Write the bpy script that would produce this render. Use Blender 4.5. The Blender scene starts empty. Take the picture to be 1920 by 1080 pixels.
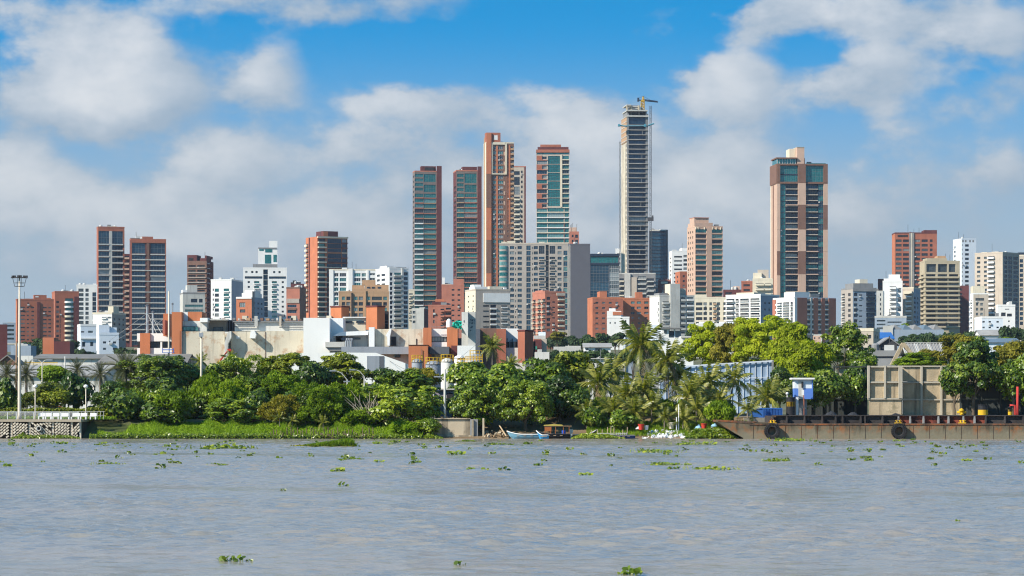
import bpy, math, random
import numpy as np
from mathutils import Vector, Matrix
random.seed(7)
R = math.radians
C = bpy.context.scene.collection
SC = bpy.context.scene

# ------------------------------------------------------------------ camera, sky, sun, exposure
F = 5400.0; CX = 960.0; HY = 750.0; CH = 4.0       # focal length in photo pixels, centre, horizon row, eye height
cam = bpy.data.cameras.new('camera'); camo = bpy.data.objects.new('camera', cam); C.objects.link(camo)
camo.location = (0, 0, CH); camo.rotation_euler = (R(90), 0, 0)
cam.sensor_width = 36.0; cam.lens = 36.0*F/1920.0; cam.shift_y = (HY-540.0)/1920.0
cam.clip_start = 0.5; cam.clip_end = 20000
SC.camera = camo
SC.view_settings.view_transform = 'Standard'; SC.view_settings.look = 'None'
SC.view_settings.gamma = 1.0; SC.view_settings.use_curve_mapping = False
SC.view_settings.exposure = 0.55
SC.render.engine = 'CYCLES'
SC.cycles.pixel_filter_type = 'BLACKMAN_HARRIS'; SC.cycles.filter_width = 1.15
SC.cycles.use_denoising = True
SC.cycles.max_bounces = 5; SC.cycles.diffuse_bounces = 2; SC.cycles.glossy_bounces = 3
SC.cycles.transmission_bounces = 3; SC.cycles.transparent_max_bounces = 6; SC.cycles.volume_bounces = 0
SC.cycles.use_adaptive_sampling = True; SC.cycles.adaptive_threshold = 0.015
SC.cycles.caustics_reflective = False; SC.cycles.caustics_refractive = False

SUNV = Vector((0.68, 0.41, -0.57)).normalized()      # travel direction of sunlight
sl = bpy.data.lights.new('sun', 'SUN'); so = bpy.data.objects.new('sun', sl); C.objects.link(so)
sl.energy = 5.0; sl.angle = R(0.55); sl.color = (1.0, 0.92, 0.80)
so.rotation_euler = SUNV.to_track_quat('-Z', 'Y').to_euler(); so.location = (-60, -60, 120)
SUN_EL = math.asin(-SUNV.z); SUN_AZ = math.atan2(-SUNV.x, -SUNV.y)

W = bpy.data.worlds.new('World'); SC.world = W; W.use_nodes = True
nt = W.node_tree; nt.nodes.clear()
def N(t, **k):
    n = nt.nodes.new(t)
    for a, b in k.items(): setattr(n, a, b)
    return n
def lk(a, b): nt.links.new(a, b)
def M(op, a, b=None, c=None, clamp=False):
    n = N('ShaderNodeMath', operation=op); n.use_clamp = clamp
    for i, v in enumerate((a, b, c)):
        if v is None: continue
        if isinstance(v, (int, float)): n.inputs[i].default_value = v
        else: lk(v, n.inputs[i])
    return n.outputs[0]
def VM(op, a, b=None, out=0):
    n = N('ShaderNodeVectorMath', operation=op)
    for i, v in enumerate((a, b)):
        if v is None: continue
        if isinstance(v, (tuple, list)): n.inputs[i].default_value = v
        else: lk(v, n.inputs[i])
    return n.outputs[out]
def smooth(x, lo, hi):
    n = N('ShaderNodeMapRange', interpolation_type='SMOOTHSTEP'); lk(x, n.inputs[0])
    n.inputs[1].default_value = lo; n.inputs[2].default_value = hi; return n.outputs[0]
def mixc(f, a, b):
    n = N('ShaderNodeMix', data_type='RGBA')
    if isinstance(f, (int, float)): n.inputs[0].default_value = f
    else: lk(f, n.inputs[0])
    for i, v in ((6, a), (7, b)):
        if isinstance(v, (tuple, list)): n.inputs[i].default_value = tuple(v)+(1,)
        else: lk(v, n.inputs[i])
    return n.outputs[2]
tc = N('ShaderNodeTexCoord'); D3 = VM('NORMALIZE', tc.outputs['Generated'])
sep = N('ShaderNodeSeparateXYZ'); lk(D3, sep.inputs[0])
sky = N('ShaderNodeTexSky', sky_type='NISHITA'); sky.sun_disc = False
sky.sun_elevation = SUN_EL; sky.sun_rotation = SUN_AZ; sky.air_density = 1.0; sky.dust_density = 0.4; sky.ozone_density = 3.0
# the air is clear just above the horizon haze: look up the blue a little higher
lk(VM('NORMALIZE', VM('ADD', VM('MULTIPLY', D3, (1, 1, 3.2)), (0, 0, 0.14))), sky.inputs[0])
hs = N('ShaderNodeHueSaturation'); hs.inputs['Saturation'].default_value = 1.45; hs.inputs['Hue'].default_value = 0.482
lk(sky.outputs[0], hs.inputs['Color'])
SKY_S = 0.12
# clouds: soft clumps at the places of the photograph, plus noise for the rest of the sky
BL = [(270,130,140,85,1.1),(50,165,95,85,.9),(250,215,110,50,.55),(512,150,62,62,.8),(425,300,85,48,.9),(20,345,100,55,.8),(180,370,150,60,.42),
      (640,0,200,42,.95),(90,10,140,45,.6),(420,0,90,30,.4),(830,185,95,45,.7),(700,250,170,60,.5),(900,300,220,80,.6),(1090,250,120,85,.85),(600,410,300,80,.5),
      (1370,145,80,58,1.05),(1620,132,100,46,1.0),(1560,20,150,40,.62),(1790,25,150,60,.75),(1440,0,60,40,.7),(1880,110,80,70,.7),(1330,300,150,80,.85),(300,470,480,100,.42),(1250,470,500,110,.42),(1620,200,260,50,.3),
      (1720,300,70,45,.5),(1880,310,60,50,.75),(1650,390,300,75,.5),(1180,420,240,80,.5),(250,470,300,80,.4),(950,100,60,0.1,0.0)]
nz = N('ShaderNodeTexNoise'); nz.inputs['Scale'].default_value = 1.0; nz.inputs['Detail'].default_value = 8.0; nz.inputs['Roughness'].default_value = 0.56
lk(VM('MULTIPLY', D3, (30, 30, 50)), nz.inputs['Vector'])
nz2 = N('ShaderNodeTexNoise'); nz2.inputs['Scale'].default_value = 1.0; nz2.inputs['Detail'].default_value = 2.0
lk(VM('MULTIPLY', D3, (5, 5, 14)), nz2.inputs['Vector'])
warp = VM('MULTIPLY', VM('SUBTRACT', nz.outputs['Color'], (.5, .5, .5)), (.030, .0, .024))
Dw = VM('ADD', D3, warp)
dens = None; lit = None
for (bx_, by_, rx_, ry_, s_) in BL:
    if s_ <= 0: continue
    v = Vector(((bx_-CX)/F, 1.0, (HY-by_)/F)).normalized()
    q = VM('MULTIPLY', VM('SUBTRACT', Dw, tuple(v)), (F/rx_/1.5, 3.0, F/ry_/1.5))
    ln = VM('LENGTH', q, out=1)
    g = M('MULTIPLY', M('SUBTRACT', 1.0, smooth(ln, 0.0, 1.35)), s_)
    h = M('MULTIPLY', g, VM('DOT_PRODUCT', q, (-.35, 0, .9), out=1))
    dens = g if dens is None else M('ADD', dens, g)
    lit = h if lit is None else M('ADD', lit, h)
outm = smooth(sep.outputs['Y'], .955, .90)      # beyond the frame the noise alone makes the clouds
base = M('MULTIPLY', smooth(nz2.outputs[0], .50, .70), M('MAXIMUM', outm, smooth(sep.outputs['Z'], .15, .22)))
dens = M('ADD', dens, base)
dn = M('ADD', M('MULTIPLY', dens, 1.0), M('MULTIPLY', M('SUBTRACT', nz.outputs[0], .5), 2.1))
alpha = M('MULTIPLY', smooth(dn, .26, .86), .93)
shade = M('ADD', M('ADD', M('MULTIPLY', lit, .42), M('MULTIPLY', M('SUBTRACT', nz.outputs[0], .5), 1.4)), M('MULTIPLY', M('SUBTRACT', dens, .75), .42))
shade = smooth(shade, -.30, .62)
ccol = mixc(shade, (.23, .30, .38), (.58, .585, .59))
bl = N('ShaderNodeVectorMath', operation='SCALE'); lk(hs.outputs[0], bl.inputs[0]); bl.inputs['Scale'].default_value = SKY_S
low = smooth(sep.outputs['Z'], .135, .035)
skyc = mixc(M('MULTIPLY', low, .88), VM('MULTIPLY', bl.outputs[0], (.10, 1.30, 1.34)), (.27, .33, .375))
fin = mixc(alpha, skyc, ccol)
fin = mixc(M('MULTIPLY', low, .45), fin, (.29, .335, .37))
bg = N('ShaderNodeBackground'); bg.inputs[1].default_value = 1.0; lk(fin, bg.inputs[0])
ow = N('ShaderNodeOutputWorld'); lk(bg.outputs[0], ow.inputs[0])
W.cycles.sampling_method = 'MANUAL'; W.cycles.sample_map_resolution = 512

# ------------------------------------------------------------------ helpers
def X(px, D): return (px-CX)*D/F
def Z(py, D): return CH-(py-HY)*D/F
def P(px, py, D): return Vector((X(px, D), D, Z(py, D)))
def ss(a, b, t):
    t = min(1, max(0, (t-a)/(b-a))); return t*t*(3-2*t)
def ground(x, y):
    z = -2.2+2.1*ss(294, 300.5, y)+2.0*ss(300.5, 309, y)
    return z+15*max(0, min(1, (y-500)/400))+11*max(0, min(1, (y-900)/400))+4*max(0, min(1, (y-1300)/1500))

class MB:
    def __init__(s): s.v = []; s.f = []; s.m = []
    def quad(s, a, b, c, d, mi=0):
        n = len(s.v); s.v += [tuple(a), tuple(b), tuple(c), tuple(d)]; s.f.append((n, n+1, n+2, n+3)); s.m.append(mi)
    def tri(s, a, b, c, mi=0):
        n = len(s.v); s.v += [tuple(a), tuple(b), tuple(c)]; s.f.append((n, n+1, n+2)); s.m.append(mi)
    def poly(s, pts, mi=0):
        n = len(s.v); s.v += [tuple(p) for p in pts]; s.f.append(tuple(range(n, n+len(pts)))); s.m.append(mi)
    def box(s, x0, x1, y0, y1, z0, z1, mi=0):
        n = len(s.v)
        s.v += [(x0,y0,z0),(x1,y0,z0),(x1,y1,z0),(x0,y1,z0),(x0,y0,z1),(x1,y0,z1),(x1,y1,z1),(x0,y1,z1)]
        for q in ((0,3,2,1),(4,5,6,7),(0,1,5,4),(1,2,6,5),(2,3,7,6),(3,0,4,7)):
            s.f.append(tuple(n+i for i in q)); s.m.append(mi)
    def obox(s, c, ax, ay, az, mi=0):
        c = Vector(c); n = len(s.v)
        for sz in (-1, 1):
            for sx, sy in ((-1,-1),(1,-1),(1,1),(-1,1)): s.v.append(tuple(c+ax*sx+ay*sy+az*sz))
        for q in ((0,3,2,1),(4,5,6,7),(0,1,5,4),(1,2,6,5),(2,3,7,6),(3,0,4,7)):
            s.f.append(tuple(n+i for i in q)); s.m.append(mi)
    def tube(s, pts, rs, n=8, mi=0, cap=True):
        pts = [Vector(p) for p in pts]; rings = []
        for i, p in enumerate(pts):
            t = (pts[min(i+1, len(pts)-1)]-pts[max(i-1, 0)]).normalized()
            a = t.cross(Vector((0, 0, 1)) if abs(t.z) < .9 else Vector((1, 0, 0))).normalized(); b = t.cross(a)
            r = rs[i] if isinstance(rs, (list, tuple)) else rs
            k = len(s.v)
            for j in range(n):
                w = 2*math.pi*j/n; s.v.append(tuple(p+a*math.cos(w)*r+b*math.sin(w)*r))
            rings.append(k)
        for i in range(len(rings)-1):
            for j in range(n):
                s.f.append((rings[i]+j, rings[i]+(j+1) % n, rings[i+1]+(j+1) % n, rings[i+1]+j)); s.m.append(mi)
        if cap:
            s.f.append(tuple(rings[0]+j for j in range(n))[::-1]); s.m.append(mi)
            s.f.append(tuple(rings[-1]+j for j in range(n))); s.m.append(mi)
    def lathe(s, prof, n=16, c=(0, 0, 0), mi=0):
        k = len(s.v)
        for (r, z) in prof:
            for j in range(n):
                w = 2*math.pi*j/n; s.v.append((c[0]+r*math.cos(w), c[1]+r*math.sin(w), c[2]+z))
        for i in range(len(prof)-1):
            for j in range(n):
                s.f.append((k+i*n+j, k+i*n+(j+1) % n, k+(i+1)*n+(j+1) % n, k+(i+1)*n+j)); s.m.append(mi)
    def prism(s, pts, y0, y1, mi=0):          # polygon in xz, extruded in y
        n = len(pts); k = len(s.v)
        s.v += [(p[0], y0, p[1]) for p in pts]+[(p[0], y1, p[1]) for p in pts]
        s.f.append(tuple(k+i for i in range(n))); s.m.append(mi)
        s.f.append(tuple(k+n+i for i in range(n))[::-1]); s.m.append(mi)
        for i in range(n):
            j = (i+1) % n; s.f.append((k+i, k+n+i, k+n+j, k+j)); s.m.append(mi)
    def mesh(s, name, mats, smooth_=False):
        me = bpy.data.meshes.new(name); me.from_pydata(s.v, [], s.f)
        for q in (mats if isinstance(mats, (list, tuple)) else [mats]): me.materials.append(q)
        if any(s.m): me.polygons.foreach_set('material_index', s.m)
        if smooth_: me.polygons.foreach_set('use_smooth', [True]*len(s.f))
        me.update(); return me
    def build(s, name, mats, parent=None, smooth_=False, loc=None, fix=True):
        me = s.mesh(name, mats, smooth_)
        if fix:
            import bmesh
            bm = bmesh.new(); bm.from_mesh(me); bmesh.ops.recalc_face_normals(bm, faces=bm.faces); bm.to_mesh(me); bm.free()
        return put(name, me, parent, loc)
def put(name, me, parent=None, loc=None, rot=None, scale=None):
    o = bpy.data.objects.new(name, me); C.objects.link(o)
    if parent: o.parent = parent
    if loc is not None: o.location = loc
    if rot is not None: o.rotation_euler = rot
    if scale is not None: o.scale = scale
    return o
def tag(o, label, cat, group=None):
    o['label'] = label; o['category'] = cat
    if group: o['group'] = group
    return o
def thing(name, label, cat, loc=(0, 0, 0), rz=0, group=None):
    o = bpy.data.objects.new(name, None); C.objects.link(o); o.location = loc; o.rotation_euler = (0, 0, rz)
    o.empty_display_size = .5
    return tag(o, label, cat, group)
def struct(o): o['kind'] = 'structure'; return o
def stuff(o): o['kind'] = 'stuff'; return o
def from_np(name, V, Fc, mats, tint=None, parent=None):
    me = bpy.data.meshes.new(name); nv = len(V); nf = len(Fc); k = Fc.shape[1]
    me.vertices.add(nv); me.vertices.foreach_set('co', V.astype(np.float32).ravel())
    me.loops.add(nf*k); me.loops.foreach_set('vertex_index', Fc.astype(np.int32).ravel())
    me.polygons.add(nf); me.polygons.foreach_set('loop_start', np.arange(0, nf*k, k, dtype=np.int32))
    if tint is not None:
        a = me.attributes.new('tint', 'FLOAT', 'FACE'); a.data.foreach_set('value', tint.astype(np.float32))
    me.materials.append(mats); me.update(calc_edges=True); return me

# ------------------------------------------------------------------ materials
_mc = {}
def pm(name):
    m = bpy.data.materials.new(name); m.use_nodes = True; t = m.node_tree; b = t.nodes['Principled BSDF']; return m, t, b
def noise(t, scale, detail=4, vec=None, rough=.55, sc3=None):
    n = t.nodes.new('ShaderNodeTexNoise'); n.inputs['Scale'].default_value = scale; n.inputs['Detail'].default_value = detail
    n.inputs['Roughness'].default_value = rough
    tc = t.nodes.new('ShaderNodeTexCoord')
    if sc3:
        mp = t.nodes.new('ShaderNodeMapping'); mp.inputs['Scale'].default_value = sc3
        t.links.new(tc.outputs['Object'], mp.inputs[0]); t.links.new(mp.outputs[0], n.inputs['Vector'])
    else: t.links.new(tc.outputs['Object'], n.inputs['Vector'])
    return n.outputs[0]
def mr(t, s, a, b, c, d):
    n = t.nodes.new('ShaderNodeMapRange'); t.links.new(s, n.inputs[0])
    for i, v in enumerate((a, b, c, d)): n.inputs[i+1].default_value = v
    return n.outputs[0]
def mx(t, f, a, b):
    n = t.nodes.new('ShaderNodeMix'); n.data_type = 'RGBA'
    if isinstance(f, (int, float)): n.inputs[0].default_value = f
    else: t.links.new(f, n.inputs[0])
    for i, v in ((6, a), (7, b)):
        if isinstance(v, (tuple, list)): n.inputs[i].default_value = (v[0], v[1], v[2], 1)
        else: t.links.new(v, n.inputs[i])
    return n.outputs[2]
def mul(c, k): return (c[0]*k, c[1]*k, c[2]*k)
def mat(name, col, rough=.85, var=.14, scale=.25, streak=.12, spec=.25, metal=0, fine=0.06, dirt=None, dirt_lo=.58, dirt_hi=.7, bump=0, dscale=.5):
    key = name
    if key in _mc: return _mc[key]
    m, t, b = pm(name)
    c = mx(t, mr(t, noise(t, scale), .3, .7, 0, 1), mul(col, 1-var), mul(col, 1+var))
    if streak:
        c = mx(t, mr(t, noise(t, 1.0, 3, sc3=(1.6, 1.6, .12)), .52, .75, 0, streak*2.5), c, mul(col, .45))
    if fine:
        c = mx(t, mr(t, noise(t, 9, 2), .35, .65, 0, fine*4), c, mul(col, .6))
    if dirt:
        c = mx(t, mr(t, noise(t, dscale, 6, rough=.7), dirt_lo, dirt_hi, 0, .9), c, dirt)
    t.links.new(c, b.inputs['Base Color'])
    b.inputs['Roughness'].default_value = rough; b.inputs['Metallic'].default_value = metal
    b.inputs['Specular IOR Level'].default_value = spec
    if bump:
        bn = t.nodes.new('ShaderNodeBump'); bn.inputs['Strength'].default_value = bump; bn.inputs['Distance'].default_value = .1
        t.links.new(noise(t, 4, 5), bn.inputs['Height']); t.links.new(bn.outputs[0], b.inputs['Normal'])
    _mc[key] = m; return m
def glass(name, a, bcol, metal=.45, rough=.12, curtain=.12):
    if name in _mc: return _mc[name]
    m, t, b = pm(name)
    oi = t.nodes.new('ShaderNodeObjectInfo')
    c = mx(t, oi.outputs['Random'], a, bcol)
    wn = t.nodes.new('ShaderNodeTexWhiteNoise'); wn.noise_dimensions = '1D'
    ad = t.nodes.new('ShaderNodeMath'); ad.operation = 'MULTIPLY'; ad.inputs[1].default_value = 37.7; t.links.new(oi.outputs['Random'], ad.inputs[0]); t.links.new(ad.outputs[0], wn.inputs['W'])
    lt = t.nodes.new('ShaderNodeMath'); lt.operation = 'LESS_THAN'; lt.inputs[1].default_value = curtain; t.links.new(wn.outputs[0], lt.inputs[0])
    n = noise(t, .9, 2)
    c = mx(t, mr(t, n, .4, .65, 0, .55), c, mul(a, .5))
    c2 = mx(t, .55, c, (.42, .44, .42))
    c = mx(t, lt.outputs[0], c, c2)
    t.links.new(c, b.inputs['Base Color']); b.inputs['Metallic'].default_value = metal; b.inputs['Roughness'].default_value = rough
    b.inputs['Specular IOR Level'].default_value = .5
    _mc[name] = m; return m
G_DK = glass('window glass dark', (.02, .03, .045), (.035, .05, .07), .15)
G_BL = glass('window glass blue', (.008, .03, .06), (.02, .075, .13), .35, curtain=.03)
G_TE = glass('window glass teal', (.02, .17, .17), (.05, .27, .26), .45, curtain=.0)
G_TL = glass('window glass pale teal', (.10, .28, .27), (.22, .42, .39), .4)
G_GR = glass('window glass grey', (.05, .07, .08), (.15, .18, .19), .35, curtain=.2)
G_NV = glass('window glass navy', (.02, .055, .09), (.045, .12, .18), .45, curtain=.03)
GL = {'n': G_NV, 'd': G_DK, 'b': G_BL, 't': G_TE, 'l': G_TL, 'g': G_GR}
BRICK = mat('red brick', (.37, .13, .08), var=.16)
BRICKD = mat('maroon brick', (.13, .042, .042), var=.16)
BRICKO = mat('orange brick', (.50, .175, .09), var=.12)
BRICKP = mat('pink brick', (.44, .17, .115), var=.12)
BRICKB = mat('brown brick', (.20, .115, .085), var=.2)
PINK = mat('pale pink render', (.56, .385, .29), var=.08)
BROWN = mat('brown stone cladding', (.20, .11, .08), var=.12)
WHITE = mat('white render', (.80, .79, .76), var=.05, streak=.07)
WHITEB = mat('cool white render', (.70, .76, .82), var=.05, streak=.07)
CREAM = mat('cream render', (.68, .61, .47), var=.08)
BEIGE = mat('beige render', (.50, .43, .35), var=.08)
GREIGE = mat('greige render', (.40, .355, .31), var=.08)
TAN = mat('tan brick', (.46, .29, .17), var=.1)
TANC = mat('tan concrete', (.47, .40, .28), var=.12)
CONC = mat('light concrete', (.52, .51, .47), var=.14, streak=.2)
CONCD = mat('grey concrete', (.25, .25, .25), var=.14, streak=.15)
SLATE = mat('slate grey cladding', (.125, .125, .145), var=.05, streak=.03)
DARK = mat('dark recess', (.03, .03, .035), var=.2)
DKBLUE = mat('dark blue cladding', (.022, .035, .06), rough=.4)
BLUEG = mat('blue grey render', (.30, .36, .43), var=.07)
FRAME_W = mat('white frame', (.75, .75, .73), streak=0)
FRAME_D = mat('dark frame', (.06, .06, .065), streak=0)
FRAME_M = mat('aluminium frame', (.16, .17, .175), streak=0)
ROOFG = mat('roof felt', (.20, .19, .18)); AC = mat('off white casing', (.58, .58, .55), streak=.1)

# ------------------------------------------------------------------ buildings
_wc = {}
def win_mesh(w, h, nx, nz_, gm, fm):
    k = ('w', round(w, 2), round(h, 2), nx, nz_, gm.name, fm.name)
    if k in _wc: return _wc[k]
    b = MB(); t = min(.09, w*.06, h*.08)
    b.quad((0, .05, 0), (w, .05, 0), (w, .05, h), (0, .05, h), 0)
    b.box(0, w, 0, .07, 0, t, 1); b.box(0, w, 0, .07, h-t, h, 1); b.box(0, t, 0, .07, t, h-t, 1); b.box(w-t, w, 0, .07, t, h-t, 1)
    for i in range(1, nx):
        x = w*i/nx; b.box(x-t*.5, x+t*.5, .005, .07, t, h-t, 1)
    for i in range(1, nz_):
        z = h*i/nz_; b.box(t, w-t, .01, .075, z-t*.5, z+t*.5, 1)
    _wc[k] = b.mesh('window', [gm, fm]); return _wc[k]
def bal_mesh(w, out, hp, m1, m2, rail=False):
    k = ('b', round(w, 2), round(out, 2), round(hp, 2), m1.name, m2.name, rail)
    if k in _wc: return _wc[k]
    b = MB(); b.box(0, w, -out, 0, -.14, 0.02, 0)
    if rail:
        b.box(0, w, -out, -out+.06, hp-.07, hp, 1)
        n = max(3, int(w/.35))
        for i in range(n+1):
            x = (w-.05)*i/n; b.box(x, x+.05, -out+.01, -out+.05, .02, hp-.07, 1)
    else:
        b.box(0, w, -out, -out+.1, .02, hp, 1); b.box(0, .1, -out+.1, 0, .02, hp, 1); b.box(w-.1, w, -out+.1, 0, .02, hp, 1)
    _wc[k] = b.mesh('balcony', [m1, m2]); return _wc[k]
_bc = {}
def box_mesh(name, w, d, h, m):
    k = (name, round(w, 2), round(d, 2), round(h, 2), m.name)
    if k in _bc: return _bc[k]
    b = MB(); b.box(0, w, -d, 0, 0, h); _bc[k] = b.mesh(name, m); return _bc[k]

class B:
    """one building; faces F (front), L (left), S (right side); all coordinates are photo pixels"""
    def __init__(s, name, label, px0, px1, ytop, D, wall, side=0, cat='building', depth=16, th=None, fm=None, group=None, lwall=None, swall=None, zb=None):
        s.D = D; m = D/F; a = math.atan((0.5*(px0+px1)-CX)/F)
        if side:
            if th is None:
                sn = min(.62, max(.12, abs(side)*m/depth)); th_ = math.asin(sn)
            else: th_ = R(th)
            depth = abs(side)*m/math.sin(th_)
        else: th_ = 0
        s.side = side; s.px0 = px0; s.px1 = px1
        s.f0 = px0+max(side, 0); s.f1 = px1-max(-side, 0)
        s.w = (s.f1-s.f0)*m/math.cos(th_); s.d = depth
        yaw = -a+(th_ if side >= 0 else -th_)
        rot = Matrix.Rotation(yaw, 2)
        if side >= 0: corner = Vector((X(s.f0, D), D)); loc2 = Vector((-s.w/2, -s.d/2))
        else: corner = Vector((X(s.f1, D), D)); loc2 = Vector((s.w/2, -s.d/2))
        c = corner-rot @ loc2
        s.zb = (ground(c.x, c.y)-.6) if zb is None else zb
        s.ztop = Z(ytop, D)-s.zb; s.ytop = ytop
        s.root = thing(name, label, cat, (c.x, c.y, s.zb), yaw, group)
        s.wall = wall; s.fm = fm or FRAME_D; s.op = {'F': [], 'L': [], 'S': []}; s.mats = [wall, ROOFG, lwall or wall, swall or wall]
    def z(s, py): return Z(py, s.D)-s.zb
    def u(s, f, px):
        if f == 'F': return (px-s.f0)/(s.f1-s.f0)*s.w
        if f == 'L': return (px-s.px0)/max(1e-6, s.f0-s.px0)*s.d
        return (px-s.f1)/max(1e-6, s.px1-s.f1)*s.d
    def pt(s, f, u, out, z):
        if f == 'F': return (-s.w/2+u, -s.d/2-out, z)
        if f == 'L': return (-s.w/2-out, s.d/2-u, z)
        return (s.w/2+out, -s.d/2+u, z)
    def rz(s, f): return {'F': 0, 'L': -math.pi/2, 'S': math.pi/2}[f]
    def win(s, f, x0, x1, y0, y1, g='d', nx=2, nz=1, rec=.22, fm=None):
        u0, u1 = s.u(f, x0), s.u(f, x1); z0, z1 = s.z(y1), s.z(y0)
        if z1 > s.ztop-.05: z1 = s.ztop-.05
        L = s.w if f == 'F' else s.d
        u0 = max(.03, u0); u1 = min(L-.03, u1)
        if z0 < .2 or z1-z0 < .2 or u1-u0 < .15: return
        s.op[f].append((u0, u1, z0, z1, rec))
        me = win_mesh(u1-u0, z1-z0, nx, nz, GL[g], fm or s.fm)
        put('window', me, s.root, s.pt(f, u0, -rec, z0), (0, 0, s.rz(f)))
        if rec < .5 and u1-u0 < 4.5 and random.random() < .07 and z0 > 2:
            put('air_conditioner', box_mesh('air_conditioner', .9, .45, .6, AC), s.root, s.pt(f, min(u0, L-1.0), .004, z0-.75), (0, 0, s.rz(f)))
    def grid(s, f, x0, x1, y0, pitch, n, h, g='d', nx=2, nz=1, rec=.22, fm=None, bal=None, skip=()):
        for i in range(n):
            if i in skip: continue
            ya = y0+i*pitch; gg = g[i % len(g)]
            s.win(f, x0, x1, ya, ya+h, gg, nx, nz, rec, fm)
            if bal: s.bal(f, x0-.2, x1+.2, ya+h, *bal)
    def bal(s, f, x0, x1, yb, out=1.0, hp=3.2, m=None, rail=False):
        m = m or WHITE; u0, u1 = s.u(f, x0), s.u(f, x1)
        if s.z(yb) < .5: return
        hpm = hp*s.D/F
        put('balcony', bal_mesh(u1-u0, out, hpm, m, m, rail), s.root, s.pt(f, u0, .004, s.z(yb)), (0, 0, s.rz(f)))
    def box(s, f, x0, x1, y0, y1, out, m, name='pier', clampz=True):
        u0, u1 = s.u(f, x0), s.u(f, x1); z0, z1 = s.z(y1), s.z(y0)
        z0 = max(z0, .1)
        if z1-z0 < .05: return
        put(name, box_mesh(name, u1-u0, out, z1-z0, m), s.root, s.pt(f, u0, .004, z0), (0, 0, s.rz(f)))
    def bands(s, f, x0, x1, y0, pitch, n, h, out, m, name='floor_band'):
        for i in range(n): s.box(f, x0, x1, y0+i*pitch, y0+i*pitch+h, out, m, name)
    def roof(s, x0, x1, ytop, m, ybot=None, d0=.15, d1=.85, name='roof_block', win=None):
        if name != 'roof': x0, x1 = max(x0, s.f0+.05), min(x1, s.f1-.05)
        b = MB(); u0, u1 = -s.w/2+s.u('F', x0), -s.w/2+s.u('F', x1)
        if u1-u0 < .15: return None
        z0 = s.ztop+.003 if ybot is None else s.z(ybot)
        b.box(u0, u1, -s.d/2+d0*s.d, -s.d/2+d1*s.d, z0, s.z(ytop))
        return b.build(name, m, s.root, fix=False)
    def done(s, cap=None):
        b = MB()
        zb, zt = 0, s.ztop
        for f, L, mi in (('F', s.w, 0), ('L', s.d, 2), ('S', s.d, 3)):
            ops = s.op[f]; zs = sorted({zb, zt, *[round(o[2], 4) for o in ops], *[round(o[3], 4) for o in ops]})
            for z0, z1 in zip(zs[:-1], zs[1:]):
                zm = (z0+z1)/2; row = sorted([(o[0], o[1]) for o in ops if o[2] < zm < o[3]])
                x = 0
                for (a, c) in row+[(L, L)]:
                    if a > x+1e-4: b.quad(s.pt(f, x, 0, z0), s.pt(f, a, 0, z0), s.pt(f, a, 0, z1), s.pt(f, x, 0, z1), mi)
                    x = max(x, c)
            for (a, c, z0, z1, r) in ops:
                r -= .01
                q = lambda u, o, z: s.pt(f, u, o, z)
                b.quad(q(a, 0, z0), q(c, 0, z0), q(c, -r, z0), q(a, -r, z0), mi)
                b.quad(q(a, -r, z1), q(c, -r, z1), q(c, 0, z1), q(a, 0, z1), mi)
                b.quad(q(a, 0, z0), q(a, -r, z0), q(a, -r, z1), q(a, 0, z1), mi)
                b.quad(q(c, -r, z0), q(c, 0, z0), q(c, 0, z1), q(c, -r, z1), mi)
        w, d = s.w/2, s.d/2
        b.quad((w, d, zb), (-w, d, zb), (-w, d, zt), (w, d, zt), 2)
        b.quad((-w, -d, zt), (w, -d, zt), (w, d, zt), (-w, d, zt), 1)
        b.build('wall', s.mats, s.root, fix=False)
        rr = random.Random(int(s.px0*7+s.ytop))
        if w > 3:
            for i in range(rr.randint(2, 4)):
                x = rr.uniform(-w*.8, w*.7); y = rr.uniform(-d*.8, d*.3); t = rr.random(); q = MB()
                if t < .45: q.lathe([(.01, 0), (.8, 0), (.8, 1.3), (.5, 1.6), (.01, 1.65)], 10, (x, y, zt+.01)); q.build('roof_tank', AC if t < .3 else CONCD, s.root, fix=False)
                elif t < .8: q.box(x, x+rr.uniform(1, 2.4), y, y+1.5, zt+.006, zt+rr.uniform(.9, 2.0)); q.build('roof_unit', CONCD if t < .6 else AC, s.root, fix=False)
                else: q.tube([(x, y, zt), (x, y, zt+rr.uniform(3, 6))], .09, 4); q.build('antenna', FRAME_D, s.root, fix=False)
        if cap:                                    # low parapet round the roof
            cb = MB(); hgt = .7; t = .25; o = .06
            cb.box(-w-o, w+o, -d-o, -d+t, zt+.004, zt+hgt); cb.box(-w-o, w+o, d-t, d+o, zt+.004, zt+hgt)
            cb.box(-w-o, -w+t, -d+t+.004, d-t-.004, zt+.004, zt+hgt); cb.box(w-t, w+o, -d+t+.004, d-t-.004, zt+.004, zt+hgt)
            cb.build('parapet', cap, s.root, fix=False)
        return s.root
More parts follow.
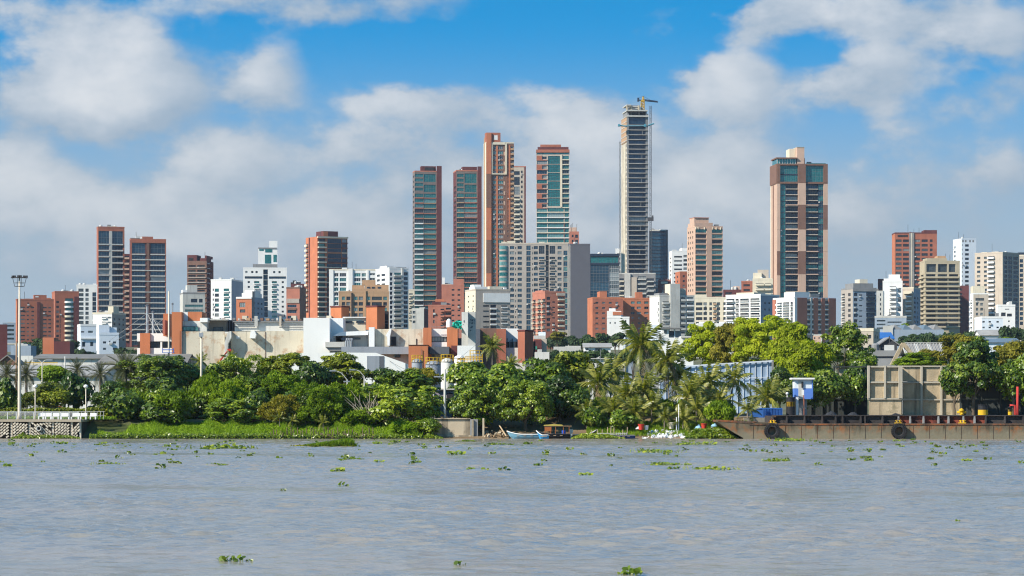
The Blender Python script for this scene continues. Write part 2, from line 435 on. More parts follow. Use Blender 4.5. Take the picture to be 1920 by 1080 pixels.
# ------------------------------------------------------------------ ground and river
def sheet(name, xs, ys, zf, m, smooth_=True):
    V = [(x, y, zf(x, y)) for y in ys for x in xs]; n = len(xs)
    Fc = [(j*n+i, j*n+i+1, (j+1)*n+i+1, (j+1)*n+i) for j in range(len(ys)-1) for i in range(n-1)]
    me = bpy.data.meshes.new(name); me.from_pydata(V, [], Fc); me.materials.append(m)
    me.polygons.foreach_set('use_smooth', [smooth_]*len(Fc)); me.update()
    return struct(put(name, me))
GROUND = mat('dry grassy soil', (.13, .12, .065), var=.3, scale=.08, streak=0, dirt=(.07, .10, .03), dscale=.05, dirt_lo=.45)
sheet('ground', [-5000, -2500, -900, -400, -200, -100, -60, -45.2, -44, -30, -10, 10, 30, 60, 100, 200, 400, 900, 2500, 5000],
      [280, 292, 296, 299, 300.5, 302, 304, 306, 309, 330, 380, 500, 700, 900, 1100, 1300, 2000, 2800, 4500, 9000], ground, GROUND)
# river
WAVE = .0042
m, t, b = pm('muddy river water')
tcw = t.nodes.new('ShaderNodeTexCoord')
def wn(scale, det, sc3, rough=.6):
    mp = t.nodes.new('ShaderNodeMapping'); mp.inputs['Scale'].default_value = sc3; t.links.new(tcw.outputs['Object'], mp.inputs[0])
    n = t.nodes.new('ShaderNodeTexNoise'); n.inputs['Scale'].default_value = scale; n.inputs['Detail'].default_value = det; n.inputs['Roughness'].default_value = rough
    t.links.new(mp.outputs[0], n.inputs['Vector']); return n.outputs[0]
silt = mr(t, wn(.09, 9, (.45, 1.0, 1), .72), .47, .66, 0, 1)
bc = mx(t, silt, (.285, .26, .215), (.34, .285, .225))
t.links.new(bc, b.inputs['Base Color']); b.inputs['Roughness'].default_value = .10; b.inputs['IOR'].default_value = 1.333
w1 = wn(1.5, 6, (.8, 1.0, 1), .62); w2 = wn(.10, 3, (.6, 1.3, 1)); w3 = wn(5.0, 3, (.8, 1, 1))
a1 = t.nodes.new('ShaderNodeMath'); a1.operation = 'MULTIPLY_ADD'; t.links.new(w2, a1.inputs[0]); a1.inputs[1].default_value = 1.2; t.links.new(w1, a1.inputs[2])
gust = mr(t, wn(.035, 4, (.30, 1.0, 1)), .35, .68, .45, 1.25)
bn = t.nodes.new('ShaderNodeBump'); bn.inputs['Distance'].default_value = .10; t.links.new(a1.outputs[0], bn.inputs['Height']); t.links.new(gust, bn.inputs['Strength'])
t.links.new(bn.outputs[0], b.inputs['Normal'])
RIVER = m
xs_ = np.concatenate([[-5000, -1500, -400, -150, -90], np.arange(-62, 62, .2), [90, 150, 400, 1500, 5000]])
ys_ = np.concatenate([[-800, -200, -20, 30, 52], np.arange(58, 297, .24), [298.0, 304]])
gx, gy = np.meshgrid(xs_, ys_); g = np.random.default_rng(3); hz_ = np.zeros_like(gx)
for i in range(70):                                # wind ripples: many short crested trains
    lam = .45*(6**(i/69.0)); th = g.normal(0, .95)+math.radians(78); kx, ky = 2*math.pi/lam*math.cos(th), 2*math.pi/lam*math.sin(th)
    ph = g.uniform(0, 6.28); hz_ += WAVE*lam*(1.0 if lam < 2.2 else .45)*np.sin(kx*gx+ky*gy+ph+1.3*np.sin(gx*.21+i)+1.1*np.sin(gy*.13+i*2))
env = np.clip((gx+62)/6, 0, 1)*np.clip((62-gx)/6, 0, 1)*np.clip((gy-58)/5, 0, 1)*np.clip((297-gy)/4, 0, 1)
gust_ = .75+.28*np.sin(gy*.085+.8*np.sin(gx*.06))+.22*np.sin(gy*.23+1.7*np.sin(gx*.045+1)+gx*.02)+.12*np.sin(gx*.31+gy*.5)
hz_ *= env*gust_
nx_, ny_ = len(xs_), len(ys_); ii = (np.arange(ny_-1)[:, None]*nx_+np.arange(nx_-1)[None, :]).ravel()
me = from_np('river', np.stack([gx.ravel(), gy.ravel(), hz_.ravel()], 1), np.stack([ii, ii+1, ii+nx_+1, ii+nx_], 1), RIVER)
me.polygons.foreach_set('use_smooth', [True]*len(me.polygons)); struct(put('river', me))

# ------------------------------------------------------------------ the skyline, back to front
def S_(n): return n
# --- twin dark glass towers on the left
b = B('apartment_tower', 'taller left one of the twin dark blue glass towers in red brick frames', 181, 233, 427, 1520, BRICK, side=3, fm=FRAME_M)
b.win('F', 185, 204.5, 433, 457, 'n', 4, 2); b.win('F', 210, 230, 433, 457, 'n', 4, 2)
for x0, x1 in ((185, 204.5), (210, 230)):
    b.grid('F', x0, x1, 460, 11.55, 18, 8.2, 'n', 4); b.bands('F', x0-.4, x1+.4, 456.9, 11.55, 18, 2.3, .5, CONC)
b.box('F', 204.6, 209.9, 433, 650, .35, CONC, 'pier')
b.roof(203, 219, 423.5, CREAM); b.done(BRICK)
b = B('apartment_tower', 'narrow brick link block with small balconies between the two dark glass towers', 231, 246, 476, 1545, BRICKD, depth=12)
b.grid('F', 233.5, 242, 480, 10.2, 16, 5.5, 'd', 2, bal=(.8, 3, PINK)); b.done()
b = B('apartment_tower', 'shorter right one of the twin dark glass towers, with a central red strip', 243, 311, 450, 1490, BRICKD, side=2, fm=FRAME_M)
for x0, x1 in ((247.5, 272), (282, 309)):
    b.win('F', x0, x1, 456, 475, 'n', 4, 2); b.grid('F', x0, x1, 478.5, 10.1, 17, 7, 'nnb', 5)
    b.bands('F', x0-.4, x1+.4, 475.6, 10.1, 17, 2, .5, CONC)
b.box('F', 245, 247.2, 450, 650, .3, BRICK, 'pier'); b.box('F', 309.3, 310.9, 450, 650, .3, BRICK, 'pier'); b.box('F', 245, 310.9, 450, 455, .35, BRICK, 'cornice'); b.box('F', 274.5, 279.5, 455.2, 650, .3, BROWN, 'pier')
b.bands('F', 272.2, 281.8, 486, 20.2, 9, 1.5, .4, CONC)
b.roof(267, 287, 443, BRICK); b.roof(244.5, 262, 446, ROOFG); b.done(BRICK)
# --- centre-left towers
GREYB = mat('grey brown cladding', (.20, .165, .15), var=.12)
b = B('apartment_tower', 'left lookalike of two slim brick towers, with white balcony bands lower down', 773.5, 827.5, 322, 1700, GREYB, side=4, fm=FRAME_M)
b.win('F', 794.5, 817, 326, 341, 't', 5, 2); b.win('F', 794.5, 817, 346, 360, 't', 5, 2)
b.grid('F', 778, 793.5, 326, 8.6, 4, 5.6, 't', 4)
for i in range(25):
    y = 363.5+i*9.6
    b.win('F', 777.6, 793.8, y-.5, y+6.5, 'ttldtg'[i*7 % 6], 4); b.win('F', 794.4, 817.6, y-.5, y+6.9, 'tdtgtl'[i*5 % 6], 6)
    if i > 4: b.box('F', 777.5, 793.8, y+6.4, y+8.6, .6, WHITE, 'balcony_band')
    else: b.box('F', 777.5, 793.8, y+6.5, y+8.5, .4, BRICKP, 'floor_band')
    b.box('F', 794.2, 817.5, y+7.1, y+8.5, .3, TAN if i % 3 else BRICKP, 'floor_band')
b.grid('L', 774.2, 776.8, 328, 9.6, 28, 4, 'd', 1)
b.box('F', 818.6, 827.6, 311, 612, 1.6, BRICKD, 'shaft'); b.roof(790, 818, 311, BRICKD, d0=.1, d1=.6); b.roof(797, 814, 313.5, DARK, d0=.05, d1=.3); b.done(BRICKP)
b = B('apartment_tower', 'right lookalike of two slim brick towers, with pale teal bays and dark left edge', 849.6, 902.4, 321, 1660, GREYB, side=6, fm=FRAME_M, lwall=BRICKD)
b.win('F', 871, 893.5, 325, 343, 't', 5, 2); b.win('F', 871, 893.5, 346, 360, 't', 5, 2); b.grid('F', 857, 869.5, 326, 8.8, 4, 6, 't', 3)
for i in range(21):
    y = 363+i*9.35
    b.win('F', 856.6, 870, y-.4, y+6.4, 'tgdltd'[i*7 % 6], 4); b.win('F', 870.8, 894, y-.4, y+6.6, 'tdgltl'[i*5 % 6], 6)
    b.box('F', 856.5, 870, y+6.8, y+8.3, .5, TAN, 'floor_band'); b.box('F', 870.6, 894, y+6.9, y+8.4, .3, BRICKP, 'floor_band')
b.grid('L', 851, 854.5, 348, 9.35, 23, 5, 'd', 1)
b.box('F', 895.2, 902.5, 312, 560, 1.6, BRICKD, 'shaft'); b.roof(868, 895, 312, BRICKD, d0=.1, d1=.6); b.done(BRICKP)
# behind the tall brick one
b = B('apartment_tower', 'beige and dark glass tower half hidden behind the right shoulder of the tallest brick tower', 958, 986, 313.5, 1830, BEIGE, side=0, fm=FRAME_D)
b.win('F', 964, 974.5, 321, 328, 'd', 3); b.win('F', 964, 974.5, 332, 347, 'd', 3, 2); b.win('F', 964, 974.5, 350, 365, 'd', 3, 2)
b.grid('F', 964, 974.5, 369, 9.3, 12, 6.2, 'dg', 3, bal=(1.0, 2.6, CREAM)); b.grid('F', 977, 980, 320, 9.3, 17, 5, 'd', 1)
b.box('F', 983, 986, 313, 480, .4, BRICKD); b.roof(972, 984, 312, BEIGE); b.done(BRICKP)
b = B('apartment_tower', 'tallest finished brick tower, orange and brown bays with a cream frame near its top', 906.5, 963.7, 268.5, 1640, BROWN, side=5, fm=FRAME_W, lwall=CREAM)
b.box('F', 912, 921, 249, 326, .8, BRICKO, 'pier'); b.box('F', 912, 921, 326.4, 389, .8, BROWN, 'pier')
b.box('F', 912, 921, 389.4, 450, .8, BRICKO, 'pier'); b.box('F', 912, 921, 450.4, 512, .8, BROWN, 'pier'); b.box('F', 912, 921, 512.4, 590, .8, BRICKO, 'pier')
b.box('F', 921.2, 924, 268.6, 325, .5, CREAM, 'frame'); b.box('F', 921.2, 950, 325, 327, .6, CREAM, 'frame'); b.box('F', 947, 950.4, 268.6, 324.9, .5, CREAM, 'frame'); b.box('F', 924.2, 946.8, 266.4, 271, .5, CREAM, 'frame')
for i in range(34):
    y = 274+i*9.25
    b.win('F', 924.8, 930, y, y+5.8, 'dtg'[i % 3], 2); b.win('F', 934, 943.3, y, y+5.8, 'gdt'[i*5 % 3], 3)
    b.win('F', 951.6, 953.4, y, y+4, 'd', 1)
    b.box('F', 944.5, 947, y+1, y+8, .04, PINK, 'panel') if i % 2 else None
    b.bal('F', 957.5, 963.4, y+6.5, .9, 3, TAN, False); b.win('F', 957.8, 963, y, y+6, 'd', 2)
for k, (ya, yb, mm) in enumerate(((327.5, 389, BRICKO), (389.4, 450, BROWN), (450.4, 600, BRICKO), (272, 324, BRICKO))):
    b.box('F', 930.6, 933.4, ya, yb, .12, BRICKO, 'pier')
b.box('F', 950.5, 951.3, 272, 420, .12, BRICKO, 'pier'); b.box('F', 953.8, 956.6, 272, 420, .12, BRICKO, 'pier')
b.box('L', 907.6, 909, 256, 600, .15, TAN, 'pier'); b.roof(906.8, 938.5, 248.5, BRICK, d0=.0, d1=.55, ybot=268); b.roof(906.4, 911.9, 250, BRICKO, d0=-.04, d1=.0, ybot=268)
w_ = b.box('F', 926, 933, 253.5, 262, -0.2, WHITE, 'sign_panel'); b.done(CREAM)
# --- 1037 teal tower
b = B('apartment_tower', 'teal glass tower with a stepped red roof, right of the tallest brick tower', 1005.8, 1067.4, 286, 1610, BEIGE, side=0, fm=FRAME_M)
b.win('F', 1006.6, 1066.6, 286.4, 289.8, 't', 14)
for i in range(11):
    y = 292+i*9.0
    b.box('F', 1006, 1026, y-.4, y+8.4, .05 if i % 2 == 0 else .25, BRICK, 'panel') if False else None
    if i % 2 == 0: b.win('F', 1016.5, 1025, y+1.5, y+6.5, 'dt'[i % 2], 2); b.box('F', 1006, 1016.2, y-.3, y+8.2, .3, BRICK, 'panel')
    else: b.win('F', 1006.8, 1025.5, y+.5, y+7.2, 'bdt'[i % 3], 4); 
    b.box('F', 1006, 1026, y+7.6, y+8.9, .32, BRICKP, 'floor_band')
    b.win('F', 1054.6, 1066.6, y+.3, y+6.6, 'td'[i % 2], 3); b.box('F', 1054.5, 1067.3, y+6.8, y+8.2, .6, CREAM, 'balcony_band')
for i in range(6): b.win('F', 1027.5, 1050, 292.5+i*15.8, 292.5+i*15.8+15, 't', 7, 3, fm=GL['t'] and FRAME_D)
b.box('F', 1051, 1054, 290.2, 388, .5, CREAM, 'pier')
for i in range(10):
    y = 390+i*9.6
    b.win('F', 1006.8, 1025.8, y, y+7.3, 'ltlt'[i % 4], 5); b.win('F', 1027, 1057, y, y+7, 'tltl'[i % 4], 9); b.win('F', 1058.5, 1066.4, y, y+7, 't', 2)
    b.box('F', 1005.9, 1067.5, y+7.5, y+8.9, .5, WHITE if i % 2 else CREAM, 'floor_band'); 
    if i > 2: b.box('F', 1057.3, 1058.2, y-.5, y+6.6, .3, BRICK, 'pier')
b.root_roof = [b.roof(1005.2, 1067.9, 280.5, BRICK, d0=-.03, d1=1.03, name='roof'), b.roof(1008, 1066, 275.5, BRICKD, ybot=280.5, d0=.02, d1=.98, name='roof'), b.roof(1013, 1052, 270.6, BRICK, ybot=275.5, d0=.1, d1=.9, name='roof')]
b.done()
b = B('apartment_block', 'pink stone block peeking out right of the teal glass tower', 1066, 1085.5, 434, 1760, BRICKP, depth=14)
b.grid('F', 1072, 1075.5, 440, 9.6, 8, 5, 'd', 1); b.grid('F', 1078.5, 1084, 440, 9.6, 8, 6, 'd', 2); b.roof(1068, 1081, 426, PINK); b.done()
# --- tower under construction
SLAB = mat('raw slab concrete', (.36, .335, .30), var=.2, streak=0)
LFACE = mat('unfinished plaster', (.56, .50, .40), var=.3, scale=.12, streak=.5, dirt=(.25, .19, .13), dirt_lo=.55)
b = B('unfinished_tower', 'very tall concrete tower under construction with bare floor slabs and a crane on top', 1165, 1215.4, 219, 1860, DKBLUE, side=10.5, fm=FRAME_D, lwall=LFACE, depth=24)
b.box('L', 1165, 1168.2, 272, 520, .25, LFACE, 'pier'); b.box('L', 1170, 1172, 272, 520, .15, CREAM, 'pier')
b.box('L', 1165.4, 1175, 218, 266, .3, TAN, 'brick_infill'); b.bands('L', 1165, 1175.5, 218, 9, 6, 1.3, .5, CONC)
b.grid('L', 1173.1, 1174.6, 270, 9.0, 28, 5, 'd', 1)
b.box('F', 1175.6, 1178.8, 213, 560, .5, CONCD, 'column'); b.box('F', 1210.5, 1215.3, 213, 560, .35, CONCD, 'column')
b.win('F', 1180, 1210, 221, 233, 'b', 5, 2)
for i in range(36):
    y = 234+i*8.98
    b.win('F', 1179.6, 1209.5, y+2.4, y+8.3, 'b' if i % 4 else 'd', 6 if i % 3 else 5)
    b.box('F', 1176.5 + (2 if i % 4 == 0 else 0), 1215.6 if i % 4 < 2 else 1211, y, y+1.4, .9, SLAB, 'floor_slab')
    if i % 5 == 1: b.box('F', 1197+(i*7 % 9), 1197.7+(i*7 % 9), y+1.7, y+8.98, .9, FRAME_M, 'prop')
b.box('F', 1175.6, 1216, 216.5, 219, 1.4, CONC, 'floor_slab'); b.box('F', 1174, 1214, 206, 208.5, 1.6, CONC, 'floor_slab')
for x in (1168, 1177, 1184, 1199, 1212): b.roof(x, x+2.2, 206, CONCD, name='column')
b.roof(1181, 1211, 209, DKBLUE, d0=.3, d1=.6); b.roof(1168, 1214, 206, CONC, ybot=208, d0=0, d1=.9, name='floor_slab')
for x in (1168, 1176, 1184, 1198): b.roof(x, x+2.2, 196.5, TANC, ybot=206, d0=.1, d1=.2, name='column')
b.roof(1167.5, 1184, 195.5, CONC, ybot=197.5, d0=.05, d1=.8, name='floor_slab'); b.roof(1186, 1202, 196, CONCD, ybot=206, d0=.2, d1=.8)
for y in (198, 201.5): b.roof(1185.5, 1202.4, y, CONC, ybot=y+1.2, d0=.18, d1=.82, name='floor_slab')
UT = b; b.done()
# safety net, hoist mast with cage
NETB = mat('turquoise safety net', (.06, .25, .33), streak=0)
mb = MB(); D_ = 1860; Xn = lambda p: X(p, D_); Zn = lambda p: Z(p, D_)
mb = MB()
for (xa, za, xb, zb_) in ((1158.5, 236, 1176, 237.5), (1215, 236, 1226, 232.5)): mb.tube([(Xn(xa), D_-3, Zn(za)), (Xn(xb), D_-3, Zn(zb_))], .5, 6)
mb.box(Xn(1176), Xn(1215), D_-4.4, D_-4.2, Zn(237.6), Zn(236.2)); mb.box(Xn(1158.5), Xn(1162.5), D_-4.4, D_-2, Zn(238), Zn(234)); mb.box(Xn(1207), Xn(1211), D_-5, D_-4.4, Zn(239), Zn(234))
tag(mb.build('safety_net', NETB), 'turquoise safety net platform jutting out near the top of the unfinished tower', 'safety net')
def lattice(mb, x0, x1, y0, y1, z0, z1, step, r):
    for x in (x0, x1):
        for y in (y0, y1): mb.tube([(x, y, z0), (x, y, z1)], r, 4)
    z = z0; k = 0
    while z < z1-.1:
        zn = min(z1, z+step)
        for y in (y0, y1): mb.tube([(x0 if k % 2 else x1, y, z), (x1 if k % 2 else x0, y, zn)], r*.7, 3); mb.tube([(x0, y, z), (x1, y, z)], r*.7, 3)
        z = zn; k += 1
HO = thing('construction_hoist', 'thin lattice hoist mast with a cage running up the right side of the unfinished tower', 'hoist', (Xn(1219.5), D_-2, ground(Xn(1219.5), D_)))
mb = MB(); lattice(mb, -.5, .5, -.5, .5, 0, Zn(199)-HO.location.z, 2.2, .13); mb.build('mast', FRAME_D, HO, fix=False)
mb = MB(); z0 = Zn(415)-HO.location.z; mb.box(-1.9, 1.9, -1.6, -.6, z0, z0+2.4); mb.box(.9, 1.8, -1.4, -.7, z0+2.4, z0+3.6); mb.build('cage', FRAME_D, HO)
HO2 = thing('scaffold_mast', 'thin pale scaffold mast along the left edge of the unfinished tower', 'scaffold', (Xn(1163.2), D_+6, ground(Xn(1163), D_)))
mb = MB(); lattice(mb, -.4, .4, -.4, .4, 0, Zn(264)-HO2.location.z, 2.4, .1); mb.build('mast', FRAME_M, HO2, fix=False)
CR = thing('tower_crane', 'yellow tower crane with a dark jib standing on top of the unfinished tower', 'crane', (Xn(1206), D_+8, Zn(207)))
YEL = mat('crane yellow', (.55, .34, .03), streak=0)
cz = lambda p: Z(p, D_+8)-CR.location.z; cx = lambda p: X(p, D_+8)-CR.location.x
mb = MB(); lattice(mb, -1.0, 1.0, -1.0, 1.0, 0, cz(190), 1.6, .3); mb.build('mast', YEL, CR, fix=False)
mb = MB(); mb.box(-1.2, 1.2, -1.2, 1.2, cz(190)+.01, cz(188)); mb.tube([(cx(1204.5), 0, cz(188)), (cx(1206), 0, cz(180.5))], .35, 5); mb.tube([(cx(1208), 0, cz(188)), (cx(1206), 0, cz(180.5))], .35, 5); mb.build('tower_head', YEL, CR)
mb = MB(); mb.tube([(cx(1206), -.6, cz(188.5)), (cx(1233.5), -.6, cz(191.5))], .28, 4); mb.tube([(cx(1206), .6, cz(188.5)), (cx(1233.5), .6, cz(191.5))], .28, 4); mb.tube([(cx(1206), 0, cz(186.3)), (cx(1233), 0, cz(190))], .25, 4)
for i in range(13):
    a = i/13; b2 = (i+.5)/13; mb.tube([(cx(1206+27*a), 0, cz(186.3+3.7*a)), (cx(1206+27*b2), -.6, cz(188.5+3*b2)), (cx(1206+27*(a+1/13)), 0, cz(186.3+3.7*(a+1/13)))], .15, 3)
mb.build('jib', DKBLUE, CR, fix=False)
mb = MB(); mb.tube([(cx(1206), 0, cz(188.5)), (cx(1196), 0, cz(187.3))], .4, 5); mb.box(cx(1195), cx(1198.5), -1, 1, cz(190.5), cz(183.5)); mb.build('counterweight', DKBLUE, CR)
mb = MB(); mb.tube([(cx(1206), 0, cz(180.5)), (cx(1220), 0, cz(188))], .1, 3); mb.tube([(cx(1206), 0, cz(180.5)), (cx(1197), 0, cz(184))], .1, 3); mb.build('stay_cable', FRAME_D, CR)
# podium of the unfinished tower
b = B('unfinished_podium', 'grey concrete podium with bare slabs at the foot of the unfinished tower', 1161, 1229, 514, 1820, CONCD, depth=14, fm=FRAME_D)
b.box('F', 1171, 1182, 513, 580, 1.2, CONC, 'pier'); b.box('F', 1184, 1194, 520, 560, 1.0, BEIGE, 'pier')
b.grid('F', 1161.5, 1170, 522, 9, 5, 6, 'd', 2, bal=(1, 2, CREAM)); b.grid('F', 1196, 1211, 518, 9, 5, 6.5, 'd', 3, bal=(1, 1.8, CONC)); b.grid('F', 1213, 1226, 522, 9, 4, 6.5, 'd', 3, bal=(1, 1.8, CONC)); b.done(CONC)
b = B('office_tower', 'dark blue glass tower standing directly right of the unfinished tower', 1217, 1252, 433, 1900, DKBLUE, side=0, fm=FRAME_D)
for i in range(17): b.win('F', 1218, 1249, 436+i*6.6, 436+i*6.6+5.8, 'n', 6)
b.box('F', 1250, 1252.4, 431, 560, .6, CONCD, 'pier'); b.roof(1217.5, 1251.5, 430.6, CONC, d0=0, d1=.9); b.done()
b = B('apartment_tower', 'slim white block half hidden behind the left edge of the unfinished tower', 1154, 1168, 467, 1950, WHITE, fm=FRAME_D)
b.grid('F', 1157, 1163, 475, 8, 12, 4.5, 'd', 2); 
for x in (1154.2, 1157, 1160, 1163): b.roof(x, x+1.4, 465, WHITE, d0=0, d1=.2)
b.done()
b = B('apartment_block', 'white stepped apartment block behind the left side of the pale pink tower', 1254, 1291, 472, 1850, WHITE, side=6, fm=FRAME_D)
b.grid('F', 1264, 1279, 480, 7.8, 12, 3, 'd', 4); b.grid('F', 1281.5, 1289, 478, 7.8, 12, 4.5, 'd', 2); b.grid('L', 1256, 1258.4, 482, 7.8, 10, 3, 'd', 1); b.roof(1279, 1290.5, 464.5, WHITE); b.done(WHITE)
b = B('apartment_block', 'small orange brick block below the white stepped block, beside the pale pink tower', 1266, 1291, 511, 1700, BRICK, side=9, lwall=BRICKO)
b.grid('F', 1280, 1284, 516, 9, 4, 4, 'd', 1); b.grid('L', 1269, 1271.5, 516, 9, 4, 4, 'd', 1); b.done(BRICKO)
b = B('apartment_block', 'dark red block with white trim right of the podium of the unfinished tower', 1234, 1258, 527, 1700, BRICKD)
b.grid('F', 1241, 1255, 534, 9, 4, 4, 'g', 3); b.box('F', 1239, 1252, 528, 532, .3, CREAM, 'panel'); b.roof(1236, 1251, 522.5, BRICKD); b.done(BRICKP)
b = B('apartment_tower', 'pale pink tower with teal ribbon windows and stepped crown, right of the unfinished tower', 1288, 1355, 426, 1600, PINK, side=15.6, fm=FRAME_D)
b.grid('F', 1304.4, 1324, 429.5, 9.95, 13, 6.6, 'tdgtdt', 5); b.grid('F', 1334.5, 1353.8, 429.5, 9.95, 13, 6.6, 'tldtlt', 5)
b.box('F', 1324.3, 1334.2, 426, 560, .5, PINK, 'pier')
for x0, x1 in ((1303.7, 1324), (1334.4, 1354.8)): b.bands('F', x0, x1, 436.5, 9.95, 13, 2.1, .4, PINK)
for x in (1290, 1293.5, 1298): b.grid('L', x, x+1.6, 432, 9.95, 12, 4.6, 'd', 1)
b.roof(1302, 1338, 417, PINK, d0=.1, d1=.9); b.roof(1304, 1331, 407.8, PINK, ybot=417, d0=.15, d1=.7); b.roof(1303, 1331.7, 407, BRICKP, ybot=408, d0=.12, d1=.73)
for x in (1303.8, 1308, 1320, 1335, 1342, 1350): b.box('F', x, x+1, 425.6, 430, .9, CREAM, 'post')
b.done(PINK)
b = B('apartment_tower', 'massive brown and pink tower with teal glass strips and a brown crown, right of centre', 1443.7, 1551.2, 308, 1560, DKBLUE, side=13, fm=FRAME_M, lwall=PINK, depth=20)
def seg(f, x0, x1, out):
    for ya, yb, mm in ((308, 343, BROWN), (343.3, 384, PINK), (384.3, 430, BROWN), (430.3, 471, PINK), (471.3, 514, BROWN), (514.3, 580, PINK)): b.box(f, x0, x1, ya, yb, out, mm, 'pier')
b.win('F', 1462.5, 1495.5, 311, 326, 't', 8, 2); b.win('F', 1462.5, 1495.5, 328, 340.5, 't', 8, 1); b.win('F', 1510, 1543, 311, 340.5, 't', 7, 3)
for y in (310,): b.box('F', 1456.7, 1551.2, 306.8, 310, .9, BROWN, 'cornice')
b.box('F', 1456.7, 1551.2, 341, 344.4, .8, BROWN, 'cornice')
for xx in (1495.7,): seg('F', xx, 1509.8, 1.5)
for ya, yb, mm in ((310, 341, BROWN), (344.6, 384, PINK), (384.3, 430, PINK), (430.3, 471, PINK), (471.3, 516, BROWN), (516.3, 580, PINK)): b.box('F', 1456.8, 1462.3, ya, yb, .9, mm, 'pier')
for ya, yb, mm in ((310, 341, BROWN), (344.6, 384, PINK), (384.3, 430, BROWN), (430.3, 471, PINK), (471.3, 516, PINK), (516.3, 580, PINK)): b.box('F', 1543.4, 1551.2, ya, yb, .9, mm, 'pier')
for i in range(20):
    y = 345.5+i*10.68; hh = 10.1
    b.win('F', 1463, 1472.6, y, y+hh, 't', 3, 2, rec=.1); b.win('F', 1533.8, 1543, y, y+hh, 'tb'[i % 2], 3, 2, rec=.1)
    b.win('F', 1474, 1495, y+1.2, y+8, 'dbgbd'[i % 5], 5, rec=1.0); b.win('F', 1511, 1532.5, y+1.2, y+8, 'bdtdb'[i*3 % 5], 5, rec=1.0)
    b.bal('F', 1473.2, 1495.4, y+9, .7, .9, BEIGE); b.bal('F', 1510.2, 1533.2, y+9, .7, .9, BEIGE)
for y in (384, 430, 471, 514): b.box('F', 1473, 1495.5, y-.6, y+1.2, 1.3, PINK, 'floor_band'); b.box('F', 1510, 1533.4, y-.6, y+1.2, 1.3, PINK, 'floor_band')
b.box('L', 1443.7, 1456.6, 307, 344, .3, BROWN, 'crown_panel'); b.win('L', 1446, 1449, 313, 317, 'd', 1); 
b.box('L', 1444.5, 1445.5, 344.3, 560, .2, CREAM, 'pier'); b.box('L', 1449.3, 1450.6, 344.3, 560, .25, BROWN, 'pier')
pb = MB()
b.roof(1458, 1494, 297.2, GL['t'], d0=.1, d1=.8, name='glass_penthouse'); b.roof(1456, 1495, 294.8, BROWN, ybot=297.2, d0=.03, d1=.85, name='roof')
for i in range(8): b.roof(1458+i*4.9, 1458.7+i*4.9, 297.2, FRAME_W, d0=.09, d1=.1, name='mullion')
b.roof(1495.5, 1509, 275.5, PINK, d0=.08, d1=.8); b.roof(1484, 1495.3, 277, CREAM, ybot=294.8, d0=.3, d1=.8); b.roof(1495, 1509.5, 274.8, CREAM, ybot=275.5, d0=.07, d1=.82); b.roof(1509.2, 1513, 294.5, DARK, d0=.3, d1=.6)
b.roof(1512, 1548, 305.5, G_TE, ybot=307.7, d0=.0, d1=.05, name='railing'); b.done()
# --- right cluster
b = B('apartment_tower', 'red brick tower with a grey central strip at the right of the skyline', 1672, 1756, 438, 1700, BRICK, side=6, fm=FRAME_D, lwall=BRICKO)  # sunlit left face painted a brighter orange than the front
for x0, x1, g in ((1679.5, 1690.5, 'g'), (1693, 1704, 'd'), (1714.5, 1725, 'dg'), (1727.5, 1739, 'dgg'), (1743, 1748, 'd')): b.grid('F', x0, x1, 449, 8.62, 12, 4.9, g, 3)
b.box('F', 1704.5, 1713.5, 437, 545, .5, CONCD, 'pier'); b.box('F', 1708, 1710, 437, 545, .65, CREAM, 'pier')
b.roof(1732, 1756, 431.5, BRICKD, d0=0, d1=.8); b.roof(1683, 1702, 440.5, DARK, ybot=444, d0=-.01, d1=.1); b.done(BRICKD)
b = B('apartment_tower', 'slim white tower with one column of blue windows behind the tan hotel', 1787, 1830, 449, 1780, WHITEB, side=16, fm=FRAME_D)
b.grid('F', 1809.5, 1816.5, 458, 8.35, 10, 4.4, 'b', 3); b.grid('F', 1803.6, 1805, 458, 8.35, 10, 3.5, 'd', 1); b.grid('L', 1788.5, 1790.5, 460, 8.35, 8, 4, 'd', 1); b.grid('L', 1791.2, 1792.6, 460, 8.35, 8, 4, 'd', 1)
for x in (1804, 1809, 1817, 1823): b.box('F', x, x+3, 450, 454, .03, CONCD, 'panel')
b.done(WHITEB)
b = B('apartment_tower', 'tall beige block with a lit blank flank and shaded balconies, at the far right', 1828, 1911, 474.5, 1640, BEIGE, side=-31, fm=FRAME_M, swall=GREIGE, depth=18)  # shade on the right side painted in with the darker swall render
for x0, x1, n in ((1832.5, 1838.5, 13), (1845.5, 1851, 13)): b.grid('F', x0, x1, 480, 8.6, n, 4.4, 'gb', 2)
b.grid('F', 1853, 1865, 479.5, 8.6, 14, 4.6, 'dg', 3, bal=(1.2, 3, WHITE))
for x0, x1 in ((1883, 1888), (1890, 1897), (1900, 1908)): b.grid('S', x0, x1, 480, 8.6, 15, 6, 'b', 2)
b.grid('S', 1890, 1898, 487, 8.6, 14, 1, 'g', 1)
b.roof(1836, 1846, 471, CREAM); b.roof(1855, 1868, 470.8, CREAM); b.done(BEIGE)
b = B('apartment_tower', 'beige and dark tower cut by the right edge, behind the tall beige block', 1905, 1950, 480, 1720, BEIGE, fm=FRAME_D)
b.grid('F', 1912, 1918, 486, 9, 14, 6.5, 'b', 2); b.grid('F', 1921, 1932, 486, 9, 14, 6, 'd', 2, bal=(1, 3, CREAM)); b.roof(1908, 1935, 473, DKBLUE); b.done(CREAM)
b = B('apartment_block', 'maroon brick block hidden behind the right side of the tan hotel', 1797, 1816.5, 535.5, 1620, BRICKD, side=0)
b.grid('F', 1800, 1804, 541, 8.6, 8, 4, 'd', 1); b.done()
b = B('hotel_building', 'tan concrete hotel with long horizontal balcony bands and tall top windows', 1724, 1799, 491, 1500, TANC, side=10, fm=FRAME_D)
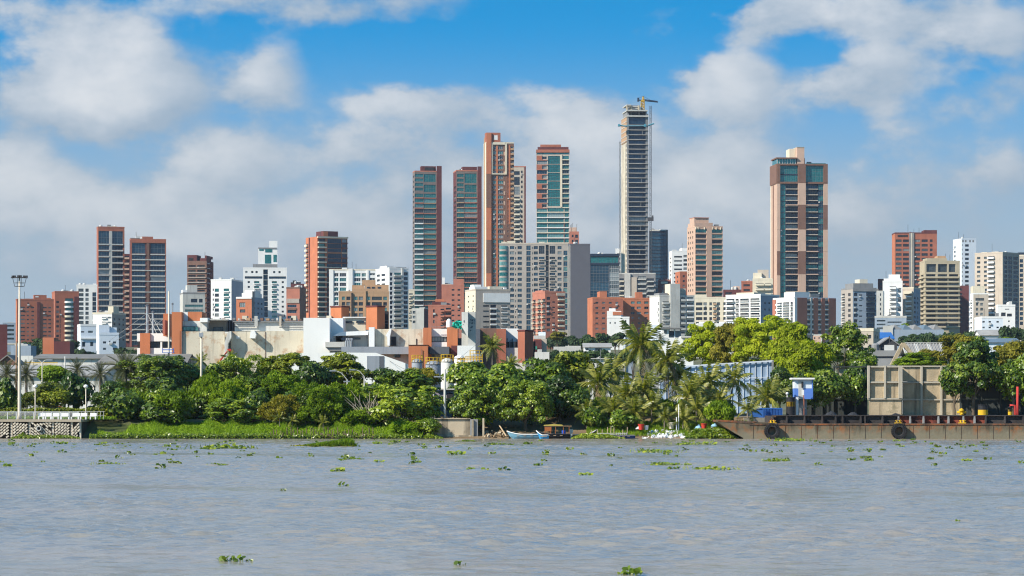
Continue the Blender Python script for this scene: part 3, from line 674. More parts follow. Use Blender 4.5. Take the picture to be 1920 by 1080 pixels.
for x0, x1 in ((1737, 1755), (1758.5, 1775.5), (1778.5, 1791)): b.win('F', x0, x1, 495, 510, 'gbg'[int(x0) % 3], 5, 1, rec=.8)
for i in range(12):
    y = 514+i*8.45
    b.win('F', 1736.5, 1754, y, y+4.2, 'dg'[i % 2], 5, rec=.9); b.win('F', 1758, 1775.5, y, y+4.2, 'gd'[i % 2], 5, rec=.9); b.win('F', 1779, 1796, y, y+4.2, 'd', 5, rec=.9)
    b.box('F', 1734, 1799, y+4.4, y+7.4, 1.0, TANC, 'balcony_band'); b.win('L', 1726, 1731.5, y, y+4, 'd', 2, rec=.6)
    b.box('L', 1724, 1733.8, y+4.4, y+7.4, .6, TANC, 'balcony_band')
b.roof(1738, 1775.5, 484, TANC, d0=.05, d1=.8); b.roof(1759, 1774, 479.5, TAN, ybot=484, d0=.1, d1=.7); b.done(TANC)
b = B('apartment_block', 'white block with a column of white curved balconies left of the tan hotel', 1655, 1692, 529, 1450, WHITE, side=0, fm=FRAME_M)
b.grid('F', 1668, 1680, 537, 8.7, 8, 4.6, 'g', 3, bal=(1.6, 3.2, WHITE)); b.grid('F', 1684, 1689.5, 540, 17.4, 4, 9, 'g', 2); b.roof(1657, 1690, 522, WHITE, d0=.1, d1=.9); b.roof(1666, 1687, 514.3, WHITE, ybot=522, d0=.2, d1=.8); b.done(WHITE)
b = B('apartment_block', 'thin dark red tower sliver behind the white block with curved balconies', 1646, 1660, 523, 1600, BRICKD)
b.grid('F', 1650, 1654, 530, 9, 6, 5, 'd', 1); b.done()
b = B('apartment_block', 'dark grey block with blue glass balconies, right of the massive brown and pink tower', 1577, 1643, 542, 1400, BLUEG, side=22, fm=FRAME_D, lwall=GREIGE)
b.grid('L', 1579, 1584, 549, 9.9, 8, 5.5, 'd', 2, bal=(.7, 2, CONC)); b.grid('L', 1590, 1595, 549, 9.9, 8, 5.5, 'd', 2)
b.grid('F', 1601, 1608, 549, 9.9, 8, 6, 'bd', 2); b.grid('F', 1610.5, 1617, 552, 9.9, 7, 2.2, 'd', 2); b.grid('F', 1624, 1641, 547, 9.9, 9, 7, 'b', 5, bal=(.9, 2, DKBLUE))
b.box('F', 1599.3, 1642.9, 541, 546, .3, CONCD, 'cornice'); b.roof(1600, 1637, 531, CONCD, d0=.0, d1=.7); b.roof(1616, 1631, 523, CREAM, ybot=531, d0=.2, d1=.6); b.done(CONCD)
b = B('apartment_block', 'light grey side block attached to the right of the dark grey block', 1643, 1656, 545, 1450, CONC)
b.grid('F', 1650, 1652, 550, 9, 8, 5, 'd', 1); b.roof(1643, 1647, 541, ROOFG); b.done()
b = B('apartment_block', 'small beige block with white balconies wedged between the white block and the tan hotel', 1693, 1726, 541, 1470, BEIGE, side=-13, fm=FRAME_D, swall=BLUEG)
b.grid('F', 1699, 1709, 553, 9, 7, 4, 'd', 3, bal=(1, 2.6, WHITE)); b.grid('S', 1714, 1717, 556, 9, 6, 4.5, 'd', 1); b.grid('S', 1720, 1722, 556, 9, 6, 4.5, 'd', 1); b.roof(1695, 1711, 546, CREAM, ybot=551, d0=-.1, d1=.2); b.done(CREAM)
b = B('apartment_block', 'low beige block with white left edge in front of the tall beige block', 1819, 1853, 552, 1420, BEIGE, side=6, fm=FRAME_M, lwall=WHITE)
b.grid('F', 1829, 1845, 559, 10, 1, 5, 'g', 5); b.grid('F', 1830, 1834, 568, 9.2, 6, 5.2, 'g', 1); b.grid('F', 1838, 1843, 568, 9.2, 6, 5.2, 'g', 2)
b.grid('L', 1820, 1822.5, 562, 9.2, 8, 4, 'g', 1, bal=(.8, 2.5, WHITE)); b.roof(1822, 1847, 536, CREAM, d0=.1, d1=.9); b.done(WHITE)
# --- right side, lower
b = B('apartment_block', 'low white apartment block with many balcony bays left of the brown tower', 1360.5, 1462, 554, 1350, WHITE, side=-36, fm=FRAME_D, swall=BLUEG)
for x0, x1 in ((1361.5, 1377), (1379, 1385), (1387.5, 1404), (1407, 1424)): b.grid('F', x0, x1, 559, 9.1, 7, 5, 'gd', 3, rec=.8, bal=(.7 if x0 > 1378 else 1.6, 2, WHITE, x0 > 1378))
for x in (1433, 1441, 1455): b.grid('S', x, x+3, 566, 12, 4, 3.5, 'd', 1)
b.roof(1377, 1410, 547.5, CREAM, d0=.1, d1=.7); b.done(WHITE)
b = B('apartment_block', 'beige block with rounded balconies and a boxy tower just left of the brown tower', 1411, 1449, 525, 1500, CREAM, fm=FRAME_D)
b.grid('F', 1417, 1432, 531, 9, 5, 4, 'd', 3, bal=(1.2, 3, CREAM)); b.grid('F', 1434, 1446, 531, 9, 5, 4, 'd', 3, bal=(1.2, 3, CREAM)); b.roof(1411.5, 1447, 521.5, CREAM, d0=.0, d1=.8); b.roof(1412, 1428, 511, CREAM, ybot=521.5, d0=.2, d1=.7); b.roof(1420.5, 1441, 505, BEIGE, ybot=521.5, d0=.3, d1=.9); b.done(CREAM)
b = B('apartment_block', 'small red brick block with a flat top left of the beige rounded balconies', 1390, 1412, 529, 1560, BRICK)
b.grid('F', 1394, 1406, 533, 9, 3, 4, 'd', 2); b.done(BRICKP)
b = B('apartment_block', 'low dark pink block between the pale pink tower and the red block', 1356, 1392, 543, 1600, BRICKD)
b.grid('F', 1360, 1372, 548, 9, 3, 4, 'd', 2); b.roof(1375, 1387, 536.5, PINK); b.done()
b = B('apartment_block', 'cream apartment block with stained balconies under the pale pink tower', 1300, 1364, 560, 1380, CREAM, fm=FRAME_D)
for x0, x1 in ((1305, 1317), (1319, 1325.5), (1330, 1335), (1344, 1350), (1356, 1361)): b.grid('F', x0, x1, 567, 9.2, 7, 5.6, 'gd', 2)
b.grid('F', 1337, 1343, 567, 9.2, 7, 4, 'd', 1, bal=(.9, 2, TAN)); b.roof(1301, 1325, 552, CREAM, d0=.1, d1=.8); b.done(CREAM)
b = B('apartment_block', 'pale concrete block with a tall blank fin and wide balconies, below the pale pink tower', 1217.5, 1302, 556, 1300, CONC, side=19, fm=FRAME_D, lwall=WHITE)
b.grid('F', 1242.5, 1254, 565, 10.8, 6, 4.6, 'gd', 3, bal=(1.0, 3, CONC)); b.box('F', 1255.5, 1273.6, 532, 640, 1.2, CONC, 'fin')
b.grid('F', 1276, 1284, 557, 10.8, 7, 7, 'gb', 2, bal=(1.2, 3.4, CONC)); b.grid('F', 1288, 1300, 556.5, 10.8, 6, 6.5, 'g', 3, bal=(.9, 2.4, WHITE))
b.grid('L', 1233, 1235, 566, 10.8, 4, 6, 'd', 1); b.roof(1256, 1272, 532, CREAM, d0=0, d1=.5); b.roof(1273, 1288, 540, BEIGE, d0=.1, d1=.5); b.roof(1238, 1254, 549, CONCD, d0=.1, d1=.6); b.done(CONC)
b = B('apartment_block', 'white low block with a stepped roof in front of the orange brick pair', 1138, 1180, 597, 1180, WHITE, side=0)
b.grid('F', 1166, 1168.5, 600, 12, 2, 6, 'd', 1); b.grid('F', 1172, 1174.5, 600, 12, 2, 6, 'd', 1)
for x in (1143, 1152): b.win('F', x, x+2.5, 604, 607, 'd', 1)
b.roof(1138, 1165, 583, WHITE, d0=0, d1=.6); b.roof(1142, 1154, 578, WHITE, ybot=583, d0=.1, d1=.5); b.roof(1149, 1164.8, 584.5, BRICKO, ybot=591, d0=-.01, d1=.02); b.done(WHITE)
b = B('apartment_block', 'orange brick block with small windows, left one of the orange pair', 1101, 1168.5, 560, 1320, BRICK, side=10, fm=FRAME_M, lwall=BRICKO)  # brightness of the sunlit left wall put into its brick colour
for x0, x1 in ((1116.5, 1122), (1129, 1134.5), (1141.5, 1147), (1154, 1159.5)): b.grid('F', x0, x1, 566, 9.7, 7, 3.4, 'g', 2)
b.grid('F', 1113, 1120, 567.5, 9.7, 1, 2, 'd', 2); b.roof(1125.5, 1139, 546, BRICKO, d0=.1, d1=.6); b.bands('F', 1111.2, 1168.4, 579.5, 28, 2, 1, .12, BRICKP); b.done(BRICKO)
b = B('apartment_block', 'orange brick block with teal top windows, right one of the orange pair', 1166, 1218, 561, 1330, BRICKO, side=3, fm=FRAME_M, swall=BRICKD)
b.grid('F', 1183, 1190, 565, 9.8, 3, 4.6, 'ldd', 2); b.grid('F', 1194, 1202, 565, 9.8, 3, 4.6, 'ldd', 2); b.grid('F', 1208, 1216, 565, 9.8, 3, 4.6, 'ldd', 2)
for x in (1184, 1196, 1210): b.grid('F', x, x+4, 594.5, 9.8, 4, 3, 'g', 2)
b.roof(1192, 1205, 547.5, BRICKO, d0=.1, d1=.6); b.done(BRICKO)
b = B('apartment_block', 'pink striped apartment block with white balconies in front of the brown tower', 1449, 1567, 560, 1260, PINK, side=40, fm=FRAME_D, lwall=WHITE)
for x0, x1 in ((1457, 1466), (1468, 1480), (1482, 1486.5)): b.grid('L', x0, x1, 566, 9.6, 6, 5, 'dg', 2, bal=(1.0, 2.4, WHITE, x0 > 1467))
b.box('L', 1449, 1455, 560, 640, .3, BRICKP, 'pier')
for x0, x1, mm in ((1489.3, 1494, WHITE), (1494, 1512.5, BRICKP), (1519, 1522, CONC), (1525, 1533, BRICKP), (1540, 1546, BRICKP), (1553.5, 1566.8, BRICKP)): b.box('F', x0, x1, 558, 640, .3, mm, 'pier')
for x0, x1 in ((1513.5, 1518.5), (1534, 1539), (1547, 1552.8), (1522.3, 1524.6)): b.grid('F', x0, x1, 563, 9.4, 7, 5, 'dg', 2 if x1-x0 > 3 else 1); b.bands('F', x0, x1, 569, 9.4, 7, 1.6, .35, WHITE)
b.roof(1494, 1522, 547, WHITE, d0=.1, d1=.6); b.roof(1531, 1548, 549, GREIGE, d0=.3, d1=.7); b.done(WHITE)
# --- centre
b = B('apartment_tower', 'wide greige block with many small windows and a curved glass corner, centre of the skyline', 936, 1065, 458, 1500, GREIGE, side=0, fm=FRAME_M, depth=20)
for x0, x1, n in ((956, 964, 17), (970.5, 978.5, 17), (1001, 1008.5, 17), (1045.5, 1053, 17)): b.grid('F', x0, x1, 461.5, 9.98, n, 5.6, 'ngn', 2, fm=FRAME_M)
for x in (966, 998): b.grid('F', x, x+1.5, 463, 9.98, 16, 4, 'd', 1)
b.grid('F', 987, 995, 460.5, 9.98, 17, 8.6, 'n', 2); b.win('F', 1010.5, 1021, 461, 476, 'd', 3, 2); b.win('F', 1030.5, 1041, 461, 476, 'd', 3, 2)
b.grid('F', 1010.5, 1021, 481.5, 9.98, 14, 5.8, 'nbn', 3, bal=(.5, 1.4, GREIGE)); b.grid('F', 1030.5, 1041, 481.5, 9.98, 14, 5.8, 'db', 3, bal=(.5, 1.4, GREIGE))
for i in range(16): b.win('F', 1023.2, 1028.8, 459+i*10, 459+i*10+9.6, 'd', 1, 2, rec=1.2)
b.grid('F', 1056.5, 1064, 470, 9.98, 15, 8.8, 'nl', 2)
cb = MB(); mD = 1500/F
for i in range(17):                                 # rounded glass bay on the left corner
    z0 = b.z(461+i*9.98+6.6); z1 = b.z(461+i*9.98); r = 7.6*mD
    c = (-b.w/2+8*mD, -b.d/2, 0)
    q = MB(); n = 10
    for j in range(n):
        a0 = math.pi+math.pi*j/n; a1 = math.pi+math.pi*(j+1)/n
        pa = (c[0]+r*math.cos(a0), c[1]+.5*r*math.sin(a0)); pb_ = (c[0]+r*math.cos(a1), c[1]+.5*r*math.sin(a1))
        q.quad((*pa, z0), (*pb_, z0), (*pb_, z1), (*pa, z1), 0)
        q.quad((*pa, z0-(3.4*mD)), (*pb_, z0-(3.4*mD)), (*pb_, z0), (*pa, z0), 1)
    q.build('bay_window', [G_TE if i % 3 else G_TL, GREIGE], b.root)
for x0, x1, y in ((940, 950, 453), (951, 966, 451.5), (1011, 1021, 453), (1037, 1047, 456)): b.roof(x0, x1, y, CREAM, d0=.1, d1=.5)
b.done(BEIGE)
b = B('office_block', 'blank slate grey slab tower with a pale left edge, right of the greige block', 1065, 1106.5, 459.5, 1400, SLATE, side=4, lwall=CONC, depth=14)
b.box('L', 1066.5, 1068, 460, 640, .2, DARK, 'pier'); b.done(SLATE)
b = B('office_block', 'low blue glass office with a bright top band, right of the slate grey slab', 1100, 1161, 478, 1500, SLATE, side=0, fm=FRAME_D)
b.win('F', 1106.8, 1159, 481.5, 493, 't', 10); 
for i in range(6): b.win('F', 1107, 1141.5, 497+i*16, 497+i*16+15.6, 'n', 6, 3, rec=.08, fm=FRAME_M)
for i in range(13): b.win('F', 1142.5, 1160.5, 497+i*7.5, 497+i*7.5+7, 'g', 5, 1, rec=.1, fm=FRAME_W)
b.box('F', 1106, 1161, 475.8, 480.5, .5, DKBLUE, 'cornice'); b.box('F', 1106, 1161, 493.3, 496.5, .4, DKBLUE, 'cornice'); b.done()
b = B('apartment_block', 'pink brick block with white balconies on its left flank, in front of the greige block', 998, 1059.5, 549, 1200, BRICKP, side=24, fm=FRAME_D)
for x0, x1 in ((999, 1004), (1008, 1014), (1016.5, 1022)): b.grid('L', x0, x1, 560, 9.9, 7, 5.5, 'dg', 2, bal=(.9, 2.6, CREAM, True))
b.grid('F', 1025, 1032, 556.5, 9.9, 7, 5.6, 'd', 3); b.grid('F', 1035.5, 1041, 565, 9.9, 6, 2.4, 'd', 1); b.grid('F', 1046, 1057, 556.5, 9.9, 7, 5.6, 'gd', 3, bal=(1, 2, CREAM))
b.roof(1013, 1034, 543.5, BRICKP, d0=.2, d1=.8); b.box('F', 1043.5, 1059.2, 549, 554, .5, BEIGE, 'cornice'); b.done(BRICKP)
b = B('apartment_block', 'beige block with white panels and a central window column, under the tallest brick tower', 871.7, 957, 544.5, 1250, GREIGE, side=20, fm=FRAME_D, lwall=CREAM)  # left wall coloured lighter for the sun that falls on it
b.box('F', 906, 956, 549.5, 566.5, .3, WHITE, 'panel')
for x0, x1 in ((916, 922), (924, 931), (933, 938)): b.win('F', x0, x1, 551, 564, 'd', 2)
b.grid('F', 919.6, 930.5, 571, 9.9, 5, 5.5, 'b', 3); b.bands('F', 919, 931, 577.2, 9.9, 5, 2.6, .4, WHITE)
b.grid('F', 906, 917.5, 572, 9.9, 5, 3, 'g', 4); b.grid('F', 940, 951.5, 572, 9.9, 5, 2.8, 'g', 3); b.bands('F', 939.8, 951.8, 575.2, 9.9, 5, 1.8, .3, WHITE)
for x in (877, 886): b.grid('L', x, x+2, 553, 9.9, 6, 3, 'd', 1)
b.roof(886, 916, 537, WHITE, d0=.1, d1=.6); b.roof(889, 906, 533, WHITE, ybot=537, d0=.2, d1=.5); b.roof(922, 945, 536, CREAM, d0=.2, d1=.6); b.roof(948, 953, 538, WHITE); b.done(BEIGE)
b = B('apartment_block', 'plain pink red block with few windows below the right lookalike brick tower', 828, 870, 536, 1400, BRICKP, side=0)
for x0, x1 in ((847, 852), (858, 863)): b.grid('F', x0, x1, 542, 9.6, 7, 3, 'd', 1)
b.roof(850, 869.5, 523, BRICKP, d0=0, d1=.5); b.roof(828.5, 846, 532, CREAM); b.roof(829, 834, 520, WHITE, ybot=532); b.done(BRICKP)
b = B('apartment_block', 'small dark red block with a stepped roof in front of the plain pink red block', 803, 846.5, 575, 1050, BRICKP, side=0, fm=FRAME_D)
b.grid('F', 812, 815, 580, 10, 3, 6, 'd', 1); b.grid('F', 826, 833, 579, 10, 4, 5, 'd', 2, bal=(.8, 2.4, BRICKP)); b.grid('F', 836, 845.5, 577, 10, 4, 6, 'd', 2, bal=(.8, 2.4, BRICKP))
b.roof(810, 836, 565, BRICKD, d0=.2, d1=.8); b.roof(816, 833, 560, BRICKO, ybot=565, d0=.3, d1=.7); b.done(BRICKP)
b = B('apartment_block', 'low grey and white block with a maroon flank below the left lookalike brick tower', 772, 804, 578, 1100, CONC, side=-9, swall=BRICKD)
b.grid('F', 774, 779, 583, 9, 3, 5, 'g', 1); b.roof(785, 795, 576, CONC); b.done()
b = B('apartment_block', 'narrow beige sliver of a block just left of the left lookalike brick tower', 765, 777, 545, 1500, CREAM)
b.grid('F', 767, 774, 550, 9, 6, 5, 'g', 2, bal=(.8, 2, CREAM)); b.done(CREAM)
b = B('apartment_block', 'white and grey block with a long glazed balcony front right of the tan stepped block', 704, 766, 504, 1450, WHITE, side=26, fm=FRAME_M, depth=22)
b.grid('L', 706, 712, 512, 9, 3, 4.5, 'd', 2); b.grid('L', 715, 722, 512, 9, 3, 4.5, 'd', 2)
b.grid('F', 731, 736, 511, 8.9, 12, 6, 'b', 1); b.grid('F', 739, 752, 511, 8.9, 12, 6, 'tb', 3, bal=(.9, 2, CONC)); b.grid('F', 757, 764.5, 510, 8.9, 12, 6, 'b', 2)
b.box('F', 753, 756, 502, 640, .6, CONC, 'pier'); b.roof(716, 745, 497.5, WHITE, d0=.2, d1=.7); b.roof(744, 763, 500.5, CONCD, d0=.05, d1=.6); b.done(WHITE)
b = B('apartment_block', 'white framed block with dark windows, left of the tan stepped block top', 617, 704, 507, 1520, WHITE, side=0, fm=FRAME_W)
for x0, x1 in ((626.5, 634.5), (637, 649)): b.grid('F', x0, x1, 512, 9, 9, 6.6, 'dt', 3 if x1-x0 > 9 else 2)
for x0, x1 in ((664, 676), (678, 686)): b.grid('F', x0, x1, 512, 9, 9, 6.6, 'td', 3)
b.box('F', 653, 661, 503.5, 600, .8, WHITE, 'pier'); b.box('F', 617.2, 625, 506, 600, .4, WHITE, 'pier'); b.box('F', 687, 691, 506, 560, .5, WHITE, 'pier')
b.grid('F', 693, 703, 512, 9, 6, 4, 'g', 2)
for x0, x1, y in ((618, 631, 504.5), (641, 651, 501.5), (662, 668, 504)): b.roof(x0, x1, y, WHITE)
b.done(CREAM)
b = B('apartment_block', 'tan brick block with a stepped roofline below the white framed block', 635, 729.5, 549, 1200, TAN, side=0, fm=FRAME_D)
for x0, x1, g in ((641, 647, 'l'), (649.5, 657, 'd'), (663, 670.5, 'l'), (672.5, 680.5, 'd'), (687.5, 694.5, 'l'), (697, 716, 'g'), (718.5, 725.5, 'l')): b.grid('F', x0, x1, 556, 10.4, 5, 6.6, g+'d', 2 if x1-x0 < 12 else 5)
b.box('F', 658.6, 661, 549, 620, .5, DARK, 'pier'); b.box('F', 683.5, 686, 535, 620, .5, TAN, 'pier')
b.roof(660, 729, 541, TAN, d0=.1, d1=.9); b.roof(660, 683, 534, TAN, ybot=541, d0=.25, d1=.9); b.roof(684, 729, 533, TAN, ybot=541, d0=.25, d1=.9); b.roof(679, 704, 524, TAN, ybot=533, d0=.3, d1=.8)
for x in (688, 697, 708): b.roof(x, x+6, 537, G_DK, ybot=540.5, d0=.24, d1=.245, name='window')
b.done(TAN)
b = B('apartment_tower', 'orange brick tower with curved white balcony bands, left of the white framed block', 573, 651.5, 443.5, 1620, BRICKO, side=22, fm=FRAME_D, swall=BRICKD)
b.grid('L', 574, 578, 455, 9.35, 14, 5, 'd', 1, bal=(1.2, 3.4, CREAM)); b.box('L', 579.5, 581, 444, 600, .3, BRICKD, 'pier')
for i in range(17):
    y = 447+i*9.3
    b.win('F', 597, 610, y, y+5.8, 'bt'[i % 2], 3, rec=.8); b.box('F', 595.6, 611, y+6, y+8.4, 1.4, CREAM, 'balcony_band')
    if i < 5: b.win('F', 614, 640, y, y+8.6 if i in (0, 1, 3) else y+6, 'b', 6, 1, rec=.1)
    elif i >= 5: b.win('F', 613, 640, y, y+6.4, 'db'[i % 2], 6)
    b.win('F', 641.5, 650.5, y, y+6.4, 'b', 2); b.box('F', 612 if i > 3 else 640.5, 651.6, y+6.8, y+8.3, .7 if i % 3 else 1.1, CREAM if i % 3 == 2 else BRICKD, 'floor_band')
b.box('F', 595, 651.8, 443, 446, 1.0, CREAM, 'cornice'); b.roof(608, 636, 432.5, BRICKD, d0=.1, d1=.7); b.roof(608, 617, 433.2, BRICKO, d0=.09, d1=.1); b.done()
b = B('apartment_block', 'dark brown brick block with a ragged roof left of the orange brick tower', 545, 588, 532, 1700, BRICKD, fm=FRAME_D)
b.grid('F', 563, 570, 538, 9, 7, 5, 'd', 2); b.grid('F', 575, 585, 538, 9, 7, 5, 'd', 2, bal=(.8, 2, BRICKD)); b.roof(545, 564, 529, DARK); b.roof(549, 555, 525.5, DARK, ybot=529); b.done()
b = B('apartment_block', 'pinkish grey low block with ribbon windows right of the white tower', 537, 574, 541, 1350, BRICKP, side=-12, fm=FRAME_M, swall=BRICKB)
b.grid('F', 539, 556, 571, 10.5, 3, 5.5, 'b', 4); b.box('F', 538, 561, 560, 568, .3, GREIGE, 'panel'); b.box('F', 538, 556, 577.5, 581, .3, BRICKB, 'panel'); b.done(BRICKB)
b = B('apartment_tower', 'white tower with a dark central strip and a small teal glazed turret on top', 456, 537.5, 504, 1450, WHITE, side=0, fm=FRAME_D)
for x0, x1 in ((476.5, 486), (509.5, 519)): b.grid('F', x0, x1, 527, 9.2, 9, 5.2, 't', 2, bal=(.5, 1.2, WHITE))
for x in (464.5, 528): b.grid('F', x, x+4, 527, 9.2, 9, 3.6, 'd', 1)
b.win('F', 459, 492, 518, 522.5, 'b', 8); b.win('F', 504, 536, 518, 522.5, 'b', 8)
for x in (460, 471, 479, 512, 522): b.win('F', x, x+4, 508, 512, 'd', 1)
for i in range(9): b.win('F', 493.5, 502, 505+i*10, 505+i*10+9.5, 'b', 1, 2, rec=1.5)
b.roof(474, 520, 494.5, CONCD, d0=.2, d1=.8); b.roof(483.8, 520, 465, WHITE, ybot=494.5, d0=.3, d1=.75); b.roof(484, 519, 463, CONCD, ybot=465, d0=.28, d1=.77); b.roof(504.5, 520, 450, WHITE, ybot=463, d0=.4, d1=.7)
for x0, x1, y0, y1 in ((496.5, 508, 476.5, 493), (512.5, 518.5, 476.5, 490), (497, 510, 466, 472), (486, 494, 466.5, 469)): b.roof(x0, x1, y0, G_TE, ybot=y1, d0=.293, d1=.3, name='window')
b.done(WHITE)
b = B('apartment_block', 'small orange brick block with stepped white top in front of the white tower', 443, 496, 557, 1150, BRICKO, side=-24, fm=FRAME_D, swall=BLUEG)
b.win('F', 449, 460, 567, 576, 'g', 3); b.win('F', 450, 460, 580, 586, 'g', 2); b.box('F', 443, 472, 556.5, 560, .3, WHITE, 'cornice')
for x in (476, 483, 490): b.grid('S', x, x+2.5, 566, 9.5, 3, 3.5, 'd', 1)
b.box('S', 472.5, 476, 546, 600, .3, CONCD, 'pier'); b.roof(451, 476, 549, WHITE, d0=.1, d1=.8); b.roof(454, 473, 544, WHITE, ybot=549, d0=.2, d1=.7); b.done()
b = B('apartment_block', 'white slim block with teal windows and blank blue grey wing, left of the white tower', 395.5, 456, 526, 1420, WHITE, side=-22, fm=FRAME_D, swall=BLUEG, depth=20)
b.grid('F', 403, 410.5, 541, 9.3, 6, 6, 'tdg', 2); b.grid('F', 399, 401, 541, 9.3, 6, 4, 'd', 1); b.grid('F', 419.5, 429.5, 541, 9.3, 6, 6.4, 't', 2, bal=(.5, 1.6, WHITE))
b.roof(396, 430, 526, WHITE, d0=0, d1=.1); b.done(WHITE)
b = B('apartment_tower', 'dark brown brick tower with a notched roofline standing alone left of the white tower', 351, 400.5, 489, 1560, BRICKB, side=-13, fm=FRAME_D, swall=BRICKD, depth=18)
b.grid('F', 353.5, 367, 497, 9.2, 14, 3.4, 'dg', 4); b.grid('F', 370, 384, 497, 9.2, 14, 3.4, 'gd', 4); b.bands('F', 352, 386, 501.5, 9.2, 14, 1.4, .5, GREIGE)
b.grid('S', 389, 396, 492, 9.2, 14, 5, 'd', 2, bal=(.8, 2.6, BRICKD))
b.roof(351, 369, 478, BRICKD, d0=.0, d1=.6); b.roof(354, 362, 483, DARK, ybot=488, d0=-.01, d1=.0); b.roof(375, 387, 484, BRICKD, d0=.0, d1=.7); b.roof(384, 387.4, 479, BRICKD, ybot=484, d0=.0, d1=.9); b.done()
b = B('apartment_block', 'pale grey and teal glass low block in front of the dark brown brick tower', 337, 384, 551, 1280, CONC, fm=FRAME_D, side=6)
b.win('F', 358, 370, 560, 567, 'b', 3); b.win('F', 373, 380, 560, 567, 'b', 2); b.grid('F', 347, 381, 571, 9, 3, 4.5, 'l', 9); b.roof(352, 371, 534, CONC, d0=.2, d1=.7); b.roof(344, 352, 543, WHITE, d0=.2, d1=.7); b.done(CONCD)
# --- far left
b = B('apartment_block', 'white gridded block with square windows left of the dark glass twins', 143.5, 182, 536, 1450, WHITE, fm=FRAME_D)
b.grid('F', 147, 156.5, 541, 8.65, 10, 6, 'g', 2); b.grid('F', 160, 166, 541, 8.65, 10, 6, 'g', 2); b.grid('F', 173, 180, 548, 8.65, 9, 8, 'b', 2); b.roof(174, 180, 531, WHITE); b.done(WHITE)
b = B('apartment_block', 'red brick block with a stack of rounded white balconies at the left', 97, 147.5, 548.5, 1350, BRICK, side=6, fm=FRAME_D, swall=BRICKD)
b.grid('L', 98, 101, 560, 9.1, 9, 4, 'g', 1); b.grid('F', 105.5, 110.5, 564, 9.1, 8, 4.5, 'd', 2)
b.grid('F', 112, 113.5, 580, 9.1, 7, 8, 'd', 1)
for i in range(11):
    y = 559+i*8.95; q = MB(); z0, z1 = b.z(y+9), b.z(y+5.4); c = (-b.w/2+b.u('F', 129.5), -b.d/2); r = 8.6*1350/F; n = 10
    b.win('F', 122, 137, y, y+5.5, 'td'[i > 2], 4, rec=.6)
    for j in range(n):
        a0 = math.pi+math.pi*j/n; a1 = math.pi+math.pi*(j+1)/n
        pa = (c[0]+r*math.cos(a0), c[1]+.55*r*math.sin(a0)); pb_ = (c[0]+r*math.cos(a1), c[1]+.55*r*math.sin(a1))
        q.quad((*pa, z0), (*pb_, z0), (*pb_, z1), (*pa, z1)); q.tri((*pa, z0), (c[0], c[1], z0), (*pb_, z0)); q.tri((*pa, z0+.12), (*pb_, z0+.12), (c[0], c[1], z0+.12))
    q.build('balcony', CREAM if i > 2 else WHITE, b.root)
b.box('F', 138.5, 147.3, 556, 660, .8, BRICKD, 'pier'); b.grid('F', 140, 141, 562, 9, 1, 4, 'd', 1); b.roof(110, 137, 547, ROOFG); b.done(BRICK)
b = B('apartment_block', 'long red brick apartment block with a dark vertical strip at the far left', 29.5, 100, 563, 1300, BRICK, side=2, fm=FRAME_M, lwall=BRICKO)
for x0, x1 in ((38.5, 46.5), (50, 54), (58.5, 63.5), (80, 87), (90, 95)): b.grid('F', x0, x1, 575, 7.55, 10, 2.7, 'gd', 2)
b.box('F', 69, 74, 566, 660, .4, BRICKD, 'pier'); b.grid('F', 51, 54.5, 567, 7.5, 1, 2.5, 'd', 1)
b.roof(63.5, 87, 552.5, BRICK, d0=.1, d1=.8); b.roof(66, 72, 555, WHITE, ybot=557, d0=.09, d1=.1); b.roof(48, 98, 559.5, BRICK, d0=.3, d1=.9); b.roof(88, 95, 558, BRICKO, d0=.1, d1=.5); b.done(BRICK)
b = B('apartment_block', 'cream white block with shaded flank and small windows below the dark glass twins', 174, 236, 589, 1100, WHITE, side=-26, fm=FRAME_D, swall=GREIGE)  # shade of the flank put into its wall colour
b.grid('F', 191, 200, 594, 9, 4, 3.2, 'g', 3, bal=(.6, 1.5, WHITE)); b.grid('F', 201.5, 209, 594, 9, 4, 3.2, 'g', 2)
for x in (213, 222.5, 230): b.grid('S', x, x+2.6, 596, 9.4, 5, 3.8, 'd', 1)
b.roof(200, 218, 574, CREAM, d0=.1, d1=.5); b.done(CREAM)
b = B('office_block', 'grey low office at the far left edge behind the maroon block', 5, 29, 605, 1100, BLUEG, fm=FRAME_M)
b.grid('F', 7, 26, 609, 8, 4, 4, 'g', 4); b.roof(14, 25, 603.5, CONC); b.done()
b = B('warehouse', 'windowless dark maroon block cut by the left edge', -40, 13, 608, 700, BRICKD, depth=20); b.grid('F', -12, -6, 618, 14, 2, 5, 'd', 1); b.done()
b = B('house', 'small white blue house with few windows, left one of the white pair', 145, 180, 612, 850, WHITEB, side=6, fm=FRAME_D)
b.win('F', 152, 158, 621, 623.5, 'd', 2); b.win('F', 165, 174, 620, 624, 'g', 2); b.win('F', 154, 160, 641, 650, 'g', 2); b.win('F', 169, 175, 641, 649, 'g', 2); b.box('F', 151, 180, 633, 636, .4, WHITE, 'cornice'); b.roof(149, 170, 608, FRAME_M); b.done(WHITE)
b = B('house', 'pale blue white house with four square windows, right one of the white pair', 181, 222.5, 628, 820, WHITEB, side=5, fm=FRAME_M)
for x in (193, 211.5): b.win('F', x, x+6, 640, 644, 'd', 2); b.win('F', x, x+6, 652, 656, 'd', 2)
b.win('F', 204, 207, 639, 641, 'd', 1); b.roof(186, 206, 609, WHITEB, d0=.2, d1=.9); b.roof(206, 220, 613.5, WHITEB, d0=.3, d1=.8); b.done(WHITEB)
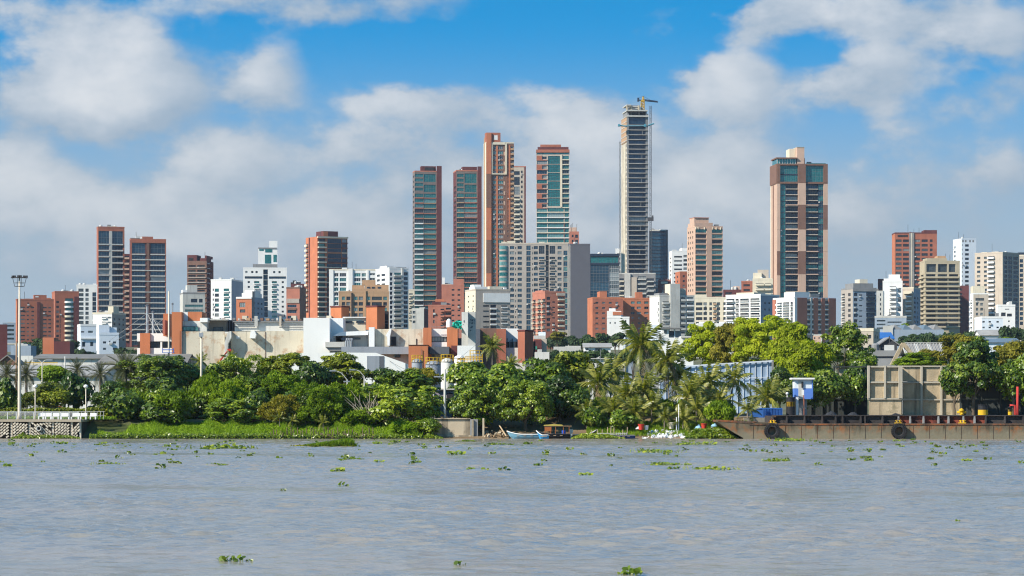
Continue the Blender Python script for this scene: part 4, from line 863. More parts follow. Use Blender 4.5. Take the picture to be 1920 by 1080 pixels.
# --- low houses right
b = B('house', 'four storey white house with small dark windows at the right, above the blue roof', 1827, 1880, 597, 1000, WHITEB, side=14, fm=FRAME_D)
for x in (1842, 1853.5, 1868): b.grid('F', x, x+4.5, 602, 10.5, 3, 3, 'd', 2)
b.done(WHITE)
b = B('house', 'bright white cubic house with dark windows right of the four storey white house', 1867, 1903, 574.5, 1080, WHITE, side=4, fm=FRAME_D)
b.win('F', 1877, 1885.5, 586, 593, 'd', 3); b.win('F', 1888, 1897, 588, 593.5, 'd', 3); b.grid('F', 1890, 1893, 601, 9, 2, 2.5, 'd', 1); b.grid('F', 1884, 1892, 579, 9, 1, 1.5, 'd', 3); b.done(WHITE)
b = B('office_block', 'low blue grey building below the white block with curved balconies', 1640, 1699, 596, 1050, BLUEG, fm=FRAME_M)
b.grid('F', 1644, 1660, 600, 7, 3, 3, 'g', 5); b.grid('F', 1664, 1690, 603, 7, 2, 2.5, 'g', 6); b.done(CONC)
b = B('house', 'small beige house with two dark windows above the dark green tree at the right', 1610, 1649.5, 621, 640, BEIGE, side=-12, fm=FRAME_D)
b.win('F', 1627.5, 1633.5, 628, 634.5, 'd', 2); b.win('S', 1640.5, 1642.5, 628, 634, 'd', 1); b.win('S', 1644.5, 1646.5, 628, 634, 'd', 1); b.win('F', 1629, 1634, 646, 652, 'd', 2); b.done(CREAM)
b = B('warehouse', 'low dark grey wall building below the small beige house', 1622, 1681, 657, 600, CONCD); b.grid('F', 1640, 1675, 668, 8, 1, 4, 'd', 8); b.done()
def gable(name, label, px0, px1, yr, ye, D, depth, wallm, roofm, ybot=None, cat='house', front=True, wins=()):
    """gabled house, ridge running away from the river (front=True) or along it"""
    zb = ground(X((px0+px1)/2, D), D)-.4 if ybot is None else Z(ybot, D)
    r = thing(name, label, cat, (X((px0+px1)/2, D), D, zb)); w = (px1-px0)*D/F/2; zr = Z(yr, D)-zb; ze = Z(ye, D)-zb
    q = MB()
    if front:
        q.prism([(-w, 0), (w, 0), (w, ze), (0, zr), (-w, ze)], 0, depth); q.build('wall', wallm, r)
        q = MB()
        for s in (-1, 1):
            n = Vector((-(zr-ze)*s, 0, w)).normalized(); o = Vector((n.x*-s, 0, n.z))*0
            q.prism([(s*(w+.5), ze-.35), (s*(w+.5), ze-.1), (0, zr+.3), (0, zr+.05)], -.4, depth+.4)
        q.build('roof', roofm, r)
    else:
        q.box(-w, w, 0, depth, 0, ze)
        for s in (-w, w): pass
        q.v += [(-w, 0, ze), (w, 0, ze), (w, depth, ze), (-w, depth, ze), (-w, depth/2, zr), (w, depth/2, zr)]
        k = len(q.v)-6
        q.f += [(k, k+4, k+3), (k+1, k+2, k+5)]; q.m += [0, 0]; q.build('wall', wallm, r)
        q = MB()
        for y0, y1 in ((-.5, depth/2), (depth+.5, depth/2)):
            a, bb, c, d = (-w-.4, y0, ze-.2), (w+.4, y0, ze-.2), (w+.4, y1, zr+.1), (-w-.4, y1, zr+.1)
            q.quad(a, bb, c, d); q.quad(*[(p[0], p[1], p[2]+.16) for p in (a, bb, c, d)]); q.quad(a, bb, (bb[0], bb[1], bb[2]+.16), (a[0], a[1], a[2]+.16))
        q.build('roof', roofm, r, fix=False)
    for (x0, x1, y0, y1, g) in wins:
        me = win_mesh((x1-x0)*D/F, (y1-y0)*D/F, 2, 1, GL[g], FRAME_D)
        put('window', me, r, (X(x0, D)-r.location.x, -.08, Z(y1, D)-zb))
    return r
TIN = mat('weathered tin roofing', (.34, .33, .31), var=.2, streak=0, dirt=(.16, .12, .09), dscale=.8)
FIBRE = mat('fibre cement roofing', (.20, .195, .18), var=.25, streak=0, dirt=(.09, .085, .08), dscale=1.2)
BLUET = mat('blue sheet roofing', (.03, .14, .40), var=.1, streak=0)
BLUEGT = mat('blue grey sheet roofing', (.13, .19, .25), var=.1, streak=0)
gable('house', 'white gabled house with a brown tin roof at the right among dark trees', 1838, 1896, 619, 628, 900, 12, WHITE, TIN, front=False)
gable('house', 'long low blue grey roof just above the olive trees at the far right', 1852, 1912, 635, 641, 760, 14, WHITEB, BLUEGT, front=False)
gable('shed', 'small shed with a bright blue roof beside the beige house', 1648, 1674, 624, 634, 660, 12, WHITE, BLUET, front=False)
gable('shed', 'open dark timber pavilion with a pointed grey roof below the blue roofed shed', 1651, 1682, 634.5, 645, 610, 8, FRAME_D, CONCD, front=True)
# saw-tooth warehouse
r = thing('warehouse', 'long pale blue grey warehouse with a saw tooth roof right of the beige house', 'warehouse', (X(1656, 900), 900, ground(120, 900)-.4)); mD = 900/F
q = MB(); zt = Z(618, 900)-r.location.z; w = 114*mD; q.box(0, w, 0, 25, 0, zt); q.build('wall', BLUEG, r)
q = MB(); q.box(-.1, 18*mD, -.3, -.05, 0, zt+1.2); q.build('front_wall', CONC, r)
for i in range(5):
    x0 = (18+i*19)*mD; q = MB(); q.prism([(x0, zt+.01), (x0+18.5*mD, zt+.01), (x0+4*mD, zt+1.6)], .2, 24); q.build('roof_ridge', BLUEGT if i % 2 else CONCD, r)
# ------------------------------------------------------------------ the factory behind the trees (each volume is a part of one works)
RUSTW = mat('stained precast wall', (.60, .54, .42), var=.12, streak=.35, dirt=(.36, .18, .08), dscale=.55, dirt_lo=.52, dirt_hi=.70)
FWHITE = mat('factory white paint', (.82, .82, .79), var=.04, streak=.06)
FDIRTW = mat('dirty white paint', (.66, .65, .60), var=.12, streak=.3)
FORG = mat('factory orange brick', (.52, .185, .085), var=.1)
FGREY = mat('factory blue grey cladding', (.28, .31, .35), var=.06)
FDKG = mat('factory dark grey cladding', (.11, .12, .14), var=.1)
STEEL = mat('galvanised steel', (.42, .43, .44), rough=.45, metal=.6, streak=.1)
YRAIL = mat('yellow railing paint', (.60, .38, .03), streak=0)
class Blk:
    """axis aligned blocks placed by photo pixels at a distance"""
    def __init__(s, name, label, cat, px, D, zb=None):
        s.root = thing(name, label, cat, (X(px, D), D, (ground(X(px, D), D)-.3) if zb is None else zb)); s.o = s.root.location
    def blk(s, name, x0, x1, y0, y1, D, m, depth=10, D2=None):
        q = MB(); zb = 0 if y1 is None else Z(y1, D)-s.o.z
        q.box(X(x0, D)-s.o.x, X(x1, D)-s.o.x, D-s.o.y, D-s.o.y+depth, zb, Z(y0, D)-s.o.z)
        return q.build(name, m, s.root, fix=False)
    def win(s, x0, x1, y0, y1, D, g='d', nx=2, nz=1, fm=None):
        me = win_mesh((x1-x0)*D/F, (y1-y0)*D/F, nx, nz, GL[g], fm or FRAME_D)
        put('window', me, s.root, (X(x0, D)-s.o.x, D-s.o.y-.085, Z(y1, D)-s.o.z))
    def prism(s, name, pts, D, m, depth=10):
        q = MB(); q.prism([(X(a, D)-s.o.x, Z(b_, D)-s.o.z) for a, b_ in pts], D-s.o.y, D-s.o.y+depth); return q.build(name, m, s.root)
    def tube(s, name, pts, r, m, n=8):
        q = MB(); q.tube([(X(a, D)-s.o.x, D-s.o.y, Z(b_, D)-s.o.z) for a, b_, D in pts], r, n); return q.build(name, m, s.root)
k = Blk('factory_building', 'white office wing with one orange brick pier at the left end of the factory', 'factory', 290, 505)
k.blk('wall', 257, 323, 640+12.5, None, 505, FWHITE, 12); k.blk('upper_wall', 257, 323, 625, 640, 505, FWHITE, 12); k.blk('window_recess', 258, 322, 640.1, 652.4, 506.5, DARK, 8)
k.blk('pier', 262.5, 281, 624.5, 700, 504.6, FORG, .38)
for x0, x1 in ((282, 300), (304.5, 322)): k.win(x0, x1, 640.4, 652.2, 505.6, 'd', 3)
k.blk('wall', 300.5, 304, 640.1, 652.4, 505.1, FWHITE, 1.2)
k = Blk('factory_building', 'factory block with orange brick tower and stained beige wall, left of the white block', 'factory', 450, 490)
k.blk('brick_tower', 322, 340.5, 585, None, 489, FORG, 10); k.blk('brick_annex', 306, 317, 588, 630, 500, FORG, 8); k.blk('brick_annex', 305, 309, 600, 626, 497, BRICKP, 3)
k.blk('panel', 341, 352, 585.5, 601.5, 492, FWHITE, 6); k.blk('brick_panel', 352.3, 378.5, 584.5, 601.5, 492, FORG, 6)
k.blk('upper_wall', 340.7, 388, 601.8, 640, 490.5, FDIRTW, 10); k.win(341.5, 372, 612, 620.5, 490.4, 'l', 4); k.blk('canopy', 375, 389, 596, 604, 489.8, FWHITE, 4)
k.blk('upper_wall', 389, 424, 600.5, 630, 494, BEIGE, 8); k.blk('canopy', 386, 427, 598.5, 600.4, 491, CONC, 10); k.win(400, 418, 613, 620.8, 493.9, 'g', 4, 2)
k.blk('dark_gap', 424, 440, 600, 640, 496, DARK, 4); 
for x in (426, 430, 436): k.blk('pipe_support', x, x+1, 600, 622, 493, FDKG, .5)
k.blk('stained_wall', 338, 421, 621.5, None, 489.4, RUSTW, .5); k.blk('stained_wall', 433, 497, 621.5, None, 489.4, RUSTW, .5); k.blk('stained_wall', 497.7, 569, 620.5, None, 489.4, RUSTW, .5); k.blk('stained_wall', 421, 433, 625, None, 490.6, RUSTW, .5)
k.blk('hall', 340.8, 569, 622, None, 491.3, FDIRTW, 40)
for x in (337.2, 340.3): k.blk('downpipe', x, x+1.1, 621, None, 489.0, FDKG, .25)
k.blk('joint_strip', 497.1, 497.7, 622, None, 489.3, BRICKB, .2)
k.blk('upper_wall', 440, 569, 603.5, 621, 493, FDIRTW, 12); k.blk('roof_edge', 437, 569, 601.6, 603.3, 492.5, CONCD, 14)
for y in (607.5, 612.5): k.tube('pipe', [(440, y, 492.4), (478, y, 492.4)], .09, FRAME_M); k.tube('pipe', [(524, y+1, 492.4), (568, y+1, 492.4)], .09, FRAME_M)
k.blk('duct', 477, 483, 592.5, 612, 492.2, CONC, .6); k.blk('duct', 523.5, 527.5, 593, 611, 492.2, BEIGE, .6); k.blk('machine', 520, 533, 589.5, 594, 495, FDKG, 2)
for i, x in enumerate(range(380, 620, 9)): 
    if not (420 < x < 430): k.blk('rooftop_pipe', x+(i*5 % 4), x+5+(i*3 % 4), 596+(i % 3), 600.8, 497+i % 4, [BRICKB, TAN, CONCD, FDIRTW][i % 4], 2)
for x in (454, 546, 612): k.blk('rooftop_box', x, x+9, 592, 600.5, 499, CREAM, 3)
q = k.prism('chute', [(468, 634), (478, 634.5), (480, 627), (477, 620), (470, 620)], 487.7, FWHITE, 1.7)
q = k.prism('chute', [(421, 642), (427.5, 622), (433, 621), (433.5, 632), (427, 645), (426.5, 672), (421, 672)], 487.8, FDIRTW, 2.7)
k.blk('louvre', 443, 449, 630.5, 635, 489.3, FWHITE, .2)
q = MB(); q.tube([(X(411, 484)-k.o.x, 484-k.o.y, Z(678, 484)-k.o.z), (X(429, 484)-k.o.x, 484-k.o.y, Z(657, 484)-k.o.z)], .32, 6)
REDP = mat('red machine paint', (.50, .04, .03), streak=0)
lift = thing('boom_lift', 'red diagonal lift boom leaning against the stained beige factory wall', 'crane', (X(411, 484), 484, ground(0, 484)))
q = MB(); q.tube([(-1.6, 0, 1.2), (0, 0, Z(678, 484)-lift.location.z), (X(427.5, 484)-lift.location.x, 0, Z(657.5, 484)-lift.location.z)], [.26, .24, .18], 6); q.build('boom', REDP, lift)
q = MB(); q.box(-3, 0, -.9, .9, .4, 1.3); q.tube([(-2.6, -1.4, .5), (-2.6, 1.4, .5)], .5, 10); q.tube([(-.4, -1.4, .5), (-.4, 1.4, .5)], .5, 10); q.build('chassis', REDP, lift); q = MB(); zt = Z(657.5, 484)-lift.location.z; xt = X(427.5, 484)-lift.location.x; q.box(xt-.1, xt+.5, -.5, .5, zt-.1, zt+.3); q.build('basket', REDP, lift)
for (px, yt, r_, D_, lab) in ((276, 574, .23, 512, 'thick shiny steel chimney, left one of the factory pair'), (286.7, 586, .18, 512, 'shorter steel chimney with a dark cap, right one of the factory pair'), (323.5, 571, .12, 510, 'thin dark capped chimney behind the orange brick tower of the factory')):
    zb = Z(640, D_); c = thing('chimney', lab, 'chimney', (X(px, D_), D_, zb)); q = MB(); h = Z(yt, D_)-zb; q.tube([(0, 0, 0), (0, 0, h)], r_*1.0, 12); q.build('stack', STEEL, c, smooth_=False)
    q = MB(); q.lathe([(r_*1.5, h+.0), (r_*1.6, h+.15), (.02, h+.35)], 10); q.tube([(r_*.8, 0, h-.3), (r_*.8, 0, h+.1)], .03, 4); q.build('cap', FDKG, c)
    q = MB()
    for (dx, dy) in ((-6.5, -2), (5, 3), (3, -6)): q.tube([(0, 0, h*.8), (dx, dy, 0)], .035, 3)
    q.build('guy_wire', CONC, c)
k = Blk('factory_building', 'big blank white factory block with recessed side wall, centre of the works', 'factory', 600, 482)
k.blk('white_wall', 569, 618, 596, None, 482, FWHITE, 22); k.blk('white_wall', 618, 643, 596.5, None, 486, FWHITE, 14); k.blk('side_wall', 643, 702, 640, None, 490, FWHITE, 20)
k.blk('cream_wall', 643, 685.5, 595, 640, 494, CREAM, 10); k.win(648, 661, 602, 606, 493.9, 'd', 3); k.win(668, 683, 602, 606, 493.9, 'd', 3); k.blk('cornice', 642.5, 686, 594, 595.8, 493.6, WHITE, 2)
k.prism('lean_to_roof', [(625, 630), (637, 622.5), (691, 620), (690, 628)], 486.2-2.6, FWHITE, 3.8); k.blk('wall', 630, 690, 630, 656, 486, FDIRTW, 3); k.win(640, 676, 633, 636.5, 485.9, 'g', 6)
k.blk('column', 691.5, 702, 613.5, 652, 483, FWHITE, 2.4)
k.blk('canopy', 610, 646, 641, 651, 480, CONC, 4); k.prism('canopy_soffit', [(610.3, 651.2), (646, 651.2), (646, 657.5), (617, 657.5)], 480.3, CONCD, 3.4)
for i in range(4): k.tube('duct', [(648+i*3.4, 658, 479.3), (648.3+i*3.4, 640, 479.3), (650+i*3.4, 635.5, 479.9)], .15, STEEL, 8)
k.blk('machine', 640, 654, 633, 638, 484, FDKG, 1.4)
k.blk('beige_wall', 702, 793.5, 617, None, 484, RUSTW, 20); k.prism('chute', [(723, 629), (731, 616.5), (734, 617), (731, 632), (730.5, 648), (726.5, 648), (726, 632)], 482.6, FWHITE, 1.3); k.blk('slot', 780, 781.5, 635, 648, 483.9, DARK, .06); k.blk('opening', 733.5, 742.5, 631, 648, 483.92, DARK, .06)
for x0, x1, xm, y0, lab in ((619, 653.5, 640, 575.8, 0), (686, 720.5, 707, 575, 0)):
    pass
k = Blk('brick_penthouse', 'small orange brick box on the factory roof, left one', 'rooftop building', 636, 500, zb=Z(597, 500)); 
def cornerbox(k, x0, xm, x1, y0, y1, D, m, name='brick_wall'):
    th = R(30); w = (xm-x0)*D/F/math.cos(th); d = (x1-xm)*D/F/math.sin(th); q = MB()
    q.box(-w, 0, 0, d, Z(y1, D)-k.o.z, Z(y0, D)-k.o.z); o = q.build(name, m, k.root, fix=False); o.location = (X(xm, D)-k.o.x, D-k.o.y, 0); o.rotation_euler = (0, 0, -th)
    q = MB(); q.box(-w-.1, .1, -.1, d+.1, Z(y0, D)-k.o.z+.003, Z(y0, D)-k.o.z+.25); o = q.build('coping', BRICKD, k.root, fix=False); o.location = (X(xm, D)-k.o.x, D-k.o.y, 0); o.rotation_euler = (0, 0, -th)
cornerbox(k, 619, 640, 653.5, 576, 597, 500, FORG)
k = Blk('brick_penthouse', 'taller orange brick box on the factory roof with a dark stair cage, right one', 'rooftop building', 705, 492, zb=Z(618, 492)); cornerbox(k, 686, 707, 720.5, 575.5, 618, 492, FORG); k.blk('stair_cage', 720.5, 727.5, 583.5, 617, 496, DARK, 3)
for y in (600, 606): k.blk('handrail', 719, 727.5, y, y+1, 495.7, FDKG, .1)
# right half
k = Blk('factory_building', 'factory block with two orange brick piers and white bands, right of the white block', 'factory', 800, 478)
k.blk('brick_pier', 793.5, 809, 614.5, None, 477, FORG, 8); k.blk('white_band', 809, 838, 616.5, 631, 478, FWHITE, 8); k.blk('white_band', 809, 838, 641.5, 650, 478, FWHITE, 8); k.blk('window_band', 809, 838, 631, 641.5, 478.4, FDKG, 7); k.win(810, 837.5, 631.3, 641, 478.3, 'g', 5)
k.blk('brick_pier', 838, 858, 613.5, 692, 476.5, FORG, 8); k.blk('lower_brick', 846, 857, 648, 675, 475.5, BRICKD, 1)
k.blk('grey_band', 640, 808, 650, 664, 476, FGREY, 12); k.blk('lower_wall', 700, 866, 664, None, 477.5, CONC, 10); k.win(740, 751, 664.5, 670.5, 477.4, 'd', 3); k.blk('grey_box', 806, 842, 650, 664, 473.5, FDKG, 4); k.win(800, 815, 666, 670, 477.4, 'd', 2)
k.blk('brick_box', 766, 802, 647.3, None, 471, FORG, 6); k.blk('coping', 765.5, 802.5, 646.3, 647.2, 470.9, BRICKD, 6.3); k.blk('lightning_rod', 790.3, 790.8, 655, 690, 470.8, FDKG, .1)
k.blk('dark_gap', 858, 866, 634, 668, 479, FDKG, 5); k.win(859.5, 864.5, 641, 652, 478.9, 'd', 1, 3)
k.blk('railing_top', 809, 838, 612.5, 613.3, 477, CONCD, .08)
sh = Blk('shed', 'low bright white shed roof with a grey roller door in front of the factory', 'shed', 640, 430)
sh.prism('wall', [(525, 668), (535, 662.5), (640, 661), (705, 661.5), (760, 681), (760, 720), (515, 720), (515, 675)], 430, FWHITE, 12)
sh.blk('door', 688, 711.5, 667.5, 702, 429.9, FGREY, .09); sh.blk('door_side', 711.8, 720, 667.7, 702, 430.0-.06, FDKG, .05)
TK = [(742, 12, 683, FGREY), (782, 10, 679, FGREY), (812.5, 14.5, 683, FGREY), (838.5, 11.8, 678, FDIRTW), (861.5, 9.8, 672, FWHITE), (893, 12.2, 670, FGREY)]
for i, (px, rp, yt, mm) in enumerate(TK):
    D_ = 440+i % 3*3; r_ = rp*D_/F; zb = ground(0, D_); h = Z(yt, D_)-zb
    c = thing('storage_tank', ['grey storage tank, leftmost of the factory tanks beside a white shed', 'grey tank half hidden behind the orange brick box of the factory', 'broad grey storage tank right of the brick box', 'dirty white domed tank between a broad grey tank and the tall white tank', 'tall bright white tank in the row of factory tanks', 'light grey tank at the right end of the row, next to the palm'][i], 'tank', (X(px, D_), D_, zb))
    q = MB(); q.lathe([(r_, 0), (r_, h), (r_*.9, h+.25), (r_*.3, h+.5), (.01, h+.52)], 24); q.build('shell', mm, c, smooth_=True)
    q = MB()
    for z in (h*.35, h*.7, h-.05): q.lathe([(r_+.01, z-.05), (r_+.05, z-.05), (r_+.05, z+.05), (r_+.01, z+.05)], 24)
    q.build('hoop', FDKG, c)
    if i in (2, 3, 5, 1):
        q = MB(); n = 12
        for j in range(n):
            a = 2*math.pi*j/n; p = (math.cos(a)*r_, math.sin(a)*r_); q.tube([(*p, h), (*p, h+1.05)], .035, 4)
        for z in (.55, 1.05):
            q.tube([(math.cos(2*math.pi*j/n)*r_, math.sin(2*math.pi*j/n)*r_, h+z) for j in range(n+1)], .035, 4)
        q.build('railing', YRAIL, c, fix=False)
q = MB(); D_ = 436
for y in (671.5, 674.5): q.tube([(X(858, D_), D_, Z(y, D_)), (X(905, D_), D_, Z(y, D_))], .05, 4)
for i in range(9): x = 858+i*5.8; q.tube([(X(x, D_), D_, Z(671.5, D_)), (X(x, D_), D_, Z(679, D_))], .04, 4)
for y in (668, 671): q.tube([(X(872, D_+3), D_+3, Z(y, D_+3)), (X(905, D_+3), D_+3, Z(y, D_+3))], .05, 4)
for i in range(7): x = 872+i*5.4; q.tube([(X(x, D_+3), D_+3, Z(668, D_+3)), (X(x, D_+3), D_+3, Z(678, D_+3))], .04, 4)
q.box(X(856, D_), X(906, D_), D_-.6, D_+4, Z(680, D_), Z(679, D_)); 
for x in (858, 904): q.box(X(x, D_), X(x+1, D_), D_, D_+.3, ground(0, D_), Z(680, D_))
tag(q.build('walkway', YRAIL, None, fix=False), 'yellow railed walkway above the row of factory tanks', 'walkway')
# fin tower with painted lettering, tarp, roof tank
k = Blk('fin_tower', 'light grey concrete fin tower with dark painted marks at the right end of the factory', 'tower', 880, 470)
k.blk('fin', 877.5, 891.5, 585, None, 470, CONC, 5); k.prism('fin_wedge', [(865.5, 585), (877.4, 585), (877.4, 632), (866, 613)], 468.5, FDIRTW, 4)
k.blk('wall', 865.5, 877.3, 613.5, None, 471.5, CONC, 5); k.blk('white_base', 857.5, 891.4, 648, None, 469.6, FWHITE, .35)
q = MB(); random.seed(3)
for i, (x, y, w, h) in enumerate(((884.5, 593, 1.2, 2), (884, 599, 3, 3), (881, 599, 2, 1.5), (887.5, 598, 2.2, 1.2), (889, 599.5, 1, 3), (880.5, 604, 1.2, 2.4), (883, 605, 4, 1.8), (886, 603, 1.2, 4), (888.5, 605, 1.6, 1.6), (884, 611, 1.2, 4), (885.8, 611, 1, 3), (881.5, 613, 2.4, 1.2), (881, 619, 3, 1.3), (869.5, 601, 1.8, 4), (868, 608, 1, 1.5))):
    q.box(X(x, 470)-k.o.x, X(x+w, 470)-k.o.x, (-.02 if x > 877 else -1.53), (-.004 if x > 877 else -1.504), Z(y+h, 470)-k.o.z, Z(y, 470)-k.o.z)
q.build('painted_sign', FDKG, k.root, fix=False)
TARP = mat('turquoise tarpaulin', (.02, .42, .33), streak=0, var=.2)
V = []; n = 9
xs = [X(848+18*i/8, 471) for i in range(9)]; zs_ = [Z(615-14*i/8, 471) for i in range(9)]; random.seed(5)
V = [(xs[i]+random.uniform(-.15, .15), 471+random.uniform(-.3, .3), zs_[j]-abs(i-4)*.03+random.uniform(-.12, .12)) for j in range(9) for i in range(9)]
me = bpy.data.meshes.new('tarpaulin'); me.from_pydata(V, [], [(j*9+i, j*9+i+1, j*9+i+10, j*9+i+9) for j in range(8) for i in range(8) if (i+j) > 1 and not (j == 7 and i < 3)]); me.materials.append(TARP)
o = put('tarpaulin', me); o.modifiers.new('thickness', 'SOLIDIFY').thickness = .03; tag(o, 'crumpled turquoise tarpaulin hanging beside the grey concrete fin tower', 'tarpaulin')
q = MB(); D_ = 480; r_ = 5*D_/F; q.lathe([(r_, 0), (r_, 1.0), (r_*.6, 1.35), (r_*.2, 1.45), (.01, 1.45)], 16); o = q.build('water_tank', FWHITE, None, smooth_=True); o.location = (X(841.5, D_), D_+1, Z(613.6, D_)); tag(o, 'small white round water tank on the factory roof beside the tarpaulin', 'tank')
k = Blk('factory_building', 'dark brown and brick plant building with rooftop machinery behind the lone palm', 'factory', 950, 500)
k.blk('wall', 900.5, 931, 615.5, None, 500, BRICKB, 14); k.blk('dark_wall', 891.5, 900.3, 617, None, 498, FDKG, 8); k.blk('brick_wall', 931, 948.8, 616.5, None, 499.6, BRICK, 14); k.blk('white_block', 948.8, 972, 616, 641, 506, WHITE, 8)
k.blk('machine_bay', 948.8, 972, 641, 652, 504, DARK, 6); k.blk('lower_wall', 948.8, 985, 652, None, 500.5, FDIRTW, 8)
for i in range(9): k.blk('machine', 950+i*2.4, 951.6+i*2.4, 634+(i*7 % 9), 652, 500.5+(i % 3)*.8, [FDKG, DARK, STEEL][i % 3], 1)
th = R(30); kk = k
cornerbox(k, 971, 984, 1000, 621, 680, 498, BRICK); k.blk('pilaster', 1000, 1004, 640, 680, 502, DARK, 4)
k = Blk('house', 'low maroon house with pale side wall right of the factory', 'house', 1010, 560)
k.blk('wall', 1001, 1015.5, 637, None, 560, BRICKD, 8); k.blk('side_wall', 1015.5, 1025, 635.5, None, 561, BEIGE, 8); k.blk('upper_block', 1001, 1023, 629, 635.4, 566, CONC, 5); k.blk('roof_block', 1010, 1023, 622.5, 629, 567, WHITEB, 4); k.blk('awning', 1001, 1007, 649, 655, 558.5, mat('green awning', (.05, .25, .18), streak=0), 1.2)
k = Blk('house', 'pale house with a hatched gate below the maroon house, right of the factory', 'house', 1015, 480)
k.blk('wall', 1003, 1030, 660, None, 480, FDIRTW, 6); k.blk('steps', 1008, 1016, 655, 660, 481, CONC, 3)
q = MB()
for i in range(10): q.box(X(985+i*4, 478)-k.o.x, X(985.8+i*4, 478)-k.o.x, -2, -1.92, 0, Z(672, 478)-k.o.z)
for y in (674, 681): q.box(X(985, 478)-k.o.x, X(1024, 478)-k.o.x, -2.1, -2.02, Z(y+1, 478)-k.o.z, Z(y, 478)-k.o.z)
q.build('fence_bars', CONC, k.root, fix=False)
# houses in the middle distance
gable('house', 'small white house with a tin roof in front of the dark wooded hill', 1096, 1145, 644.5, 650, 700, 10, FWHITE, TIN, front=False, wins=((1116, 1128, 653, 661, 'g'), (1099, 1103, 653, 656, 'd')))
k = Blk('wall_structure', 'long low beige wall on the wooded hillside left of the small white house', 'wall', 1060, 690); k.blk('wall', 1038, 1089, 650, None, 690, CONC, .6); k.blk('wall', 1060, 1089, 648.5, 650, 690.1, CONC, .5)
k = Blk('building_wall', 'low white flat building below the small white house', 'building', 1130, 560); k.blk('wall', 1104, 1150, 673, None, 560, FDIRTW, 8); k.blk('roof_slab', 1103, 1152, 671.5, 672.8, 559.5, CONC, 9)
k = Blk('house', 'pale blue wall of a house hidden behind the tall coconut palms', 'house', 1178, 640); k.blk('wall', 1171.5, 1187, 633, None, 640, BLUEG, 8); k.blk('pilaster', 1170.5, 1172.6, 632, None, 639.6, WHITEB, .5)
k = Blk('house', 'white modern house with a curved roof behind the coconut palms', 'house', 1250, 760)
k.prism('curved_wall', [(1218, 640), (1218, 611), (1225, 608.7), (1236, 609.3), (1243, 613.5), (1243, 640)], 762, WHITEB, 10); k.blk('wall', 1241, 1254, 615, None, 760, WHITE, 8); k.blk('wall', 1254, 1277, 620, None, 763, BLUEG, 8); k.blk('canopy', 1240, 1280, 614, 616, 759, CONCD, 9); k.win(1256, 1264, 622, 629, 762.9, 'b', 2); k.win(1245, 1250, 619, 625, 759.9, 'g', 1); k.blk('column', 1264, 1266, 616, 640, 760.5, WHITEB, .5)
k = Blk('house', 'bright white low building below the curved roof house', 'house', 1265, 640); k.blk('wall', 1237, 1300, 633, None, 640, FWHITE, 9); k.blk('roof_slab', 1277, 1296, 630, 633, 639, CONC, 9)
k = Blk('house', 'row of white rooftops peeking over the bright green trees', 'house', 1330, 900); k.blk('wall', 1308, 1385, 606, None, 900, WHITE, 10); k.blk('wall', 1386, 1408, 604, None, 905, CREAM, 10)
for x in (1312, 1330, 1350, 1366): k.blk('roof_block', x, x+9, 603.5, 606, 903, [WHITE, CONC, WHITEB, TAN][x % 4], 4)
random.seed(11)
for i in range(26):                         # small houses filling the middle ground of the hillside
    px = random.choice([random.uniform(620, 1000), random.uniform(1440, 1920), random.uniform(-60, 300), random.uniform(1880, 2040)]); D_ = random.uniform(960, 1150)
    lo = 622 if px > 1400 else 650
    w = random.uniform(9, 18); b = B('house', ['white', 'cream', 'grey', 'pinkish', 'brick'][i % 5]+' low house on the rising ground in front of the towers', px, px+w, random.uniform(lo, lo+12), D_, [WHITE, CREAM, CONC, PINK, BRICK][i % 5], depth=9, group='low houses on the rising ground, '+['white', 'cream', 'grey', 'pinkish', 'brick'][i % 5])
    b.grid('F', px+2, px+4.5, b.ytop+3, 9, 1, 3, 'd', 1); b.grid('F', px+w-4.5, px+w-2, b.ytop+3, 9, 1, 3, 'd', 1); b.done(None)
# old shed roofs on the left
gable('warehouse', 'wide dark corrugated warehouse roof behind the left palms', 62, 205, 664.5, 671, 560, 24, FDIRTW, FIBRE, front=False)
gable('warehouse', 'sloping grey roof shed below the pale blue white house', 184, 275, 664, 681, 500, 26, CONCD, FIBRE, front=False)
gable('warehouse', 'pale sheet roof in front of the dark warehouse at the far left', -30, 190, 686, 703, 430, 24, FDIRTW, TIN, front=False)
gable('shed', 'small dark gabled timber shed at the left edge', -4, 32, 668, 682, 520, 8, BRICKB, FIBRE, front=True)
gable('shed', 'grey sheet roof rising beside the orange brick tower of the factory', 252, 346, 665, 682, 480, 16, FDKG, FIBRE, front=False)
k = Blk('building_wall', 'pale blue flat box building below the red brick blocks at the left', 'building', 40, 700); k.blk('wall', 20, 58, 648, None, 700, BLUEG, 8); k.blk('tower_block', 28, 52, 645, 648, 702, CONC, 5); k.blk('roof', 8, 44, 643, 646, 740, CONC, 5)
k = Blk('wall_structure', 'long pale wall with a yellow railing at the left behind the esplanade trees', 'wall', 70, 545); k.blk('wall', 24, 62, 667, None, 545, FDIRTW, .5); k.blk('railing', 40, 108, 679, 680.3, 530, YRAIL, .1); k.blk('railing', 40, 108, 682, 683, 530, YRAIL, .1)
k = Blk('building_wall', 'small brick and white annex below the round balcony block', 'building', 90, 780); k.blk('wall', 80, 101, 633, None, 780, BRICKO, 8); k.blk('wall', 101, 131, 640, None, 776, BRICKD, 8)

